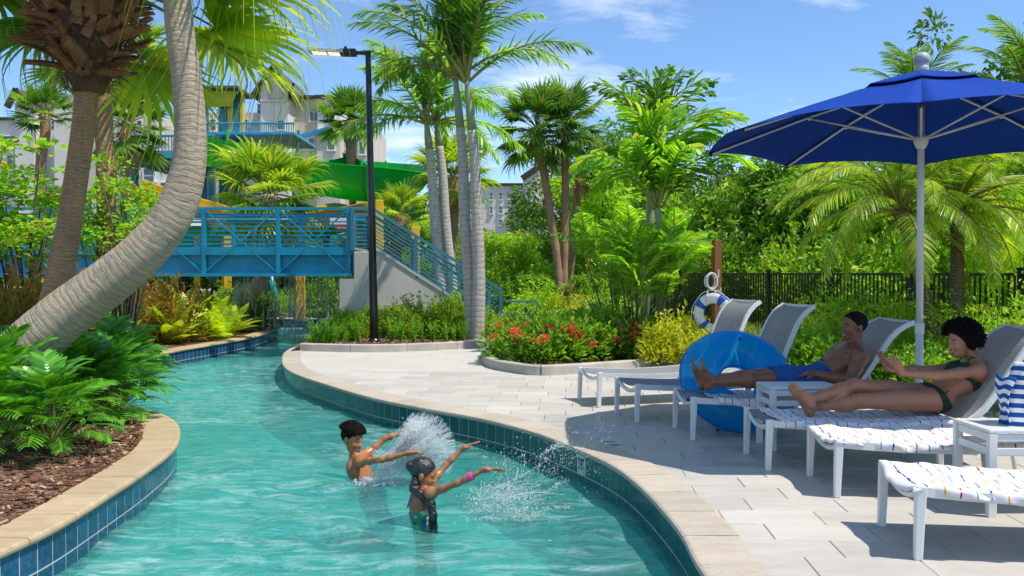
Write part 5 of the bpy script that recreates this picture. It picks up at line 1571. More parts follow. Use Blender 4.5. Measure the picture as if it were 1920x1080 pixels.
def palm(label, base, pts, rad, tmat, fronds, n, el=(80, -35), scale=(.9, 1.1), group=None, crown=None, seed=1, az0=0.0, step=.06, ring=None, rough=.02, off=.08, cat='palm tree', dead=None, shaft=None, name='palm_tree', tn=18, azf=None, elpow=1.0):
    """base: world point; pts: world points of the trunk; fronds: list of meshes"""
    b = V(base); t = thing(name, label, cat, b, 0, group)
    lp = [V(p) - b for p in pts]
    o, P_ = trunk_obj(t, lp, rad, tmat, tn, step, ring, rough, seed=seed)
    top = P_[-1]; axis = (P_[-1] - P_[-4]).normalized()
    r = random.Random(seed * 7 + 1)
    if shaft:
        MB().tube([top - axis * .05, top + axis * shaft * .35, top + axis * shaft * .8, top + axis * shaft], [rad[-1] * .98, rad[-1] * .92, rad[-1] * .6, rad[-1] * .35], 14).build('crownshaft', SHAFT, t, smooth=True)
        top = top + axis * shaft * .88
    for k in range(n):
        f = (k + .5) / n
        e = lerp(R(el[0]), R(el[1]), f ** elpow) + r.uniform(-.10, .10)
        az = az0 + k * 2.39996 + r.uniform(-.25, .25)
        if azf: az, e = azf(k, az, e, r)
        me = r.choice(fronds); s = r.uniform(*scale) * (1 if f > .12 else .8)
        q = aim(az, e, r.uniform(-.3, .3))
        p = top + (q @ V((1, 0, 0))) * off + axis * (.12 * (1 - f) - .04) + V((0, 0, 0))
        put('frond', me, t, loc=p, rot=q, scale=s)
    if dead:
        for k in range(dead[0]):
            q = aim(r.uniform(0, 6.3), R(-72) + r.uniform(-.15, .15)); put('dead_frond', r.choice(dead[1]), t, loc=top - axis * (.15 + .1 * r.random()) + (q @ V((1, 0, 0))) * off, rot=q, scale=r.uniform(.75, 1))
    return t, top, axis

# ---------------- foreground: leaning palm and fan palm on the left bank
DA = 8.4
pa_ = [(-40, 812), (-18, 745), (38, 668), (120, 592), (205, 528), (280, 462), (328, 395), (352, 320), (357, 240), (350, 150), (338, 60), (330, -20), (318, -130), (300, -250), (280, -360)]
pts = [at(x, y, DA + .15 * i * .1) for i, (x, y) in enumerate(pa_)]
FN_big = [fan_frond(s, LM['fan'], 1.15, 1.15, 46, 250, .95, .7) for s in (1, 2, 3)]
FN_yel = [fan_frond(s, LM['fan_yellow'], 1.15, 1.2, 46, 250, 1.05, .75) for s in (4, 5, 6)]
tA, topA, axA = palm('thick grey palm trunk leaning up in a curve over the left bank', pts[0], pts, [.32, .30, .27, .248, .230, .212, .190, .168, .152, .144, .138, .132, .13, .128, .125], TM['lean'], FN_yel + FN_big[:1], 10, el=(75, 5), seed=3, ring=.13, rough=.0025, step=.03, tn=40, off=.12)
DB = 9.6
ptsB = [gp(70, 512 + 1.55 * 1600 / DB)] + [at(x, y, DB) for x, y in ((92, 620), (112, 520), (130, 420), (145, 320), (156, 240), (163, 170), (166, 120), (168, 60), (170, 0), (171, -40))]
def azB(k, az, e, r):
    return az, e
tB, topB, axB = palm('fan palm with straight brown trunk and shaggy leaf bases, left side', ptsB[0], ptsB, [.22, .175, .148, .130, .124, .122, .125, .14, .16, .16, .15], TM['fan'], FN_big + FN_yel[:2], 16, el=(78, 18), seed=11, ring=.09, rough=.003, step=.03, tn=36, off=.15, scale=(.95, 1.25), elpow=.8)
# hanging fronds that reach across the top of the view
oB = V(tB.location)
for k, (px, py, Y, me, yl, s, e_) in enumerate(((520, -20, DB - .6, 0, 1, 1.25, 14), (420, -10, DB - .2, 1, 1, 1.15, -4), (330, 40, DB + .3, 2, 1, 1.1, -26), (430, 60, DB + .9, 0, 1, 1.1, -14), (290, 30, DB + 1.3, 1, 1, 1.0, -40), (-150, -10, DB + .3, 1, 0, 1.05, 2), (20, 0, DB + 1.4, 2, 0, 1.0, -20))):
    tgt = at(px, py, Y) - oB; st_ = topB + V((0, 0, .02))
    d = tgt - st_; q = aim(math.atan2(d.y, d.x), R(e_), .2 * (k % 3 - 1))
    put('frond', (FN_yel if yl else FN_big)[me], tB, loc=st_ + d.normalized() * .15, rot=q, scale=s)
# leaf bases (boots) on the upper trunk
bm_ = MB()
bm_.grid([[V((x * w, -.02 - .03 * (1 - x * x) + o_, z)) for x in np.linspace(-1, 1, 5)] for z, w, o_ in ((0, .085, .02), (.12, .075, -.02), (.24, .055, -.075), (.33, .042, -.13), (.37, .03, -.15))])
bm_.grid([[V((x * w, .012 - .03 * (1 - x * x) + o_, z)) for x in np.linspace(1, -1, 5)] for z, w, o_ in ((0, .085, .02), (.12, .075, -.02), (.24, .055, -.075), (.33, .042, -.13), (.37, .03, -.15))])
boot_me = bm_.mesh('leaf_base', BOOT, True)
zB0 = at(0, 150, DB).z - oB.z; zB1 = at(0, -30, DB).z - oB.z
xB = at(166, 60, DB).x - oB.x; yB = DB - oB.y
r = random.Random(4)
for k in range(120):
    f = k / 119; z = lerp(zB0, zB1, f); a = k * 2.39996; rr = .15 + .26 * min(1, f * 2.2) ** .8 - .08 * max(0, f - .7)
    q = Matrix.Rotation(a + pi / 2, 3, 'Z').to_quaternion() @ Matrix.Rotation(r.uniform(-.2, 1.25), 3, 'X').to_quaternion() @ Matrix.Rotation(r.uniform(-.7, .7), 3, 'Y').to_quaternion()
    put('leaf_base', boot_me, tB, loc=(xB + cos(a) * rr, yB + sin(a) * rr, z), rot=q, scale=r.uniform(.6, 1.05))
m = MB()
for k in range(900):                                         # fibres
    a = r.uniform(0, 6.3); z = r.uniform(zB0 - .1, zB1); f = (z - zB0) / (zB1 - zB0); rr = .20 + .26 * min(1, max(0, f * 2.2)) ** .8
    p = V((xB + cos(a) * rr, yB + sin(a) * rr, z)); d = V((cos(a + r.uniform(-1.4, 1.4)), sin(a + r.uniform(-1.4, 1.4)), r.uniform(-.9, .4))) * r.uniform(.08, .22)
    m.tube([p, p + d * .6, p + d + V((0, 0, -.05))], [.004, .003, .001], 3, caps=False)
fb = m.build('fibres', FIBRE, tB); fb['kind'] = 'stuff'
m = MB(); m.tube([V((xB, yB, z)) for z in np.linspace(zB0 - .15, zB1, 8)], [.15, .22, .29, .34, .36, .36, .34, .30], 24); m.build('fibre_mat', FIBRE, tB, smooth=True)

# ---------------- fan palms farther back
FN_s = [fan_frond(s, LM['fan'], .75, .80, 30, 240, .55, .18) for s in (21, 22, 23)]
FN_sd = [fan_frond(s, LM['fan_dark'], .75, .80, 30, 240, .5, .12) for s in (24, 25)]
FN_sy = [fan_frond(s, LM['fan_yellow'], .80, .85, 32, 240, 1.15, .3) for s in (26, 27, 28)]
FN_dead = [fan_frond(s, LM['dead'], .6, .7, 18, 150, .9, .1) for s in (29, 30)]
FN_sab = [fan_frond(31, LM['fan_dark'], .95, .95, 30, 200, 1.0, .25)] + [fan_frond(s, LM['fan'], .95, .95, 30, 200, 1.1, .25) for s in (32, 33)]
def tp(path, Y, base=True):
    P_ = [at(x, y, Y) for x, y in path]
    if base: P_ = [gp(path[0][0] - (path[1][0] - path[0][0]) * .3, 512 + HC * 1600 / Y)] + P_
    return P_
q = tp([(200, 430), (197, 300), (194, 170), (192, 95)], 14); palm('reddish ringed palm trunk standing right behind the shaggy fan palm', q[0], q, [.16, .15, .14, .13, .12], TM['red'], FN_s + FN_sy, 18, el=(80, -35), seed=12, ring=.06, rough=.01, step=.05, scale=(.75, .95))
q = tp([(240, 420), (236, 330), (234, 262), (240, 232)], 24); palm('fan palm with thin brown trunk in front of the blue slatted platform', q[0], q, [.13, .12, .12, .15, .15], TM['red'], FN_s + FN_sd, 26, el=(85, -55), seed=13, scale=(.8, 1.1), dead=(5, FN_dead), step=.08)
q = [gp(400, 512 + HC * 1600 / 27)] + [at(x, y, 27) for x, y in ((425, 585), (458, 560), (488, 528), (503, 480), (506, 420), (503, 365))]
palm('bushy yellow-green fan palm with leaning lower trunk above the bridge rail', q[0], q, [.30, .27, .25, .24, .24, .26, .3, .27], TM['lean'], FN_sy + FN_s[:1] + FN_sy, 46, el=(88, -75), seed=14, scale=(1.05, 1.4), dead=(6, FN_dead), step=.08, elpow=.9, name='palm_tree')
q = tp([(662, 420), (660, 330), (658, 265), (656, 225)], 45); palm('fan palm with brown shaggy trunk in front of the hotel wall', q[0], q, [.2, .18, .2, .3, .26], TM['red'], FN_s + FN_sd, 34, el=(85, -40), seed=15, scale=(1.1, 1.45), dead=(7, FN_dead), step=.12)
q = tp([(75, 330), (85, 250), (82, 215)], 36); palm('small fan palm crown in front of the far gabled roof', q[0], q, [.2, .2, .2, .2], TM['red'], FN_s + FN_sd, 24, el=(85, -30), seed=16, scale=(.8, 1.1), step=.12)
# trio of brown-trunked palms in the middle
YI = 27.0
trio = (([(1050, 590), (1046, 500), (1032, 400), (1018, 310), (1008, 245)], 17, 'leftmost, curving red-brown trunk of the three palms by the path'), ([(1056, 592), (1058, 480), (1060, 380), (1060, 300), (1060, 240)], 18, 'straight middle trunk of the three palms by the path'), ([(1066, 570), (1073, 470), (1080, 390), (1086, 330), (1090, 300)], 19, 'thin rightmost trunk of the three palms by the path'))
for k, (path, sd_, lab) in enumerate(trio):
    q = tp(path, YI + (0, .3, 2.5)[k]); palm(lab, q[0], q, [.16, .14, .125, .12, .135, .17], TM['red'], FN_sab, 40 if k < 2 else 18, el=(88, -62), seed=sd_, scale=(.74, .94) if k < 2 else (.45, .6), step=.1, ring=.12, rough=.03, dead=(4, FN_dead) if k == 2 else None)
# small yucca-like palm and others behind the stair
for k, (path, Y, sc_, lab) in enumerate((([(742, 470), (748, 430), (752, 405)], 32, (.7, .95), 'short fan palm with shaggy base behind the stair railing'), ([(845, 470), (848, 420), (850, 330)], 34, (1.0, 1.4), 'fan palm half hidden behind the tall twin trunks'))):
    q = tp(path, Y); palm(lab, q[0], q, [.22, .22, .25, .25], TM['red'], FN_s + FN_sy, 26, el=(85, -60), seed=40 + k, scale=sc_, dead=(4, FN_dead), step=.12)

# ---------------- tall feather palms
FT = [feather_frond(s, LM['feather'], 2.7, 54, .50, .022, .75, 1.15, plume=1.1, hang=.35) for s in (51, 52, 53)]
FTy = [feather_frond(s, LM['feather_bright'], 2.5, 50, .5, .024, .6, 1.25, plume=1.0, hang=.5) for s in (54, 55)]
YG = 18.9
for k, (path, sd_, lab, sc_) in enumerate((([(888, 628), (880, 540), (871, 400), (868, 300), (863, 240)], 21, 'left trunk of the tall twin grey palms beside the lamp post', (1.0, 1.2)), ([(895, 632), (898, 520), (894, 400), (890, 300), (885, 245)], 22, 'right trunk of the tall twin grey palms beside the lamp post', (1.0, 1.2)))):
    q = tp(path, YG - .25 * k); palm(lab, q[0], q, [.17, .155, .14, .125, .115, .10], TM['grey'], FT + FTy[:1], 15, el=(85, -2), seed=sd_, scale=sc_, shaft=1.25, step=.08, ring=.16, rough=.012, off=.05, tn=24, elpow=1.2)
for k, (path, sd_, lab) in enumerate((([(826, 560), (817, 430), (810, 330), (805, 280)], 23, 'left trunk of the second twin palms behind the blue stair'), ([(850, 555), (836, 430), (830, 330), (824, 275)], 24, 'right trunk of the second twin palms behind the blue stair'))):
    q = tp(path, 25 + k * .4); palm(lab, q[0], q, [.19, .175, .16, .14, .12], TM['grey'], FTy + FT[:1] + FTy, 14, el=(88, -30), seed=sd_, scale=(1.05, 1.3), shaft=.9, step=.08, ring=.16, rough=.012, off=.05)
# fishtail-leaved palm, centre right
FX = [feather_frond(s, LM['feather'], 1.55, 30, .38, .024, .95, 1.25, plume=.9, hang=.35, jag=True, vee=.2) for s in (61, 62)]
FXb = [feather_frond(s, LM['feather_bright'], 2.3, 44, .52, .027, 1.0, 1.75, plume=.7, hang=.8, jag=True, vee=.1) for s in (63, 64)]
YJ = 16.5
q = tp([(1215, 560), (1217, 450), (1222, 340), (1225, 262)], YJ)
tJ, topJ, axJ = palm('slender palm with wedge-shaped leaflets rising behind the flower bed', q[0], q, [.10, .09, .08, .07, .06], SHAFT, FX, 6, el=(72, 5), seed=31, scale=(.85, 1.05), step=.1, az0=.3)
oJ = V(tJ.location)
for az, e_, s in ((0.0, 32, 1.15), (pi, 30, 1.1), (.25, 48, 1.1), (2.9, 52, 1.0), (-.6, 20, 1.0), (-2.3, 15, .9)): put('frond', FX[int(s * 20) % 2], tJ, loc=topJ, rot=aim(az, R(e_)), scale=s)
q = tp([(1238, 600), (1240, 520), (1238, 430), (1232, 390)], YJ - 1.2)
tK, topK, axK = palm('dense palm with drooping broad bright leaflets behind the life ring post', q[0], q, [.10, .09, .08, .07, .06], SHAFT, FXb + FX[:1], 15, el=(80, 10), seed=32, scale=(.75, 1.05), step=.1, az0=.1)
for az, e_, s in ((0.05, 48, 1.15), (-.35, 42, 1.1), (.45, 38, 1.05), (-.1, 22, .95), (3.0, 40, .8)): put('frond', FXb[int(s * 20) % 2], tK, loc=topK, rot=aim(az, R(e_)), scale=s)
# clustering palm: many thin canes
FAr = [feather_frond(s, LM['feather_bright'], 1.25, 26, .32, .015, 1.1, 1.5, plume=.25, hang=.25, vee=.5, jag=(s == 72)) for s in (71, 72, 73)]
cl = gp(1195, 512 + HC * 1600 / 15.2); CL = thing('clustering_palm', 'clump of thin cane palms with bright feathery leaves behind the red flowers', 'palm tree', cl)
r = random.Random(8)
CANE = pm('cane', (.05, .07, .03), (.08, .08, .04), scale=8, rough=.6)
for k in range(17):
    a = r.uniform(0, 6.3); d = r.uniform(.05, .45); lean = r.uniform(.05, .34); h = r.uniform(.75, 1.75)
    b0 = V((cos(a) * d, sin(a) * d, 0)); t1 = b0 + V((cos(a) * lean * h, sin(a) * lean * h, h))
    MB().tube([b0, lerp(b0, t1, .5) + V((0, 0, .05)), t1], [.022, .018, .014], 6).build('cane', CANE, CL, smooth=True)
    for z in range(4):
        put('frond', r.choice(FAr), CL, loc=t1, rot=aim(a + r.uniform(-1.5, 1.5), R(r.uniform(18, 75)), r.uniform(-.4, .4)), scale=r.uniform(.75, 1.1))
MB().tube([(.45, .2, 0), (.5, .25, .55), (.62, .3, 1.1)], [.07, .06, .05], 10).build('old_trunk', BARK, CL, smooth=True)
# date palms on the right
FD = [feather_frond(s, LM['date'], 1.75, 62, .36, .0085, .55, 1.5, plume=.18, hang=.55, vee=.25, start=.1) for s in (81, 82, 83)]
for k, (path, Y, sd_, lab) in enumerate((([(1752, 655), (1738, 590), (1722, 500), (1702, 430), (1690, 392)], 11.9, 33, 'leaning date palm left of and behind the parasol pole'), ([(1792, 640), (1793, 560), (1795, 480), (1796, 410), (1795, 385)], 12.2, 34, 'upright date palm right of the parasol pole'))):
    q = tp(path, Y); t_, top_, ax_ = palm(lab, q[0], q, [.12, .105, .10, .095, .10, .13], TM['date'], FD, 30, el=(75, -38), seed=sd_, scale=(.85, 1.05), step=.05, ring=.05, rough=.045, off=.06, elpow=.85)
    for j, (px, py, dy) in enumerate(((1540, 330, -.3), (1510, 420, .2), (1600, 430, -.4)) if k == 0 else ((1890, 470, -1.0), (1930, 380, -.2), (1905, 430, -.6), (1850, 340, .3), (1760, 420, -.6))):
        d = at(px, py, Y + dy) - V(t_.location) - top_; put('frond', FD[j % 3], t_, loc=top_, rot=aim(math.atan2(d.y, d.x), R(18 - 9 * j)), scale=1.12)
FDk = [feather_frond(s, LM['feather'], 1.9, 50, .42, .013, .7, 1.2, plume=.2, hang=.3, vee=.4) for s in (84, 85)]
q = tp([(1712, 420), (1716, 300), (1718, 215)], 24); palm('feather palm crown peeking over the top of the parasol', q[0], q, [.16, .14, .13, .13], TM['red'], FDk, 22, el=(75, -10), seed=35, scale=(1.0, 1.3), step=.1)
q = tp([(1925, 430), (1930, 300), (1935, 190)], 19); palm('feather palm at the right picture edge above the parasol', q[0], q, [.16, .14, .13, .13], TM['red'], FDk, 24, el=(80, -20), seed=36, scale=(1.0, 1.3), step=.1)

# ---------------- broad-leaved trees
CR = {}
for nm, mat, sd_, L in (('a', 'tree', 1, .17), ('b', 'tree_dark', 2, .15), ('c', 'lime', 3, .16), ('d', 'tree', 4, .13)):
    CR[nm] = crown_mesh('crown_' + nm, 100 + sd_, 1.0, 1.0, 1.0, 46, 8200, L * .55, .55, LM[mat], clump=.30, inner=.35)
    CR[nm][0].name = 'crown'
CR['open'] = crown_mesh('crown', 120, 1.0, 1.0, 1.0, 30, 3600, .085, .45, LM['tree_dark'], clump=.24, inner=.3)
def tree(label, px, Y, z0, z1, w, kind, seed, group=None, stem=.12):
    """crown from height z0 to z1, w metres wide"""
    b = gp(px, 512 + HC * 1600 / Y); r = random.Random(seed)
    t = thing('broadleaf_tree', label, 'tree', b, r.uniform(0, 6.3), group)
    me, C = CR[kind]; zc = (z0 + z1) / 2; h = (z1 - z0) / 2
    rot = r.uniform(0, 6.3)
    put('crown', me, t, loc=(0, 0, zc), rot=(0, 0, rot), scale=(w / 2, w / 2, h))
    m = MB(); top = V((r.uniform(-.2, .2), r.uniform(-.2, .2), zc))
    trunk_pts = [V((0, 0, 0)), V((r.uniform(-.15, .15), 0, zc * .35)), V((top.x * .5, top.y, zc * .7)), top]
    o, P_ = trunk_obj(t, trunk_pts, [stem * 1.3, stem, stem * .8, stem * .5], BARK, 10, .15)
    idx = list(range(len(C))); r.shuffle(idx)
    Rm = Matrix.Rotation(rot, 3, 'Z')
    for i in idx[:9]:
        c = Rm @ V((C[i][0] * w / 2, C[i][1] * w / 2, C[i][2] * h)); e = V((c.x, c.y, c.z + zc)); s_ = V((0, 0, max(.3, min(e.z - .5, zc * r.uniform(.45, .95)))))
        mid = lerp(s_, e, .5) + V((0, 0, .12 * h)); MB().tube([s_, mid, e], [stem * .45, stem * .3, stem * .1], 6).build('limb', BARK, t, smooth=True)
    return t
def ztop(py, Y): return HC + (512 - py) * Y / 1600
bt = [(1105, 44, 215, 7.5, 'open', 'loose dark tree behind the three brown palms'), (1165, 40, 250, 6.5, 'd', 'mid green tree between the three palms and the slender palm'),
      (1265, 36, 275, 6.0, 'open', 'open-branched tree right of the slender palm'), (1350, 31, 212, 2.6, 'open', 'tall thin tree left of the parasol edge'),
      (1455, 27, 262, 4.2, 'a', 'leafy tree below the left corner of the parasol'), (1530, 26, 290, 5.0, 'd', 'leafy tree behind the left date palm fronds'),
      (1610, 23, 270, 4.6, 'd', 'leafy tree behind the leaning date palm'), (1690, 21, 330, 4.0, 'c', 'light green tree right behind the parasol pole'), (1760, 22, 300, 4.6, 'a', 'green tree between the two date palms'),
      (1850, 25, 88, 4.6, 'b', 'tall dark tree rising above the parasol at the right'), (1900, 19, 300, 4.4, 'a', 'green tree behind the fence at the right edge'), (1990, 17, 250, 5.0, 'b', 'dark tree cut off by the right edge'),
      (1130, 31, 335, 5.0, 'c', 'bright lime tree right of the three brown palms'), (1385, 29, 380, 4.4, 'a', 'leafy tree beyond the fence behind the life ring post'), (1290, 30, 395, 4.6, 'c', 'light bushy tree beyond the fence left of the timber post')]
for k, (px, Y, py, w, kd, lab) in enumerate(bt):
    zt = ztop(py, Y); tree(lab, px, Y, max(.4, zt * (.30 if kd in 'open' and kd == 'open' else .12)), zt, w, kd, 200 + k, 'trees beyond the fence')
mt = [(925, 38, 440, 3.2, 'a', 'bushy tree just right of the tall twin palms'), (965, 33, 440, 3.4, 'c', 'light green bushy tree left of the three palms'), (1000, 40, 425, 4.0, 'd', 'taller bushy tree behind the light green one'),
      (905, 48, 455, 4.5, 'b', 'dark tree far behind the twin palms'), (990, 27.5, 505, 2.4, 'a', 'low green bush tree left of the palm trunks'), (760, 46, 470, 5.0, 'a', 'green tree beyond the blue stair railing'), (690, 52, 480, 6.0, 'b', 'dark tree beyond the lamp post'),
      (600, 40, 512, 3.6, 'c', 'bright bush below the right end of the bridge'), (540, 50, 480, 6.0, 'b', 'dark tree behind the wide yellow post'), (450, 52, 470, 7.0, 'a', 'green tree behind the bridge middle'), (340, 48, 478, 6.5, 'b', 'dark tree behind the leaning trunk'),
      (230, 44, 455, 6.0, 'a', 'green tree behind the bridge left of the leaning trunk'), (120, 40, 440, 6.0, 'b', 'dark tree behind the left end of the bridge'), (20, 36, 440, 5.5, 'a', 'green tree at the left edge behind the bridge')]
for k, (px, Y, py, w, kd, lab) in enumerate(mt):
    zt = ztop(py, Y); tree(lab, px, Y, .15, max(zt, 1.2), w, kd, 260 + k, 'trees and bushes behind the river')
fw = [(640, 95, 420), (720, 90, 405), (800, 88, 400), (860, 92, 410), (1015, 85, 432), (1080, 75, 330), (1180, 70, 330), (1250, 66, 340), (1330, 60, 330), (1420, 55, 320), (1520, 50, 310), (1640, 48, 300), (1760, 46, 310), (1880, 44, 300)]
for k, (px, Y, py) in enumerate(fw):
    fwt = tree('distant green tree in the wood beyond the grounds', px, Y, .3, ztop(py, Y), 11 if Y > 60 else 8, 'abcd'[k % 4], 300 + k, 'distant wood', stem=.25)
    fwt['label'] = 'distant green tree in the wood beyond the grounds, ' + ('leftmost' if k == 0 else 'rightmost' if k == 13 else 'first second third fourth fifth sixth seventh eighth ninth tenth eleventh twelfth thirteenth'.split()[k] + ' from the left')

# ---------------- shrubs
def spread(name, me, label, cat, spots, group, smin=.85, smax=1.15, seed=0, part='foliage', stems=None):
    r = random.Random(seed); out = []
    for i, sp_ in enumerate(spots):
        p = V(sp_[:3]); s = (sp_[3] if len(sp_) > 3 else 1) * r.uniform(smin, smax)
        lab = label if isinstance(label, str) else label[i]
        t = thing(name, lab, cat, p, r.uniform(0, 6.3), group)
        put(part, r.choice(me) if isinstance(me, list) else me, t, scale=(s, s, s * r.uniform(.9, 1.12)))
        if stems: put('stems', stems, t, scale=s)
        out.append(t)
    return out
ORD = 'first second third fourth fifth sixth seventh eighth ninth tenth eleventh twelfth thirteenth fourteenth fifteenth sixteenth seventeenth eighteenth nineteenth twentieth'.split()
def ordinals(things, fmt):
    """tell alike neighbours apart by their order from the left"""
    ts = sorted(things, key=lambda t: t.location.x / t.location.y)
    for i, t in enumerate(ts): t['label'] = fmt.format('leftmost' if i == 0 else 'rightmost' if i == len(ts) - 1 else ORD[i] + ' from the left')
    return things
def stem_mesh(seed, n, h, r0):
    r = random.Random(seed); m = MB()
    for k in range(n):
        a = r.uniform(0, 6.3); d = r.uniform(.2, .8) * r0; m.tube([(cos(a) * .05, sin(a) * .05, 0), (cos(a) * d * .5, sin(a) * d * .5, h * .5), (cos(a) * d, sin(a) * d, h * r.uniform(.6, .95))], [.012, .009, .005], 5)
    return m.mesh('stems', TWIG)
ST = stem_mesh(1, 12, .6, .4)
def gb(px, Y, z=None): return gp(px, 512 + (HC - (bedz if z is None else z)) * 1600 / Y, bedz if z is None else z)
HD = [dome_mesh('foliage', s, .62, .80, 1500, .105, .45, LM['hedge']) for s in (1, 2, 3)]
ordinals(spread('hedge_shrub', HD, 'yellow-green leafy shrub in the hedge below the bridge stair', 'shrub', [tuple(gb(x, y)) + (s,) for x, y, s in ((640, 20.2, .62), (668, 19.4, .62), (720, 19.6, .66), (748, 20.4, .72), (780, 19.5, .72), (810, 20.2, .85), (838, 19.4, .85), (858, 20.3, .98), (690, 20.4, .62), (912, 19.6, .55), (872, 19.6, .72), (650, 21.2, .62), (700, 21.0, .66), (765, 19.2, .62), (735, 20.9, .7))], 'hedge shrubs around the lamp post', seed=1, stems=ST), 'yellow-green hedge shrub below the bridge stair, {}')
def foxtail(seed, n=11, h=.42):
    """asparagus fern: upright plumes of tiny needles"""
    rs = np.random.RandomState(seed); parts = []
    for k in range(n):
        a = rs.rand() * 6.28; le = .15 + .45 * rs.rand(); L = h * (.7 + .5 * rs.rand()); m = 46
        t = np.linspace(.05, 1, m); P_ = np.stack([np.cos(a) * le * L * t ** 1.5, np.sin(a) * le * L * t ** 1.5, L * t], 1)
        D = dirs(rs, m) + np.array([0, 0, .55]); Ln = .055 * (1 - .75 * t ** 2) + .012
        parts.append(leafcloud(P_, D, Ln, np.full(m, .016), rs))
    v, f = merge(parts); return np_mesh('plumes', v, f, [LM['fern_green']])
FX_ = [foxtail(s) for s in (1, 2, 3)]
r = random.Random(21)
ordinals(spread('foxtail_fern', FX_, 'small upright bright green foxtail fern along the kerb below the hedge', 'fern', [tuple(gb(x, 17.9 + r.uniform(0, .5))) + (r.uniform(.8, 1.25),) for x in (735, 752, 775, 790, 812, 835, 850, 868, 905, 925, 938, 620, 640, 660, 672)] + [tuple(gb(x, 17.75)) + (.95,) for x in (600, 612, 628, 590)], 'foxtail ferns along the lamp bed kerb', seed=2, part='plumes'), 'small upright bright green foxtail fern by the lamp bed kerb, {}')
def grass_tuft(seed, n, h, sp_, w, mat, droop=.5):
    r = random.Random(seed); parts = []
    for k in range(n):
        a = r.uniform(0, 6.3); d = r.uniform(0, sp_ * .35); L = h * r.uniform(.6, 1.15); out_ = r.uniform(.1, 1) * sp_
        b0 = V((cos(a) * d, sin(a) * d, 0)); pts = []
        for q in range(5):
            t = q / 4; pts.append(b0 + V((cos(a) * out_ * t ** 1.7, sin(a) * out_ * t ** 1.7, L * (t - droop * .55 * t ** 3))))
        sd = V((-sin(a), cos(a), .2)); p, f = strip(pts, [w, w * .9, w * .7, w * .45, .001], sd); parts.append((p, f))
    v, f = merge(parts); return np_mesh('blades', v, f, [mat])
LG_ = [grass_tuft(s, 90, .26, .28, .007, LM['fern_green'], .7) for s in (1, 2)]
ordinals(spread('liriope_tuft', LG_, 'low green grass tuft edging the river end of the lamp bed', 'grass tuft', [tuple(gb(x, y)) + (1,) for x, y in ((585, 18.2), (596, 18.6), (608, 19.2), (622, 19.4), (636, 19.6), (604, 18.0), (618, 18.3), (632, 18.6), (648, 18.9), (660, 18.4))], 'grass tufts at the lamp bed tip', seed=3, part='blades'), 'low green grass tuft at the river end of the lamp bed, {}')
# red-flowered bushes with each flower head a part
IX = [dome_mesh('foliage', s, .50, .56, 1050, .12, .36, LM['ixora'], shoots=20, rough=.2) for s in (11, 12, 13)]
def flower_mesh(seed, c):
    rs = np.random.RandomState(seed); n = 46; d = dirs(rs, n); d[:, 2] = np.abs(d[:, 2]); P_ = d * .042
    v, f = leafcloud(P_, d + .5 * dirs(rs, n), np.full(n, .030), np.full(n, .022), rs, fold=.05)
    return np_mesh('flower_head', v, f, [c])
RED = leafmat('petal_red', [(.50, .035, .025), (.62, .07, .05), (.70, .13, .08)], trans=.35, tcol=(1.3, .8, .7))
FLW = [flower_mesh(s, RED) for s in (1, 2, 3)]
ix_spots = [(962, 14.6, 1.0), (1000, 14.0, 1.05), (1045, 14.2, 1.05), (1092, 14.5, 1.05), (1135, 14.8, 1.0), (1178, 15.1, 1.0), (985, 15.4, 1.0), (1070, 15.4, 1.05), (1215, 14.7, .95), (1028, 15.0, 1.0), (1118, 15.6, 1.0), (1160, 15.8, 1.0)]
ix = ordinals(spread('flowering_bush', IX, 'green bush with coral red flower heads in the kerbed flower bed', 'bush', [tuple(gb(x, y)) + (s,) for x, y, s in ix_spots], 'red-flowered bushes in the kerbed bed', seed=4, stems=ST), 'green bush with coral red flower heads in the kerbed bed, {}')
r = random.Random(31)
for t in ix:
    for k in range(r.randint(6, 10)):
        a = r.uniform(0, 6.3); e = r.uniform(.35, 1.3); put('flower_head', r.choice(FLW), t, loc=(cos(a) * cos(e) * .52, sin(a) * cos(e) * .52, .08 + sin(e) * .53), rot=(r.uniform(-.5, .5), r.uniform(-.5, .5), r.uniform(0, 6)), scale=r.uniform(1.3, 2.1))
GD = [dome_mesh('foliage', s, .42, .46, 1300, .075, .5, LM['gold'], shoots=10) for s in (21, 22)]
ordinals(spread('golden_bush', GD, 'low golden yellow bush beside the life ring', 'bush', [tuple(gb(x, y)) + (s,) for x, y, s in ((1242, 13.9, 1.0), (1272, 14.2, 1.15), (1300, 13.7, 1.05), (1322, 13.5, 1.0), (1285, 14.9, 1.1), (1255, 14.9, 1.0), (1310, 14.6, 1.1))], 'golden bushes beside the life ring', seed=5, stems=ST), 'low golden yellow bush beside the life ring, {}')
ordinals(spread('golden_bush', GD, 'small yellow bush at the foot of the three brown palms', 'bush', [tuple(gb(x, y)) + (s,) for x, y, s in ((1035, 25.4, 1.3), (1058, 25.2, 1.4), (1085, 25.6, 1.3), (1110, 25.4, 1.1))], 'yellow bushes under the three palms', seed=6), 'small yellow bush at the foot of the three brown palms, {}')
MS = [dome_mesh('foliage', s, .7, .85, 1700, .10, .5, LM['tree']) for s in (31, 32)] + [dome_mesh('foliage', 33, .7, .85, 1700, .10, .5, LM['lime'])]
ordinals(spread('green_bush', MS, 'rounded green bush between the path and the brown palms', 'bush', [tuple(gb(x, y, 0)) + (s,) for x, y, s in ((985, 24.5, 1.0), (1010, 25.6, 1.2), (965, 26.5, 1.2), (1110, 27, 1.3), (1150, 25, 1.3), (1140, 21, 1.0), (1100, 21.5, .8), (1170, 19, .9))], 'green bushes by the brown palms', seed=7, stems=ST), 'rounded green bush between the path and the brown palms, {}')
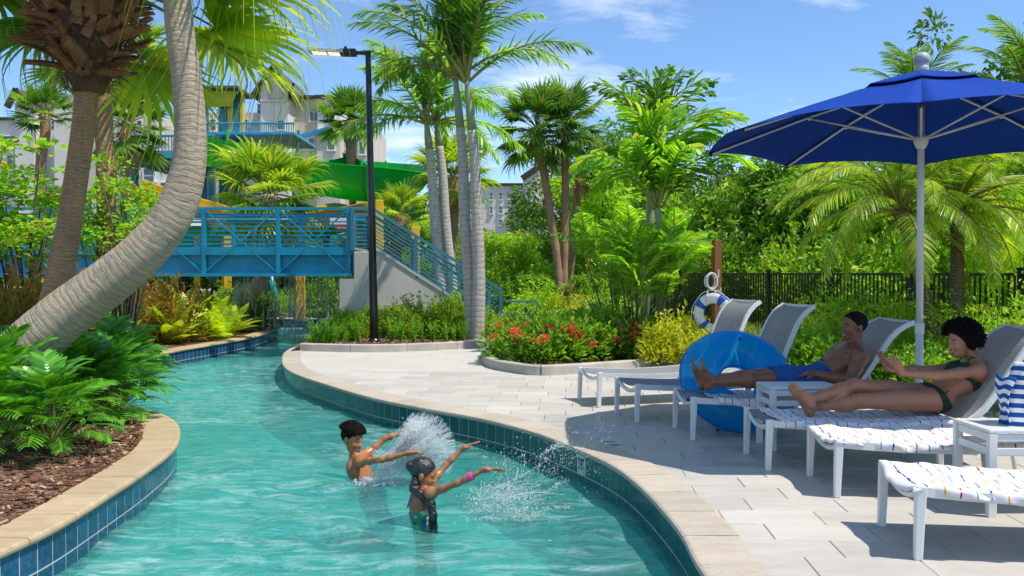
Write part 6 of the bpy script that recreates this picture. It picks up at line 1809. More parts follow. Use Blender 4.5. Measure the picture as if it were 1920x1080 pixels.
# behind the loungers
GR = [grass_tuft(s, 150, .95, .55, .006, LM['grass'], .6) for s in (5, 6)]
ordinals(spread('ornamental_grass', GR, 'tall feathery ornamental grass clump behind the empty loungers', 'grass clump', [tuple(gb(x, y)) + (s,) for x, y, s in ((1385, 15, 1.0), (1430, 14.0, 1.05), (1462, 13.0, 1.1), (1490, 12.4, 1.1), (1520, 13.8, 1.2), (1405, 13.2, 1.0), (1555, 14.5, 1.1))], 'ornamental grasses behind the loungers', seed=8, part='blades'), 'tall feathery grass clump behind the empty loungers, {}')
ordinals(spread('ornamental_grass', GR, 'tall pale grass clump beside the three brown palms', 'grass clump', [tuple(gb(x, y, 0)) + (s,) for x, y, s in ((1105, 23.0, 1.2), (1125, 22.0, 1.2), (1090, 24.0, 1.1))], 'grasses beside the three palms', seed=9, part='blades'), 'tall pale grass clump beside the three brown palms, {}')
YF = leafmat('petal_yellow', [(.75, .50, .02), (.85, .62, .04)], trans=.3, tcol=(1.2, 1.1, .8))
FLY = [flower_mesh(s, YF) for s in (11, 12)]
YS = [dome_mesh('foliage', s, .48, .95, 1500, .062, .38, LM['lime'], shoots=26, rough=.22) for s in (41, 42)]
ysh = ordinals(spread('yellow_flowering_bush', YS, 'tall light green bush with small yellow flowers behind the lounging couple', 'bush', [tuple(gb(x, y)) + (s,) for x, y, s in ((1520, 12.6, 1.0), (1550, 12.9, 1.1), (1580, 13.2, 1.1), (1615, 12.6, .95), (1650, 12.9, .9), (1690, 12.2, .9), (1720, 12.6, .95), (1765, 11.5, .95), (1815, 11.6, 1.0), (1850, 11.0, .95), (1900, 10.4, .95), (1930, 10.0, 1.0), (1875, 11.4, 1.0))], 'yellow-flowered bushes behind the loungers', seed=10, stems=ST), 'tall light green bush with small yellow flowers behind the reclining people, {}')
r = random.Random(33)
for t in ysh:
    for k in range(9):
        a = r.uniform(0, 6.3); e = r.uniform(.25, 1.3); put('flower_head', r.choice(FLY), t, loc=(cos(a) * cos(e) * .5, sin(a) * cos(e) * .5, .12 + sin(e) * .92), rot=(0, 0, r.uniform(0, 6)), scale=r.uniform(.4, .75))
LC = [dome_mesh('foliage', s, .45, .42, 1100, .085, .5, LM['ixora'], shoots=8) for s in (51, 52)]
ordinals(spread('low_green_shrub', LC, 'low dark green shrub along the kerb behind the loungers', 'shrub', [tuple(gb(x, y)) + (s,) for x, y, s in ((1470, 12.6, 1.0), (1500, 12.1, 1.05), (1530, 11.7, 1.0), (1560, 11.6, 1.1), (1590, 11.9, 1.0), (1640, 11.6, .95), (1670, 11.2, .9), (1700, 11.2, .9), (1735, 10.8, .9), (1770, 10.6, .9), (1445, 13.2, 1.0), (1420, 13.6, .9), (1840, 10.0, .9), (1880, 9.6, .9), (1920, 9.3, .9), (1365, 14.8, 1.0), (1340, 15.2, 1.0))], 'low shrubs along the kerb behind the loungers', seed=11), 'low dark green shrub along the kerb behind the loungers, {}')
# dense shrubs beyond the fence
BS = [dome_mesh('foliage', s, 1.1, 1.9, 3600, .15, .55, LM[m_], shoots=16, rough=.2) for s, m_ in ((61, 'tree'), (62, 'lime'), (63, 'lime'))]
fl_ = resample([fA, fB, fC, fD], .95); r = random.Random(17)
sp_ = []
for k, p in enumerate(fl_):
    n_ = V((1, .28, 0)).normalized(); q_ = p + n_ * (1.25 + r.uniform(0, 1.6)); sp_.append((q_.x, q_.y, -.02, r.uniform(.75, 1.15)))
    if k % 2 == 0:
        q_ = p + n_ * (3.4 + r.uniform(0, 1.5)); sp_.append((q_.x, q_.y, -.02, r.uniform(1.0, 1.5)))
spread('tall_shrub', BS, 'tall leafy shrub in the thicket behind the black fence', 'shrub', sp_, 'thicket behind the black fence', seed=12)
ordinals(spread('tall_shrub', BS, 'tall leafy shrub in the thicket left of the fence end', 'shrub', [(2.9 + k * .0 + 1.3 * (k % 3), 31 + 2.2 * k * .5, 0, 1.2) for k in range(6)] + [(3.4, 27.5, 0, 1.0), (4.2, 26.5, 0, .9)], 'thicket left of the fence end', seed=13), 'tall leafy shrub in the thicket left of the fence end, {}')

# ---------------- left bank planting
SG, SGC = crown_mesh('foliage', 140, 1.0, 1.0, 1.0, 60, 2300, .082, .98, LM['grape'], clump=.24, inner=.25, mode='round', droop=-.1)
def sea_grape(label, px, Y, z0, z1, w, seed):
    b = gp(px, 512 + HC * 1600 / Y); r = random.Random(seed); t = thing('sea_grape', label, 'shrub', b, 0, 'sea grapes in front of the bridge')
    zc = (z0 + z1) / 2; h = (z1 - z0) / 2; rot = r.uniform(0, 6.3); put('foliage', SG, t, loc=(0, 0, zc), rot=(0, 0, rot), scale=(w / 2, w / 2, h)); Rm = Matrix.Rotation(rot, 3, 'Z')
    for i in range(26):
        c = Rm @ V((SGC[i][0] * w / 2, SGC[i][1] * w / 2, SGC[i][2] * h)); e = V((c.x, c.y, c.z + zc)); b0 = V((r.uniform(-.15, .15), r.uniform(-.15, .15), 0))
        MB().tube([b0, lerp(b0, e, .55) + V((r.uniform(-.1, .1), 0, .25)), e], [.022, .014, .006], 6).build('branch', BARK, t, smooth=True)
    return t
sea_grape('round-leaved sea grape filling the left edge before the bridge', 50, 13.4, 1.75, 3.45, 2.6, 1)
sea_grape('round-leaved sea grape between the two foreground palm trunks', 232, 13.8, 1.7, 3.3, 1.6, 2)
sea_grape('taller round-leaved sea grape at the far left edge', -70, 12.6, 1.5, 3.4, 2.2, 3)
CRT = [dome_mesh('foliage', s, .62, .95, 1700, .10, .42, LM['croton'], shoots=16) for s in (71, 72)]
ordinals(spread('croton_bush', CRT, 'reddish olive croton bush on the left bank under the bridge', 'bush', [tuple(gb(x, y, 0)) + (s,) for x, y, s in ((245, 18.5, 1.2), (285, 18.8, 1.25), (320, 19.2, 1.15), (215, 17.8, 1.1), (260, 20, 1.2))], 'croton bushes under the bridge', seed=14, stems=ST), 'reddish olive croton bush on the left bank under the bridge, {}')
ordinals(spread('croton_bush', CRT, 'dark reddish croton bush behind the leaning trunk base', 'bush', [tuple(gb(x, y, 0)) + (s,) for x, y, s in ((70, 12.0, 1.2), (30, 11.4, 1.0), (95, 12.8, 1.1), (0, 12.4, 1.2), (150, 13.2, .9))], 'croton bushes at the left edge', seed=15, stems=ST), 'dark reddish croton bush behind the leaning trunk base, {}')
def fern_mesh(seed, mat, n=15, L=.62):
    r = random.Random(seed); parts = []
    for k in range(n):
        a = k * 2.4 + r.uniform(-.3, .3); e = r.uniform(.5, 1.35); x = V((0, 0, 0)); d = V((cos(a) * cos(e), sin(a) * cos(e), sin(e))); m = 18; LL = L * r.uniform(.7, 1.15)
        for q in range(m):
            t = q / m; x = x + d * LL / m; d = (d + V((0, 0, -.055))).normalized(); s_ = V((-sin(a), cos(a), 0)); w = .125 * (sin(pi * min(1, .12 + t * .9)) ** .7) * L / .62
            for z in (-1, 1):
                e1 = x + (s_ * z + d * .35).normalized() * w - V((0, 0, w * .15)); wd = d * .012
                parts.append(([tuple(x - wd), tuple(x + wd), tuple(lerp(x, e1, .6) + wd * 1.2), tuple(e1), tuple(lerp(x, e1, .6) - wd * 1.2)], [[0, 1, 2, 3, 4]]))
    v, f = merge(parts); return np_mesh('fronds', v, f, [mat])
FE = [fern_mesh(s, LM['fern']) for s in (1, 2, 3)]; FEg = [fern_mesh(s, LM['fern_green']) for s in (4, 5)]
lbank = [(x, y, s) for x, y, s in ((170, 650, 1.1), (200, 640, 1.15), (235, 650, 1.1), (262, 638, 1.2), (195, 662, .9), (295, 640, 1.1), (320, 645, 1.0), (345, 632, 1.15), (372, 638, 1.0), (395, 630, 1.1), (415, 634, .95), (432, 626, 1.05), (330, 622, 1.2), (365, 618, 1.2), (220, 628, 1.2), (450, 622, .95), (300, 622, 1.2), (400, 615, 1.1))]
ordinals(spread('yellow_fern', FE, 'yellow-green fern clump along the left river bank', 'fern', [tuple(gp(x, y)) + (s * 1.5,) for x, y, s in lbank], 'yellow ferns on the left bank', seed=16, part='fronds'), 'yellow-green fern clump along the left river bank, {}')
ordinals(spread('green_fern', FEg, 'mid green fern behind the yellow ferns on the left bank', 'fern', [tuple(gp(x, y)) + (1.6,) for x, y in ((250, 622), (285, 614), (160, 668), (140, 655), (120, 680), (185, 676), (225, 668), (310, 610))], 'green ferns on the left bank', seed=17, part='fronds'), 'mid green fern behind the yellow ferns on the left bank, {}')
ordinals(spread('green_bush', MS, 'small bright green bush at the tip of the left bank', 'bush', [tuple(gp(x, y)) + (s,) for x, y, s in ((470, 618, .85), (488, 615, .7), (455, 612, .8))], 'bushes at the left bank tip', seed=18), 'small bright green bush at the tip of the left bank, {}')
def strap_plant(seed, n, L, w, mat, up=1.1):
    r = random.Random(seed); parts = []
    for k in range(n):
        a = k * 2.4; e = R(r.uniform(35, 85)); d = V((cos(a) * cos(e), sin(a) * cos(e), sin(e))); x = V((0, 0, .12)); pts = []; LL = L * r.uniform(.75, 1.1)
        for q in range(7): pts.append(x.copy()); x = x + d * LL / 6; d = (d + V((0, 0, -.10))).normalized()
        p, f = strip(pts, [w * .3, w * .8, w, w, w * .8, w * .45, .002], V((-sin(a), cos(a), .15))); parts.append((p, f))
    v, f = merge(parts); return np_mesh('leaves', v, f, [mat])
SP = [strap_plant(s, 22, .85, .045, LM['red']) for s in (1, 2)]
spread('cordyline', SP, ['dark red strap-leaved cordyline left of the falling water', 'dark red cordyline with pinkish tips nearer the falling water', 'red strap-leaved plant at the left edge below the bridge', 'second red strap-leaved plant at the left edge below the bridge'], 'cordyline', [tuple(gp(342, 606)) + (1.4,), tuple(gp(392, 604)) + (1.3,), tuple(gb(25, 16, 0)) + (1.6,), tuple(gb(70, 17, 0)) + (1.4,)], 'cordylines on the left bank', seed=19, part='leaves')
ordinals(spread('green_bush', MS, 'leafy bush on the far bank below the bridge end', 'bush', [tuple(gp(x, y)) + (s,) for x, y, s in ((600, 592, 1.2), (625, 593, 1.3), (648, 594, 1.3), (585, 590, 1.0), (540, 591, .9), (500, 590, 1.0), (460, 591, 1.2), (425, 592, 1.2))], 'bushes on the far bank', seed=20), 'leafy bush on the far bank below the bridge, {}')
ordinals(spread('liriope_tuft', LG_, 'green grass tuft on the far bank of the river', 'grass tuft', [tuple(gp(x, 595.0)) + (2.0,) for x in (585, 597, 609, 621, 633)], 'grass tufts on the far bank', seed=21, part='blades'), 'green grass tuft on the far river bank, {}')
# big lobed leaves in the left foreground: each leaf is a part
def lobed_leaf(seed):
    r = random.Random(seed); parts = []; L = .40; mi = []
    st_ = [V((t * .34, 0, .20 * t - .02 * t * t)) for t in np.linspace(0, 1, 5)]
    p, f = tube_np(st_, [.009, .008, .007, .006, .006], 5); parts.append((p, f)); mi += [1] * len(f)
    d = V((.9, 0, .25)).normalized(); x = st_[-1].copy(); mid = []
    for q in range(15): mid.append(x.copy()); x = x + d * L / 14; d = (d + V((0, 0, -.075))).normalized()
    W_ = [.009 + .007 * sin(pi * i / 14) for i in range(15)]
    p, f = strip(mid, W_, V((0, 1, 0))); parts.append((p, f)); mi += [0] * len(f)
    for k in range(1, 14):
        t = k / 14; ln = .17 * (sin(pi * (.12 + .80 * t)) ** .7) * r.uniform(.85, 1.12)
        tg = (mid[min(k + 1, 14)] - mid[k - 1]).normalized()
        for s_ in (-1, 1):
            dv = (V((0, s_, .16)) + tg * (.25 + .9 * t - (.5 if k < 3 else 0))).normalized(); pts = []; q = mid[k].copy()
            for z in range(5): pts.append(q.copy()); q = q + dv * ln / 4; dv = (dv + V((0, 0, -.12))).normalized()
            sdv = tg - dv * tg.dot(dv); sdv.normalize()
            p, f = strip(pts, [.009, .0118, .0122, .010, .003], sdv); parts.append((p, f)); mi += [0] * len(f)
    v, f = merge(parts); return np_mesh('leaf', v, f, [LM['philo'], PET], mi, smooth=False)
PHL = [lobed_leaf(s) for s in (1, 2, 3)]
ph = [(150, 790, 1.05), (60, 770, 1.1), (215, 740, 1.1), (110, 730, 1.15), (20, 820, 1.1), (30, 715, 1.15), (165, 705, 1.1), (-40, 760, 1.1), (225, 715, .9), (95, 850, .9), (-30, 860, 1.0), (205, 785, .95), (235, 762, .9)]
phl = ['big-leaved philodendron over the bark chips near the coping', 'big-leaved philodendron in the middle of the near left bed', 'big-leaved philodendron spilling over the coping curve', 'big-leaved philodendron in front of the leaning trunk', 'big-leaved philodendron low at the left edge', 'big-leaved philodendron below the base of the leaning trunk', 'big-leaved philodendron behind the coping curve', 'big-leaved philodendron cut off by the left edge', 'smaller philodendron at the river side of the clump', 'frontmost philodendron with leaves low over the bark', 'frontmost philodendron at the left edge', 'philodendron nearest the inner bend of the coping', 'philodendron leaning over the far end of the coping bend']
r = random.Random(44)
for k, (px, py, s) in enumerate(ph):
    p = gp(px, py); t = thing('philodendron', phl[k], 'plant', p, 0, 'philodendrons in the near left bed')
    for q in range(40):
        f = q / 39; put('leaf', r.choice(PHL), t, loc=(0, 0, .03 + .10 * (1 - f)), rot=aim(q * 2.4 + r.uniform(-.3, .3), lerp(R(74), R(0), f ** .85) + r.uniform(-.12, .12), r.uniform(-.35, .35)), scale=s * r.uniform(.82, 1.18))
# ================================================================ PEOPLE: each body one continuous surface grown from tapered, blended limbs
class Field:
    """blended distance field on a grid, turned into one closed mesh (surface nets)"""
    def __init__(s): s.p = []
    def rc(s, a, b, ra, rb, k=.02): s.p.append(('c', np.array(a, float), np.array(b, float), ra, rb, k)); return s
    def el(s, c, r, ax=None, k=.02):
        A = np.eye(3) if ax is None else np.array([tuple(x) for x in ax], float)      # rows: local axes
        s.p.append(('e', np.array(c, float), np.array(r, float), A, 0, k)); return s
    def chain(s, pts, rad, k=.02):
        for i in range(len(pts) - 1): s.rc(pts[i], pts[i + 1], rad[i], rad[i + 1], k)
        return s
    def mesh(s, vox=.007, grow=0.0, clip=(), warp=None):
        lo = np.full(3, 1e9); hi = -lo
        for q in s.p:
            if q[0] == 'c':
                m = max(q[3], q[4]); lo = np.minimum(lo, np.minimum(q[1], q[2]) - m); hi = np.maximum(hi, np.maximum(q[1], q[2]) + m)
            else: m = q[2].max(); lo = np.minimum(lo, q[1] - m); hi = np.maximum(hi, q[1] + m)
        lo -= .02 + grow + 3 * vox; hi += .02 + grow + 3 * vox
        N = np.ceil((hi - lo) / vox).astype(int) + 1
        G = np.full(N, .5, np.float32); ax = [lo[i] + np.arange(N[i]) * vox for i in range(3)]
        for q in s.p:
            k = q[5]
            if q[0] == 'c': m = max(q[3], q[4]); a = np.minimum(q[1], q[2]) - m; b = np.maximum(q[1], q[2]) + m
            else: m = q[2].max(); a = q[1] - m; b = q[1] + m
            pad = k + grow + 3 * vox
            i0 = np.maximum(((a - pad - lo) / vox).astype(int), 0); i1 = np.minimum(((b + pad - lo) / vox).astype(int) + 2, N)
            X, Y, Z = np.meshgrid(*[ax[j][i0[j]:i1[j]].astype(np.float32) for j in range(3)], indexing='ij')
            if q[0] == 'c':
                A, B = q[1], q[2]; d = B - A; L = float(d @ d) + 1e-9
                t = np.clip(((X - A[0]) * d[0] + (Y - A[1]) * d[1] + (Z - A[2]) * d[2]) / L, 0, 1)
                D = np.sqrt((X - A[0] - t * d[0]) ** 2 + (Y - A[1] - t * d[1]) ** 2 + (Z - A[2] - t * d[2]) ** 2) - (q[3] + (q[4] - q[3]) * t)
            else:
                c, r, M_ = q[1], q[2], q[3]; x, y, z = X - c[0], Y - c[1], Z - c[2]
                u = [(x * M_[j][0] + y * M_[j][1] + z * M_[j][2]) / r[j] for j in range(3)]
                k0 = np.sqrt(u[0] ** 2 + u[1] ** 2 + u[2] ** 2) + 1e-6; k1 = np.sqrt((u[0] / r[0]) ** 2 + (u[1] / r[1]) ** 2 + (u[2] / r[2]) ** 2) + 1e-6
                D = k0 * (k0 - 1) / k1
            sl_ = tuple(slice(i0[j], i1[j]) for j in range(3)); g0 = G[sl_]
            h = np.maximum(k - np.abs(g0 - D), 0) / k
            G[sl_] = np.minimum(g0, D) - h * h * k * .25
        G -= grow
        if clip or warp:
            X, Y, Z = np.meshgrid(*[a.astype(np.float32) for a in ax], indexing='ij')
            if warp: G = G + warp(X, Y, Z).astype(np.float32)
            for p, n in clip:
                n = V(n).normalized(); G = np.maximum(G, (X - p[0]) * n[0] + (Y - p[1]) * n[1] + (Z - p[2]) * n[2])
        S = G < 0
        c = np.zeros(N - 1, np.int8)
        for i in (0, 1):
            for j in (0, 1):
                for k in (0, 1): c += S[i:N[0] - 1 + i, j:N[1] - 1 + j, k:N[2] - 1 + k]
        I = np.nonzero((c > 0) & (c < 8)); n = len(I[0])
        acc = np.zeros((n, 3)); cnt = np.zeros(n)
        cor = [(i, j, k) for i in (0, 1) for j in (0, 1) for k in (0, 1)]
        for a in cor:
            for axn in range(3):
                if a[axn]: continue
                b = list(a); b[axn] = 1
                fa = G[I[0] + a[0], I[1] + a[1], I[2] + a[2]]; fb = G[I[0] + b[0], I[1] + b[1], I[2] + b[2]]
                m = (fa < 0) != (fb < 0); t = np.where(m, fa / (fa - fb + 1e-12), 0)
                for z in range(3): acc[:, z] += np.where(m, a[z] + (t if z == axn else 0), 0)
                cnt += m
        P_ = lo + (np.stack(I, 1) + acc / np.maximum(cnt, 1)[:, None]) * vox
        ids = -np.ones(N - 1, int); ids[I] = np.arange(n); F_ = []
        for axn in range(3):
            sl0 = [slice(None)] * 3; sl1 = [slice(None)] * 3; sl0[axn] = slice(0, -1); sl1[axn] = slice(1, None)
            A, B = S[tuple(sl0)], S[tuple(sl1)]; u, w = [(1, 2), (2, 0), (0, 1)][axn]
            E = np.stack(np.nonzero(A != B), 1); E = E[(E[:, u] > 0) & (E[:, w] > 0)]
            ok = (E[:, u] < N[u] - 1) & (E[:, w] < N[w] - 1) & (E[:, axn] < N[axn] - 1); E = E[ok]
            def idx(du, dw):
                q = E.copy(); q[:, u] -= du; q[:, w] -= dw; return ids[q[:, 0], q[:, 1], q[:, 2]]
            Q = np.stack([idx(1, 1), idx(0, 1), idx(0, 0), idx(1, 0)], 1)
            fl = B[tuple(E.T)]; Q[fl] = Q[fl][:, ::-1]; F_.append(Q)
        Fa = np.concatenate(F_); Fa = Fa[(Fa >= 0).all(1)]
        return P_, Fa
    def build(s, name, mat, parent, **k):
        P_, Fa = s.mesh(**k); P_ = P_ - np.array(parent.location)
        return put(name, np_mesh(name, P_, Fa, mat if isinstance(mat, list) else [mat], smooth=True), parent)
def skin(name, c, gloss=.42):
    t = NT(name); co = t.pos(); a = t.noise(co, 9, 5); b = t.noise(co, 160, 3)
    base = t.mix(t.ramp(a, [(.35, 0.), (.65, 1.)]), c, tuple(x * .86 for x in c))
    n = t.new('ShaderNodeBsdfPrincipled'); t.link(base, n.inputs['Base Color']); n.inputs['Roughness'].default_value = gloss
    n.inputs['Subsurface Weight'].default_value = .12; n.inputs['Subsurface Radius'].default_value = (.012, .005, .003); n.inputs['Subsurface Scale'].default_value = .6
    t.link(t.bump(b, .08, .002), n.inputs['Normal']); return t.done(n.outputs[0])
SK = {'man': skin('skin_man', (.26, .105, .05)), 'woman': skin('skin_woman', (.46, .205, .11)), 'boy': skin('skin_boy', (.42, .175, .07), .3), 'girl': skin('skin_girl', (.40, .165, .07), .3)}
SOLE = skin('skin_sole', (.45, .27, .20))
HAIR = pm('hair_black', (.009, .007, .006), (.02, .016, .013), scale=40, rough=.9, bump=.8, bscale=140, spec=.12)
EYE = paint('eye_white', (.30, .26, .23), .25); IRIS = paint('iris', (.02, .012, .008), .15); TEETH = paint('teeth', (.8, .78, .74), .3)
LIP = {'d': paint('lip_dark', (.20, .075, .06), .4), 'l': paint('lip', (.34, .12, .10), .4)}
def fr3(f, u):
    f = V(f).normalized(); u = V(u); s_ = f.cross(u).normalized(); u = s_.cross(f); return f, s_, u     # forward, right side, up
class Person:
    def __init__(s, name_label, base, mat, sc=1.0):
        s.t = thing('person', name_label, 'person', base); s.F = Field(); s.mat = mat; s.sc = sc; s.H = None
    def head(s, c, f, u, sc=1.0, smile=True, female=False):
        f, r, u = fr3(f, u); c = V(c); ax = (f, r, u); F = s.F; s.H = (c, f, r, u, sc)
        def P(a, b, d): return c + (f * a + r * b + u * d) * sc
        s.P = P; E = lambda p, rr, k=.012: F.el(P(*p), [x * sc for x in rr], ax, k)
        E((-.012, 0, .03), (.100, .077, .088)); E((.026, 0, -.03), (.066, .063, .080), .02); E((.034, 0, -.080), (.046, .047, .034), .02)
        E((.066, 0, -.096), (.020, .022, .018), .02); E((.070, 0, .016), (.022, .052, .013), .02)
        F.rc(P(.080, 0, .008), P(.103, 0, -.028), .009 * sc, .0135 * sc, .01)
        for b in (-1, 1):
            E((.094, b * .013, -.034), (.012, .010, .009), .008); E((.056, b * .036, -.030), (.026, .024, .026), .015)
            F.el(P(-.008, b * .079, -.010), [.020 * sc, .009 * sc, .031 * sc], ax, .006)
            F.el(P(.076, b * .032, .003), [.010 * sc, .015 * sc, .007 * sc], ax, .006)
        E((.086, 0, -.056), (.013, .026, .008), .008); E((.084, 0, -.074), (.013, .023, .009), .008)
    def face(s, lip='d', smile=True, brow=True):
        c, f, r, u, sc = s.H; P = s.P; b0 = V(s.t.location); ax = Matrix((f, r, u)).transposed()
        for b in (-1, 1):
            e = MB().ball(P(.076, b * .031, .000) - b0, .0115 * sc, 10, 8, (1, 1.2, .42), ax).build('eye', EYE, s.t, smooth=True)
            MB().ball(P(.0835, b * .031, .000) - b0, .0060 * sc, 8, 6, (.6, 1, 1), ax).build('iris', IRIS, e, smooth=True)
            if brow:
                MB().tube([P(.086, b * .014, .020) - b0, P(.087, b * .032, .026) - b0, P(.074, b * .050, .020) - b0], [.004 * sc, .0045 * sc, .002 * sc], 6).build('eyebrow', HAIR, s.t)
        if smile:
            m = MB(); m.tube([P(.082, -.021, -.061) - b0, P(.0935, -.009, -.066) - b0, P(.0935, .009, -.066) - b0, P(.082, .021, -.061) - b0], [.002 * sc, .0048 * sc, .0048 * sc, .002 * sc], 8); m.build('teeth', TEETH, s.t, smooth=True)
        m = MB(); m.tube([P(.080, -.030, -.056) - b0, P(.098, -.010, -.0545) - b0, P(.098, .010, -.0545) - b0, P(.080, .030, -.056) - b0], [.002 * sc, .0055 * sc, .0055 * sc, .002 * sc], 6)
        m.tube([P(.080, -.028, -.064) - b0, P(.097, -.010, -.077) - b0, P(.097, .010, -.077) - b0, P(.080, .028, -.064) - b0], [.002 * sc, .006 * sc, .006 * sc, .002 * sc], 6); m.build('lips', LIP[lip], s.t, smooth=True)
    def limb(s, pts, rad, k=.025): s.F.chain(pts, [r * s.sc for r in rad], k)
    def arm(s, sh, el, wr, r=(.052, .043, .040, .030, .026)):
        sh, el, wr = V(sh), V(el), V(wr)
        s.limb([sh, lerp(sh, el, .45), el, lerp(el, wr, .35), wr], [r[0], r[0] * .93, r[1] * .92, r[2] * 1.02, r[4]])
    def leg(s, hip, kn, an, r=(.088, .072, .058, .057, .036), calf=None):
        hip, kn, an = V(hip), V(kn), V(an)
        s.limb([hip, lerp(hip, kn, .5), kn], [r[0], r[1] * 1.03, r[2]], .03)
        s.limb([kn, lerp(kn, an, .32), lerp(kn, an, .75), an], [r[2] * .96, r[3], r[4] * 1.12, r[4]], .03)
        if calf is not None: s.F.el(lerp(kn, an, .32) + V(calf) * .018, (.055 * s.sc, .045 * s.sc, .10 * s.sc), fr3(V(calf), an - kn), .03)
    def hand(s, w, d, n, thumb=1, curl=(.25, .25, .3, .35), spread=.12, sc=1.0, tw=None):
        """w wrist, d finger direction, n direction the palm faces, thumb: side sign"""
        d = V(d).normalized(); n = V(n); n = (n - d * n.dot(d)).normalized(); sd = d.cross(n) * thumb; w = V(w); F = s.F
        F.el(w + d * .048 * sc, (.052 * sc, .040 * sc, .0165 * sc), (d, sd, n), .012)
        F.rc(w, w + d * .03 * sc, .024 * sc, .026 * sc, .015)
        for k, (o, L) in enumerate(((.029, .070), (.010, .080), (-.009, .075), (-.027, .058))):
            b = w + (d * (.088 - abs(o) * .15) + sd * o) * sc; fd = (d + sd * (o / .03) * spread).normalized(); a = curl[k]
            f1 = (fd * cos(a) + n * sin(a)).normalized(); f2 = (fd * cos(a * 2.1) + n * sin(a * 2.1)).normalized()
            p1 = b + f1 * L * .52 * sc; p2 = p1 + f2 * L * .50 * sc
            F.rc(b - fd * .012 * sc, p1, .0096 * sc, .0088 * sc, .004); F.rc(p1, p2, .0088 * sc, .0072 * sc, .003)
        b = w + (d * .022 + sd * .030) * sc; t1 = (d * .62 + sd * .75 + n * .25).normalized(); t2 = (d * .9 + sd * .42 + n * .25).normalized()
        p1 = b + t1 * .036 * sc; p2 = p1 + t2 * .034 * sc
        F.rc(b, p1, .015 * sc, .0115 * sc, .008); F.rc(p1, p2, .0115 * sc, .0085 * sc, .004)
    def foot(s, a, t, so, big=1, sc=1.0):
        """a ankle, t toe direction, so direction of the sole, big: side of the big toe"""
        t = V(t).normalized(); so = V(so); so = (so - t * so.dot(t)).normalized(); sd = t.cross(so) * big; a = V(a); F = s.F
        heel = a - t * .030 * sc + so * .042 * sc; ball = a + t * .140 * sc + so * .052 * sc
        F.el(heel, (.038 * sc, .031 * sc, .034 * sc), (t, sd, so), .02)
        F.rc(a, a + t * .07 * sc + so * .022 * sc, .036 * sc, .030 * sc, .02)
        F.rc(heel + t * .01 * sc, ball - sd * .012 * sc, .030 * sc, .023 * sc, .02); F.rc(a + t * .06 * sc + so * .025 * sc, ball + sd * .016 * sc, .028 * sc, .023 * sc, .02)
        F.el(ball, (.035 * sc, .046 * sc, .021 * sc), (t, sd, so), .015)
        for o, L, r in ((.030, .052, .0135), (.010, .046, .0095), (-.007, .040, .009), (-.022, .034, .0085), (-.036, .028, .008)):
            p = ball + (t * .022 + sd * o + so * .002) * sc; F.rc(p, p + t * L * sc - so * .003 * sc, r * sc, r * .92 * sc, .004)
    def torso(s, pel, chest, neck, front, w=1.0, female=False):
        pel, chest, neck = V(pel), V(chest), V(neck); F = s.F; sc = s.sc
        d = (chest - pel).normalized(); n, sd, d2 = fr3(front, d); ax = (d2, sd, n)
        F.el(pel, (.115 * sc, .150 * sc * w, .100 * sc), ax, .05)
        F.el(lerp(pel, chest, .5), (.150 * sc, .130 * sc * w, .092 * sc), ax, .06)
        F.el(chest, (.165 * sc, .158 * sc * w, .108 * sc), ax, .06)
        F.el(lerp(chest, neck, .5) - n * .01, (.10 * sc, .150 * sc * w, .075 * sc), ax, .05)
        return n, sd, d2
def done(p, vox=.0065): p.body = p.F.build('body', p.mat, p.t, vox=vox)
def cap_hair(p, thick, front=.070, low=-.03, noisy=0.0, freq=60, name='hair', mat=None, vox=.005, seed=0, back=0.0, k_side=1.0):
    """hair following the skull: front = hairline, low = how far down at the nape"""
    c, f, r, u, sc = p.H; P = p.P; F = Field()
    F.el(P(-.014, 0, .034), [(.100 + thick) * sc, (.077 + thick * k_side) * sc, (.088 + thick) * sc], (f, r, u), .02)
    if back: F.el(P(-.06, 0, -.01), [.06 * sc, .07 * sc, .075 * sc], (f, r, u), .03)
    def w(X, Y, Z):
        return noisy * (np.sin(X * freq + seed) * np.sin(Y * freq * 1.1 + 1.3) * np.sin(Z * freq * .93 + 2.1) + .6 * np.sin(X * freq * 2.1 + Y * 31) * np.sin(Y * freq * 1.9) * np.sin(Z * freq * 2.3))
    n1 = (f * .80 - u * .60); n2 = (-u * .92 + f * .38)
    return F.build(name, mat or HAIR, p.t, vox=vox, warp=w if noisy else None, clip=[(P(front, 0, .052), n1), (P(-.01, 0, low), n2)])
def curls(p, n, r0, rlen, seed, size, low=-.2, front=.5, name='curls', thick=.0045):
    """many small coils standing off the scalp, one mass of hair"""
    c, f, r, u, sc = p.H; P = p.P; rd = random.Random(seed); m = MB(); b0 = V(p.t.location)
    for i in range(n):
        th = rd.uniform(0, 2 * pi); z = rd.uniform(low, 1); q = math.sqrt(max(0, 1 - z * z)); a, b = q * cos(th), q * sin(th)
        if a > front and z < .55: continue
        if a > .2 and z < .15: continue
        base = P(-.014 + a * (.1 + r0), b * (.077 + r0), .034 + z * (.088 + r0)); o = (f * a + r * b + u * z).normalized()
        s1 = o.cross(V((.3, .5, .8))).normalized(); s2 = o.cross(s1); L = rlen * rd.uniform(.5, 1.25) * sc; ph = rd.uniform(0, 6)
        m.tube([base + o * L * t + (s1 * cos(ph + t * 7) + s2 * sin(ph + t * 7)) * size * sc for t in np.linspace(0, 1, 6)], [thick * sc] * 5 + [thick * .4 * sc], 4, caps=False)
    m.v = [v - b0 for v in m.v]; o_ = m.build(name, HAIR, p.t, smooth=True); o_['kind'] = 'stuff'; return o_
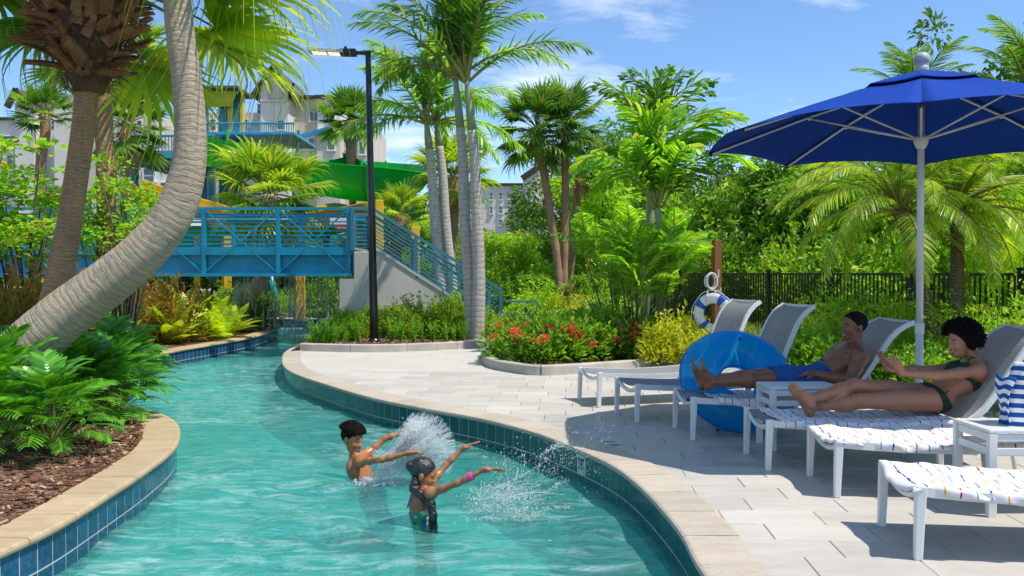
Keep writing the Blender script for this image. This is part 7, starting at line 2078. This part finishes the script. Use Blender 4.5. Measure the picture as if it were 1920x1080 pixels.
FAB = {'blue': pm('swim_short_blue', (.012, .10, .33), (.008, .07, .25), scale=12, rough=.8, bump=.4, bscale=25),
       'green': pm('bikini_green', (.02, .055, .035), (.012, .035, .022), scale=60, rough=.85, bump=.5, bscale=160),
       'lilac': pm('strap_lilac', (.36, .16, .50), scale=10, rough=.6), 'pink': pm('wristband_pink', (.80, .06, .42), scale=10, rough=.5)}
def suit_mat(name, cs, sc=22):
    t = NT(name); v = t.new('ShaderNodeTexVoronoi'); t.link(t.vecmap(t.pos(), (1, 1, 2.2), rot=(.4, .3, .8)), v.inputs[0]); v.inputs['Scale'].default_value = sc
    h = t.new('ShaderNodeSeparateColor'); t.link(v.outputs['Color'], h.inputs[0])
    base = t.ramp(h.outputs[0], [(i / len(cs), c) for i, c in enumerate(cs)], 'CONSTANT'); return t.done(t.pbsdf(base, .45, None, 0, .4))
FAB['swimsuit'] = suit_mat('swimsuit_print', [(.02, .30, .09), (.01, .06, .22), (.10, .45, .05), (.02, .20, .28), (.20, .06, .32), (.03, .35, .18), (.6, .62, .5)], 26)
FAB['boyshort'] = suit_mat('boy_short_print', [(.01, .08, .30), (.01, .14, .42), (.005, .04, .16), (.35, .5, .6)], 30)

# ---------------- man reclining on the third lounger
def mm(px, py, Y=8.12): return at(px, py, Y)
man = Person('person in blue swim shorts reclining on a lounger', gp(1540, 512 + HC * 1600 / 8.15), SK['man'], 1.13)
man.t['label'] = 'person in blue swim shorts reclining bare-chested on a lounger, hands in lap'
pel, che, nek = mm(1540, 705), mm(1577, 676), mm(1600, 649)
n_, s_, d_ = man.torso(pel, che, nek, (-.55, -.05, .8), 1.04)
man.F.rc(nek - V((0, 0, .02)), mm(1604, 622), .068, .060, .03)
man.head(mm(1601, 612), (-1, -.22, -.02), (.06, .0, 1), 1.16)
shn, shf = mm(1613, 668, 7.90), mm(1583, 654, 8.35)
for sh in (shn, shf): man.F.el(sh, (.074, .074, .074), None, .05); man.F.rc(nek, sh, .055, .058, .05)
for o in (-1, 1):
    man.F.el(lerp(che, nek, .30) + n_ * .085 + V((0, .075 * o, 0)), (.080, .085, .038), (d_, s_, n_), .035)
    man.F.el(lerp(pel, che, .55) + n_ * .083 + V((0, .035 * o, 0)), (.12, .035, .02), (d_, s_, n_), .03)
    man.F.el(lerp(che, nek, .10) + n_ * .118 + V((0, .088 * o, 0)), (.010, .010, .008), (d_, s_, n_), .008)
man.arm(shn, mm(1594, 714, 7.84), mm(1526, 701, 7.92), (.058, .048, .046, .03, .029)); man.arm(shf, mm(1563, 692, 8.44), mm(1510, 693, 8.30), (.058, .048, .046, .03, .029))
man.hand(mm(1527, 701, 7.92), (-1, .12, -.02), (.05, .15, -1), 1, (.16, .14, .16, .22), .10, 1.12)
man.hand(mm(1511, 693, 8.28), (-1, -.3, -.05), (0, -.1, -1), -1, (.18, .16, .18, .25), .12, 1.12)
hn, hf = mm(1536, 712, 8.02), mm(1534, 708, 8.22)
kn, kf = mm(1440, 709, 8.02), mm(1419, 705, 8.20)
an, af = mm(1336, 717, 8.02), mm(1322, 716, 8.22)
man.leg(hn, kn, an, (.092, .078, .060, .060, .038), (0, 0, -1)); man.leg(hf, kf, af, (.092, .078, .060, .060, .038), (0, 0, -1))
man.foot(an, (-.25, -.12, 1), (-1, .0, -.2), -1, 1.10); man.foot(af, (-.32, .10, 1), (-1, .0, -.2), 1, 1.10)
done(man); man.face('d', True)
cap_hair(man, .0035, .050, -.028, .0015, 150)
F = Field()
F.el(pel, (.118 * 1.13, .155 * 1.13, .105 * 1.13), (d_, s_, n_), .05)
F.limb = None
F.chain([hn, lerp(hn, kn, .5), kn], [.108, .100, .088], .05); F.chain([hf, lerp(hf, kf, .5), kf], [.108, .100, .088], .05)
F.rc(lerp(pel, che, .12), pel, .12, .12, .05)
F.build('swim_shorts', FAB['blue'], man.t, vox=.008, grow=.006, clip=[(lerp(kn, hn, .12), (-1, 0, 0)), (lerp(pel, che, .42), d_)], warp=lambda X, Y, Z: .005 * np.sin(X * 38 + Z * 30) * np.sin(Y * 30 + X * 12))
MB().tube([pel + n_ * .125 + d_ * .085 + V((0, .02 * q, .008)) - V(man.t.location) for q in (-2.5, -1.2, 0, 1.2, 2.5)], .008, 6).build('drawstring', FAB['blue'], man.t, smooth=True)

# ---------------- woman on the fourth lounger
def ww(px, py, Y=7.05): return at(px, py, Y)
wom = Person('person in dark green bikini reclining with both hands raised on a lounger', gp(1755, 512 + HC * 1600 / 7.05), SK['woman'], 1.02)
pel, che, nek = ww(1752, 742), ww(1810, 709), ww(1833, 682)
n_, s_, d_ = wom.torso(pel, che, nek, (-.5, -.12, .85), .95)
wom.F.el(pel + V((.02, 0, -.03)), (.12, .165, .10), (d_, s_, n_), .05)
wom.F.rc(nek, ww(1812, 655), .052, .048, .03)
wom.head(ww(1802, 641), (-1, -.18, -.10), (-.12, .0, 1), 1.08)
shn, shf = ww(1836, 696, 6.87), ww(1815, 686, 7.25)
for sh in (shn, shf): wom.F.el(sh, (.058, .058, .058), None, .05); wom.F.rc(nek, sh, .042, .046, .05)
bust = []
for o in (-1, 1):
    b = lerp(che, nek, .02) + n_ * .085 + V((0, .078 * o, 0)) - d_ * .01; bust.append(b); wom.F.el(b, (.072, .072, .060), (d_, s_, n_), .03)
wom.arm(shn, ww(1757, 704, 6.83), ww(1690, 700, 6.84), (.046, .040, .037, .03, .0255)); wom.arm(shf, ww(1742, 694, 7.24), ww(1664, 692, 7.22), (.046, .040, .037, .03, .0255))
wom.hand(ww(1690, 700, 6.84), (-.50, -.06, .86), (-.75, -.62, -.2), -1, (.10, .08, .08, .1), .20, 1.08)
wom.hand(ww(1664, 692, 7.22), (-.38, .05, .92), (-1, -.25, -.2), 1, (.10, .08, .08, .12), .16, 1.06)
hn, hf = ww(1752, 750, 6.95), ww(1744, 741, 7.15)
kn, kf = ww(1614, 752, 6.95), ww(1602, 724, 7.10)
an, af = ww(1522, 763, 7.06), ww(1520, 747, 6.92)
wom.leg(hn, kn, an, (.096, .080, .058, .056, .036), (0, 0, -1)); wom.leg(hf, kf, af, (.092, .078, .058, .055, .036), (0, 0, -1))
wom.foot(an, (-.55, .05, .84), (-.82, -.2, -.55), -1, 1.05); wom.foot(af, (-.70, -.10, .72), (-.55, -.62, -.56), 1, 1.06)
done(wom); wom.face('l', True)
cap_hair(wom, .018, .060, -.06, .006, 95, back=1)
curls(wom, 2600, .012, .055, 3, .010, -.55, .62)
F = Field()
for b in bust: F.el(b, (.076, .078, .062), (d_, s_, n_), .02)
F.el(che, (.100, .162 * 1.02 * .95, .112), (d_, s_, n_), .03)
F.build('bikini_top', FAB['green'], wom.t, vox=.006, grow=.0045, clip=[(che + d_ * .052, d_), (che - d_ * .075, -d_)])
F = Field(); F.el(pel, (.115 * 1.02, .150 * .97, .102), (d_, s_, n_), .05); F.el(pel + V((.02, 0, -.03)), (.12, .165, .10), (d_, s_, n_), .05); F.rc(hn, lerp(hn, kn, .5), .098, .083, .03); F.rc(hf, lerp(hf, kf, .5), .094, .081, .03)
cut = (pel + d_ * .03)
F.build('bikini_bottom', FAB['green'], wom.t, vox=.006, grow=.005, clip=[(cut, d_), (pel - d_ * .045, (-d_ + n_ * .25)), (lerp(hn, kn, .12), (-1, 0, 0))])
b0 = V(wom.t.location)
for o, c in ((0, nek), (1, nek)):
    yo = -.05 if o == 0 else .05
    MB().tube([bust[o] + n_ * .05 + d_ * .035 - b0, lerp(bust[o], nek, .7) + n_ * .075 + V((0, yo * .4, .01)) - b0, nek + V((.0, yo, .045)) - b0, nek + V((.055, yo * .3, .03)) - b0], .006, 6).build('neck_strap', FAB['green'], wom.t, smooth=True)
tie = pel + V((-.02, -.165, .03))
m = MB()
for e in ((-.05, -.02, .03), (.03, -.02, -.07), (-.04, -.02, -.06), (.05, -.01, .03)): m.tube([tie - b0, tie + V(e) * .6 + V((0, -.015, .01)) - b0, tie + V(e) - b0], .005, 5)
m.build('tie_bow', FAB['green'], wom.t)
# pale soles
# ---------------- boy splashing
def bb(px, py, Y=7.72): return at(px, py, Y)
boy = Person('bare-chested person standing in the river, arms thrust forward into the splash', gp(690, 512 + (HC - WATER_Z) * 1600 / 7.72, WATER_Z), SK['boy'], .80)
pel, che, nek = bb(699, 926), bb(674, 884), bb(667, 857)
n_, s_, d_ = boy.torso(pel, che, nek, (.80, -.45, .15), .98)
boy.F.rc(nek + V((0, 0, -.01)), bb(662, 838), .047, .042, .025)
boy.head(bb(660, 823), (.86, -.42, -.22), (.16, .0, 1), 1.03)
shn, shf = bb(676, 866, 7.55), bb(690, 850, 7.86)
for sh in (shn, shf): boy.F.el(sh, (.05, .05, .05), None, .04); boy.F.rc(nek, sh, .038, .04, .04)
boy.arm(shn, bb(716, 862, 7.38), bb(762, 850, 7.34), (.042, .034, .033, .02, .023)); boy.arm(shf, bb(722, 822, 7.92), bb(753, 812, 7.95), (.042, .034, .033, .02, .023))
boy.hand(bb(763, 850, 7.34), (1, -.05, .18), (.1, -.2, -1), 1, (.2, .2, .2, .25), .15, .90); boy.hand(bb(754, 811, 7.95), (.55, .05, .80), (.75, .2, -.5), 1, (.12, .1, .1, .12), .28, .92)
for o, k_ in ((-.075, .05), (.075, -.06)):
    h = pel + V((0, o, -.03)); kn = h + V((.10 + k_, o * .4, -.30)); an = V((kn.x - .12, kn.y, FLOOR_Z + .09)); boy.leg(h, kn, an, (.085, .07, .058, .055, .04)); boy.foot(an, (1, -.1, 0), (0, 0, -1), 1, .9)
done(boy); boy.face('l', True)
cap_hair(boy, .0025, .052, -.035, .001, 120)
F = Field(); c, f, r, u, sc = boy.H; F.el(boy.P(-.008, 0, .064), [.092, .078, .066], (f, r, u), .02)
F.build('curly_top', HAIR, boy.t, vox=.006, warp=lambda X, Y, Z: .013 * np.sin(X * 110) * np.sin(Y * 120 + 1) * np.sin(Z * 115 + 2))
curls(boy, 2200, .006, .030, 8, .010, .38, .85, thick=.006)
F = Field(); F.el(pel, (.105, .13, .09), (d_, s_, n_), .05)
for o, k_ in ((-.075, .05), (.075, -.06)):
    h = pel + V((0, o, -.03)); kn = h + V((.10 + k_, o * .4, -.30)); F.rc(h, lerp(h, kn, .8), .095, .088, .04)
F.build('swim_shorts', FAB['boyshort'], boy.t, vox=.008, grow=.012, clip=[(pel + d_ * .07, d_)], warp=lambda X, Y, Z: .005 * np.sin(X * 40 + Z * 30) * np.sin(Y * 33))
# ---------------- girl splashing
def gg(px, py, Y=6.30): return at(px, py, Y)
girl = Person('person in patterned swimsuit with pink wristband reaching out over the water', gp(790, 512 + (HC - WATER_Z) * 1600 / 6.30, WATER_Z), SK['girl'], .76)
pel, che, nek = gg(796, 1004), gg(788, 950), gg(790, 924)
n_, s_, d_ = girl.torso(pel, che, nek, (.95, .20, .05), .96)
girl.F.rc(nek + V((0, 0, -.01)), gg(792, 905), .042, .038, .022)
girl.head(gg(793, 888), (.93, .06, -.28), (.25, .0, 1), .98)
shn, shf = gg(808, 925, 6.16), gg(806, 908, 6.46)
for sh in (shn, shf): girl.F.el(sh, (.045, .045, .045), None, .04); girl.F.rc(nek, sh, .034, .036, .04)
girl.arm(shn, gg(858, 906, 6.06), gg(905, 882, 6.02), (.038, .031, .030, .02, .021)); girl.arm(shf, gg(836, 872, 6.55), gg(866, 843, 6.58), (.038, .031, .030, .02, .021))
girl.hand(gg(906, 881, 6.02), (1, -.05, .06), (.05, -.35, -1), -1, (.05, .08, .12, .2), .22, .86); girl.hand(gg(867, 842, 6.58), (.80, .1, .42), (.4, -.1, -.9), -1, (.12, .12, .15, .2), .16, .86)
for o, k_ in ((-.07, .04), (.07, -.08)):
    h = pel + V((0, o, -.03)); kn = h + V((.04 + k_, o * .3, -.33)); an = V((kn.x - .08, kn.y, FLOOR_Z + .08)); girl.leg(h, kn, an, (.08, .066, .052, .05, .036)); girl.foot(an, (1, 0, 0), (0, 0, -1), 1, .85)
done(girl, .006); girl.face('l', False)
wet = pm('hair_wet', (.012, .010, .010), (.035, .028, .026), scale=30, rough=.25, bump=.6, bscale=90, stretch=(1, 1, 1), spec=.6)
cap_hair(girl, .004, .064, -.05, .0012, 160, mat=wet)
b0 = V(girl.t.location); P = girl.P
F = Field(); F.el(P(-.105, .0, .03), (.035, .042, .045), None, .02); br = [P(-.04, .045, -.055), P(-.035, .055, -.11), gg(808, 945, 6.13), gg(812, 968, 6.12), gg(809, 990, 6.14)]
F.chain(br, [.034, .032, .030, .026, .012], .02)
F.build('braid', wet, girl.t, vox=.005, warp=lambda X, Y, Z: .005 * np.sin(Z * 150) * np.sin(X * 60 + Y * 50))
m = MB(); rr = random.Random(2)
for k in range(90):
    o = V((rr.uniform(-.02, .02), rr.uniform(-.02, .02), 0)); e = V((rr.uniform(-.03, .05), rr.uniform(-.03, .02), rr.uniform(-.06, .0))); m.tube([br[1] + o - b0, br[2] + o * 1.2 - b0, br[3] + o * 1.4 - b0, br[4] + o + e - b0], [.003, .003, .0028, .001], 4, caps=False)
st_ = m.build('wet_strands', wet, girl.t, smooth=True); st_['kind'] = 'stuff'
F = Field()
sc = .76; ax = (d_, s_, n_)
for c_, r_ in ((pel, (.115, .150 * .96, .100)), (lerp(pel, che, .5), (.150, .130 * .96, .092)), (che, (.165, .158 * .96, .108))): F.el(c_, [x * sc for x in r_], ax, .05)
F.build('swimsuit', FAB['swimsuit'], girl.t, vox=.006, grow=.006, clip=[(che - d_ * .005 + n_ * .0, (d_ * .93 - n_ * .36)), (pel - d_ * .07, -d_)])
for o in (-1, 1):
    top_ = nek + V((.0, .075 * o, .010)); m = MB(); m.tube([che - n_ * .092 + V((0, .02 * o, .01)) - b0, lerp(che, nek, .6) - n_ * .083 + V((0, .045 * o, .0)) - b0, top_ - n_ * .035 + V((0, 0, .012)) - b0, top_ + n_ * .035 + V((0, 0, .006)) - b0], .0055, 6); m.build('strap', FAB['lilac'], girl.t, smooth=True)
wa = lerp(gg(858, 906, 6.06), gg(905, 882, 6.02), .52); wd = (gg(905, 882, 6.02) - gg(858, 906, 6.06)).normalized()
m = MB(); m.tube([wa - wd * .014 - b0, wa + wd * .014 - b0], .0315, 16); m.build('wristband', FAB['pink'], girl.t, smooth=False)

# ================================================================ SPLASHES AND FALLING WATER
def drop_mat():
    t = NT('water_drops')
    p = t.pbsdf((.93, .96, .97), .08, None, 0, .6); tl = t.new('ShaderNodeBsdfTranslucent'); tl.inputs[0].default_value = (.92, .97, .98, 1)
    tp_ = t.new('ShaderNodeBsdfTransparent')
    mx = t.new('ShaderNodeMixShader'); mx.inputs[0].default_value = .45; t.link(p, mx.inputs[1]); t.link(tl.outputs[0], mx.inputs[2])
    m2 = t.new('ShaderNodeMixShader'); m2.inputs[0].default_value = .45; t.link(mx.outputs[0], m2.inputs[1]); t.link(tp_.outputs[0], m2.inputs[2])
    return t.done(m2.outputs[0])
DROP = drop_mat()
def drops_mesh(P_, Rr, S=None):
    """octahedra of radius Rr at P_, stretched along S"""
    P_ = np.asarray(P_); n = len(P_); Rr = np.asarray(Rr)[:, None]
    S = np.zeros((n, 3)) if S is None else np.asarray(S)
    o = np.array([(1, 0, 0), (-1, 0, 0), (0, 1, 0), (0, -1, 0), (0, 0, 1), (0, 0, -1)], float)
    v = P_[:, None, :] + o[None] * Rr[:, :, None] + np.sign(o @ np.array([.3, .2, .9]))[None, :, None] * S[:, None, :] * .5 * (np.abs(o[:, 2]) > .5)[None, :, None]
    f = np.array([(0, 2, 4), (2, 1, 4), (1, 3, 4), (3, 0, 4), (2, 0, 5), (1, 2, 5), (3, 1, 5), (0, 3, 5)])
    return v.reshape(-1, 3), (np.arange(n)[:, None, None] * 6 + f[None]).reshape(-1, 3)
rs = np.random.RandomState(5)
def jet(a, b, n, spread_, up=.0, rmin=.0015, rmax=.006, stretch=.01):
    a, b = np.array(a), np.array(b); t = rs.rand(n) ** .8
    p = a + (b - a) * t[:, None] + rs.normal(0, 1, (n, 3)) * (spread_ * (.25 + t))[:, None]; p[:, 2] += up * np.sin(pi * t)
    return p, rmin + (rmax - rmin) * rs.rand(n) ** 3, np.tile((b - a) / np.linalg.norm(b - a) * stretch, (n, 1)) * rs.rand(n, 1)
def strands(rd, n, fa, fb, rmin=.0012, rmax=.004):
    m = MB()
    for k in range(n):
        a, b = V(fa()), V(fb()); mid = lerp(a, b, .5) + V((rd.normal(0, .015), rd.normal(0, .015), abs(rd.normal(.02, .02)))); r = rmin + (rmax - rmin) * rd.rand() ** 2
        pts = spline([a, mid, b], 5); m.tube(pts, [r * (.5 + .8 * abs(sin(i * 1.7 + k))) * (1 - .6 * i / len(pts)) for i in range(len(pts))], 5, caps=False)
    return np.array([tuple(v) for v in m.v]), m.f
def splash(name, label, parts, extra=None):
    P_ = np.concatenate([p[0] for p in parts]); Rr = np.concatenate([p[1] for p in parts]); S = np.concatenate([p[2] for p in parts])
    k = P_[:, 2] > WATER_Z - .004; P_, Rr, S = P_[k], Rr[k], S[k]
    v, f = drops_mesh(P_, Rr, S)
    if extra is not None: v, f = merge([(v, f), extra])
    o = put(name, np_mesh(name, v, f, [DROP], smooth=True)); tag(o, label, 'splash', kind='stuff')
parts = []
src = at(722, 872, 7.45); cen = at(790, 838, 7.45)
for k in range(125):                                            # fan of jets thrown up from the boy's hands
    a = rs.uniform(-.75, 1.75); L = rs.uniform(.2, .40) * (1 - .15 * abs(a - .5)); e = at(775, 850, 7.45) + V((cos(a) * L * rs.uniform(.5, 1), rs.uniform(-.12, .12), sin(a) * L))
    parts.append(jet(lerp(src, e, rs.uniform(.15, .6)), e, 95, .012, 0, .0012, .0055, .035))
for k in range(40):
    e = at(rs.uniform(700, 850), rs.uniform(835, 900), 7.4); parts.append(jet(at(rs.uniform(690, 740), rs.uniform(870, 905), 7.45), e, 90, .022, .02, .0012, .006, .03))
parts.append((np.array([tuple(at(rs.uniform(670, 760), rs.uniform(885, 915), 7.5)) for _ in range(2600)]) * np.array([1, 1, 0]) + np.array([0, 0, WATER_Z + .012]) + rs.normal(0, 1, (2600, 3)) * np.array([.04, .06, .012]), .002 + .007 * rs.rand(2600) ** 2.5, np.zeros((2600, 3))))
splash('splash_boy', 'dense white fan of splashing water between the two people in the river', parts, strands(rs, 260, lambda: at(rs.uniform(715, 790), rs.uniform(845, 890), 7.45), lambda: at(790, 845, 7.45) + V((cos(q_ := rs.uniform(-.6, 1.9)) * .30, rs.uniform(-.1, .1), sin(q_) * .33))))
parts = []
for k in range(34):
    s0 = at(rs.uniform(880, 960), rs.uniform(930, 965), 6.35); e = at(rs.uniform(900, 1060), rs.uniform(840, 950), 6.4 + rs.uniform(-.3, .5)); parts.append(jet(s0, e, 34, .022, .06, .0012, .005, .02))
for k in range(12):                                             # arcs of drops flying to the right
    s0 = at(rs.uniform(950, 1010), rs.uniform(900, 960), 6.5); e = at(rs.uniform(1060, 1140), rs.uniform(815, 880), 7.1); parts.append(jet(s0, e, 46, .05, .12, .0018, .0055, 0))
n = 320; parts.append((np.array([tuple(at(rs.uniform(930, 1150), rs.uniform(800, 960), rs.uniform(6.3, 7.4))) for _ in range(n)]), .0016 + .0045 * rs.rand(n) ** 2, np.zeros((n, 3))))
n = 2200; q = np.array([tuple(gp(rs.uniform(880, 1010), rs.uniform(915, 975), WATER_Z)) for _ in range(n)]); parts.append((q + rs.normal(0, 1, (n, 3)) * np.array([.06, .09, .010]) + np.array([0, 0, .012]), .0018 + .006 * rs.rand(n) ** 2.5, np.zeros((n, 3))))
for (x0, y0, x1, y1) in ((980, 960, 1065, 900), (990, 970, 1075, 950), (960, 970, 1002, 978), (1010, 860, 1060, 835)): parts.append(jet(at(x0, y0, 6.2), at(x1, y1, 6.3), 160, .012, .03, .0015, .006, .01))
splash('splash_girl', 'scattered white drops and foam in front of the pink wristband', parts, strands(rs, 22, lambda: at(rs.uniform(890, 990), rs.uniform(915, 960), 6.4), lambda: at(rs.uniform(930, 1060), rs.uniform(860, 940), 6.5)))
parts = []
yw = BY + 1.2; zt = z_bot
for k in range(120):
    px = rs.uniform(438, 640); c = at(px, 540, yw + rs.uniform(-.5, .8)); n = int(rs.uniform(16, 34)); t = np.sort(rs.rand(n)); z = zt - (zt - WATER_Z) * t
    parts.append((np.stack([c.x + rs.normal(0, .006, n), np.full(n, c.y) + rs.normal(0, .006, n), z], 1), .006 + .008 * rs.rand(n), np.tile(np.array([0, 0, .2]), (n, 1)) * rs.rand(n, 1)))
splash('water_curtain', 'thin curtain of water strings falling from below the bridge', parts)
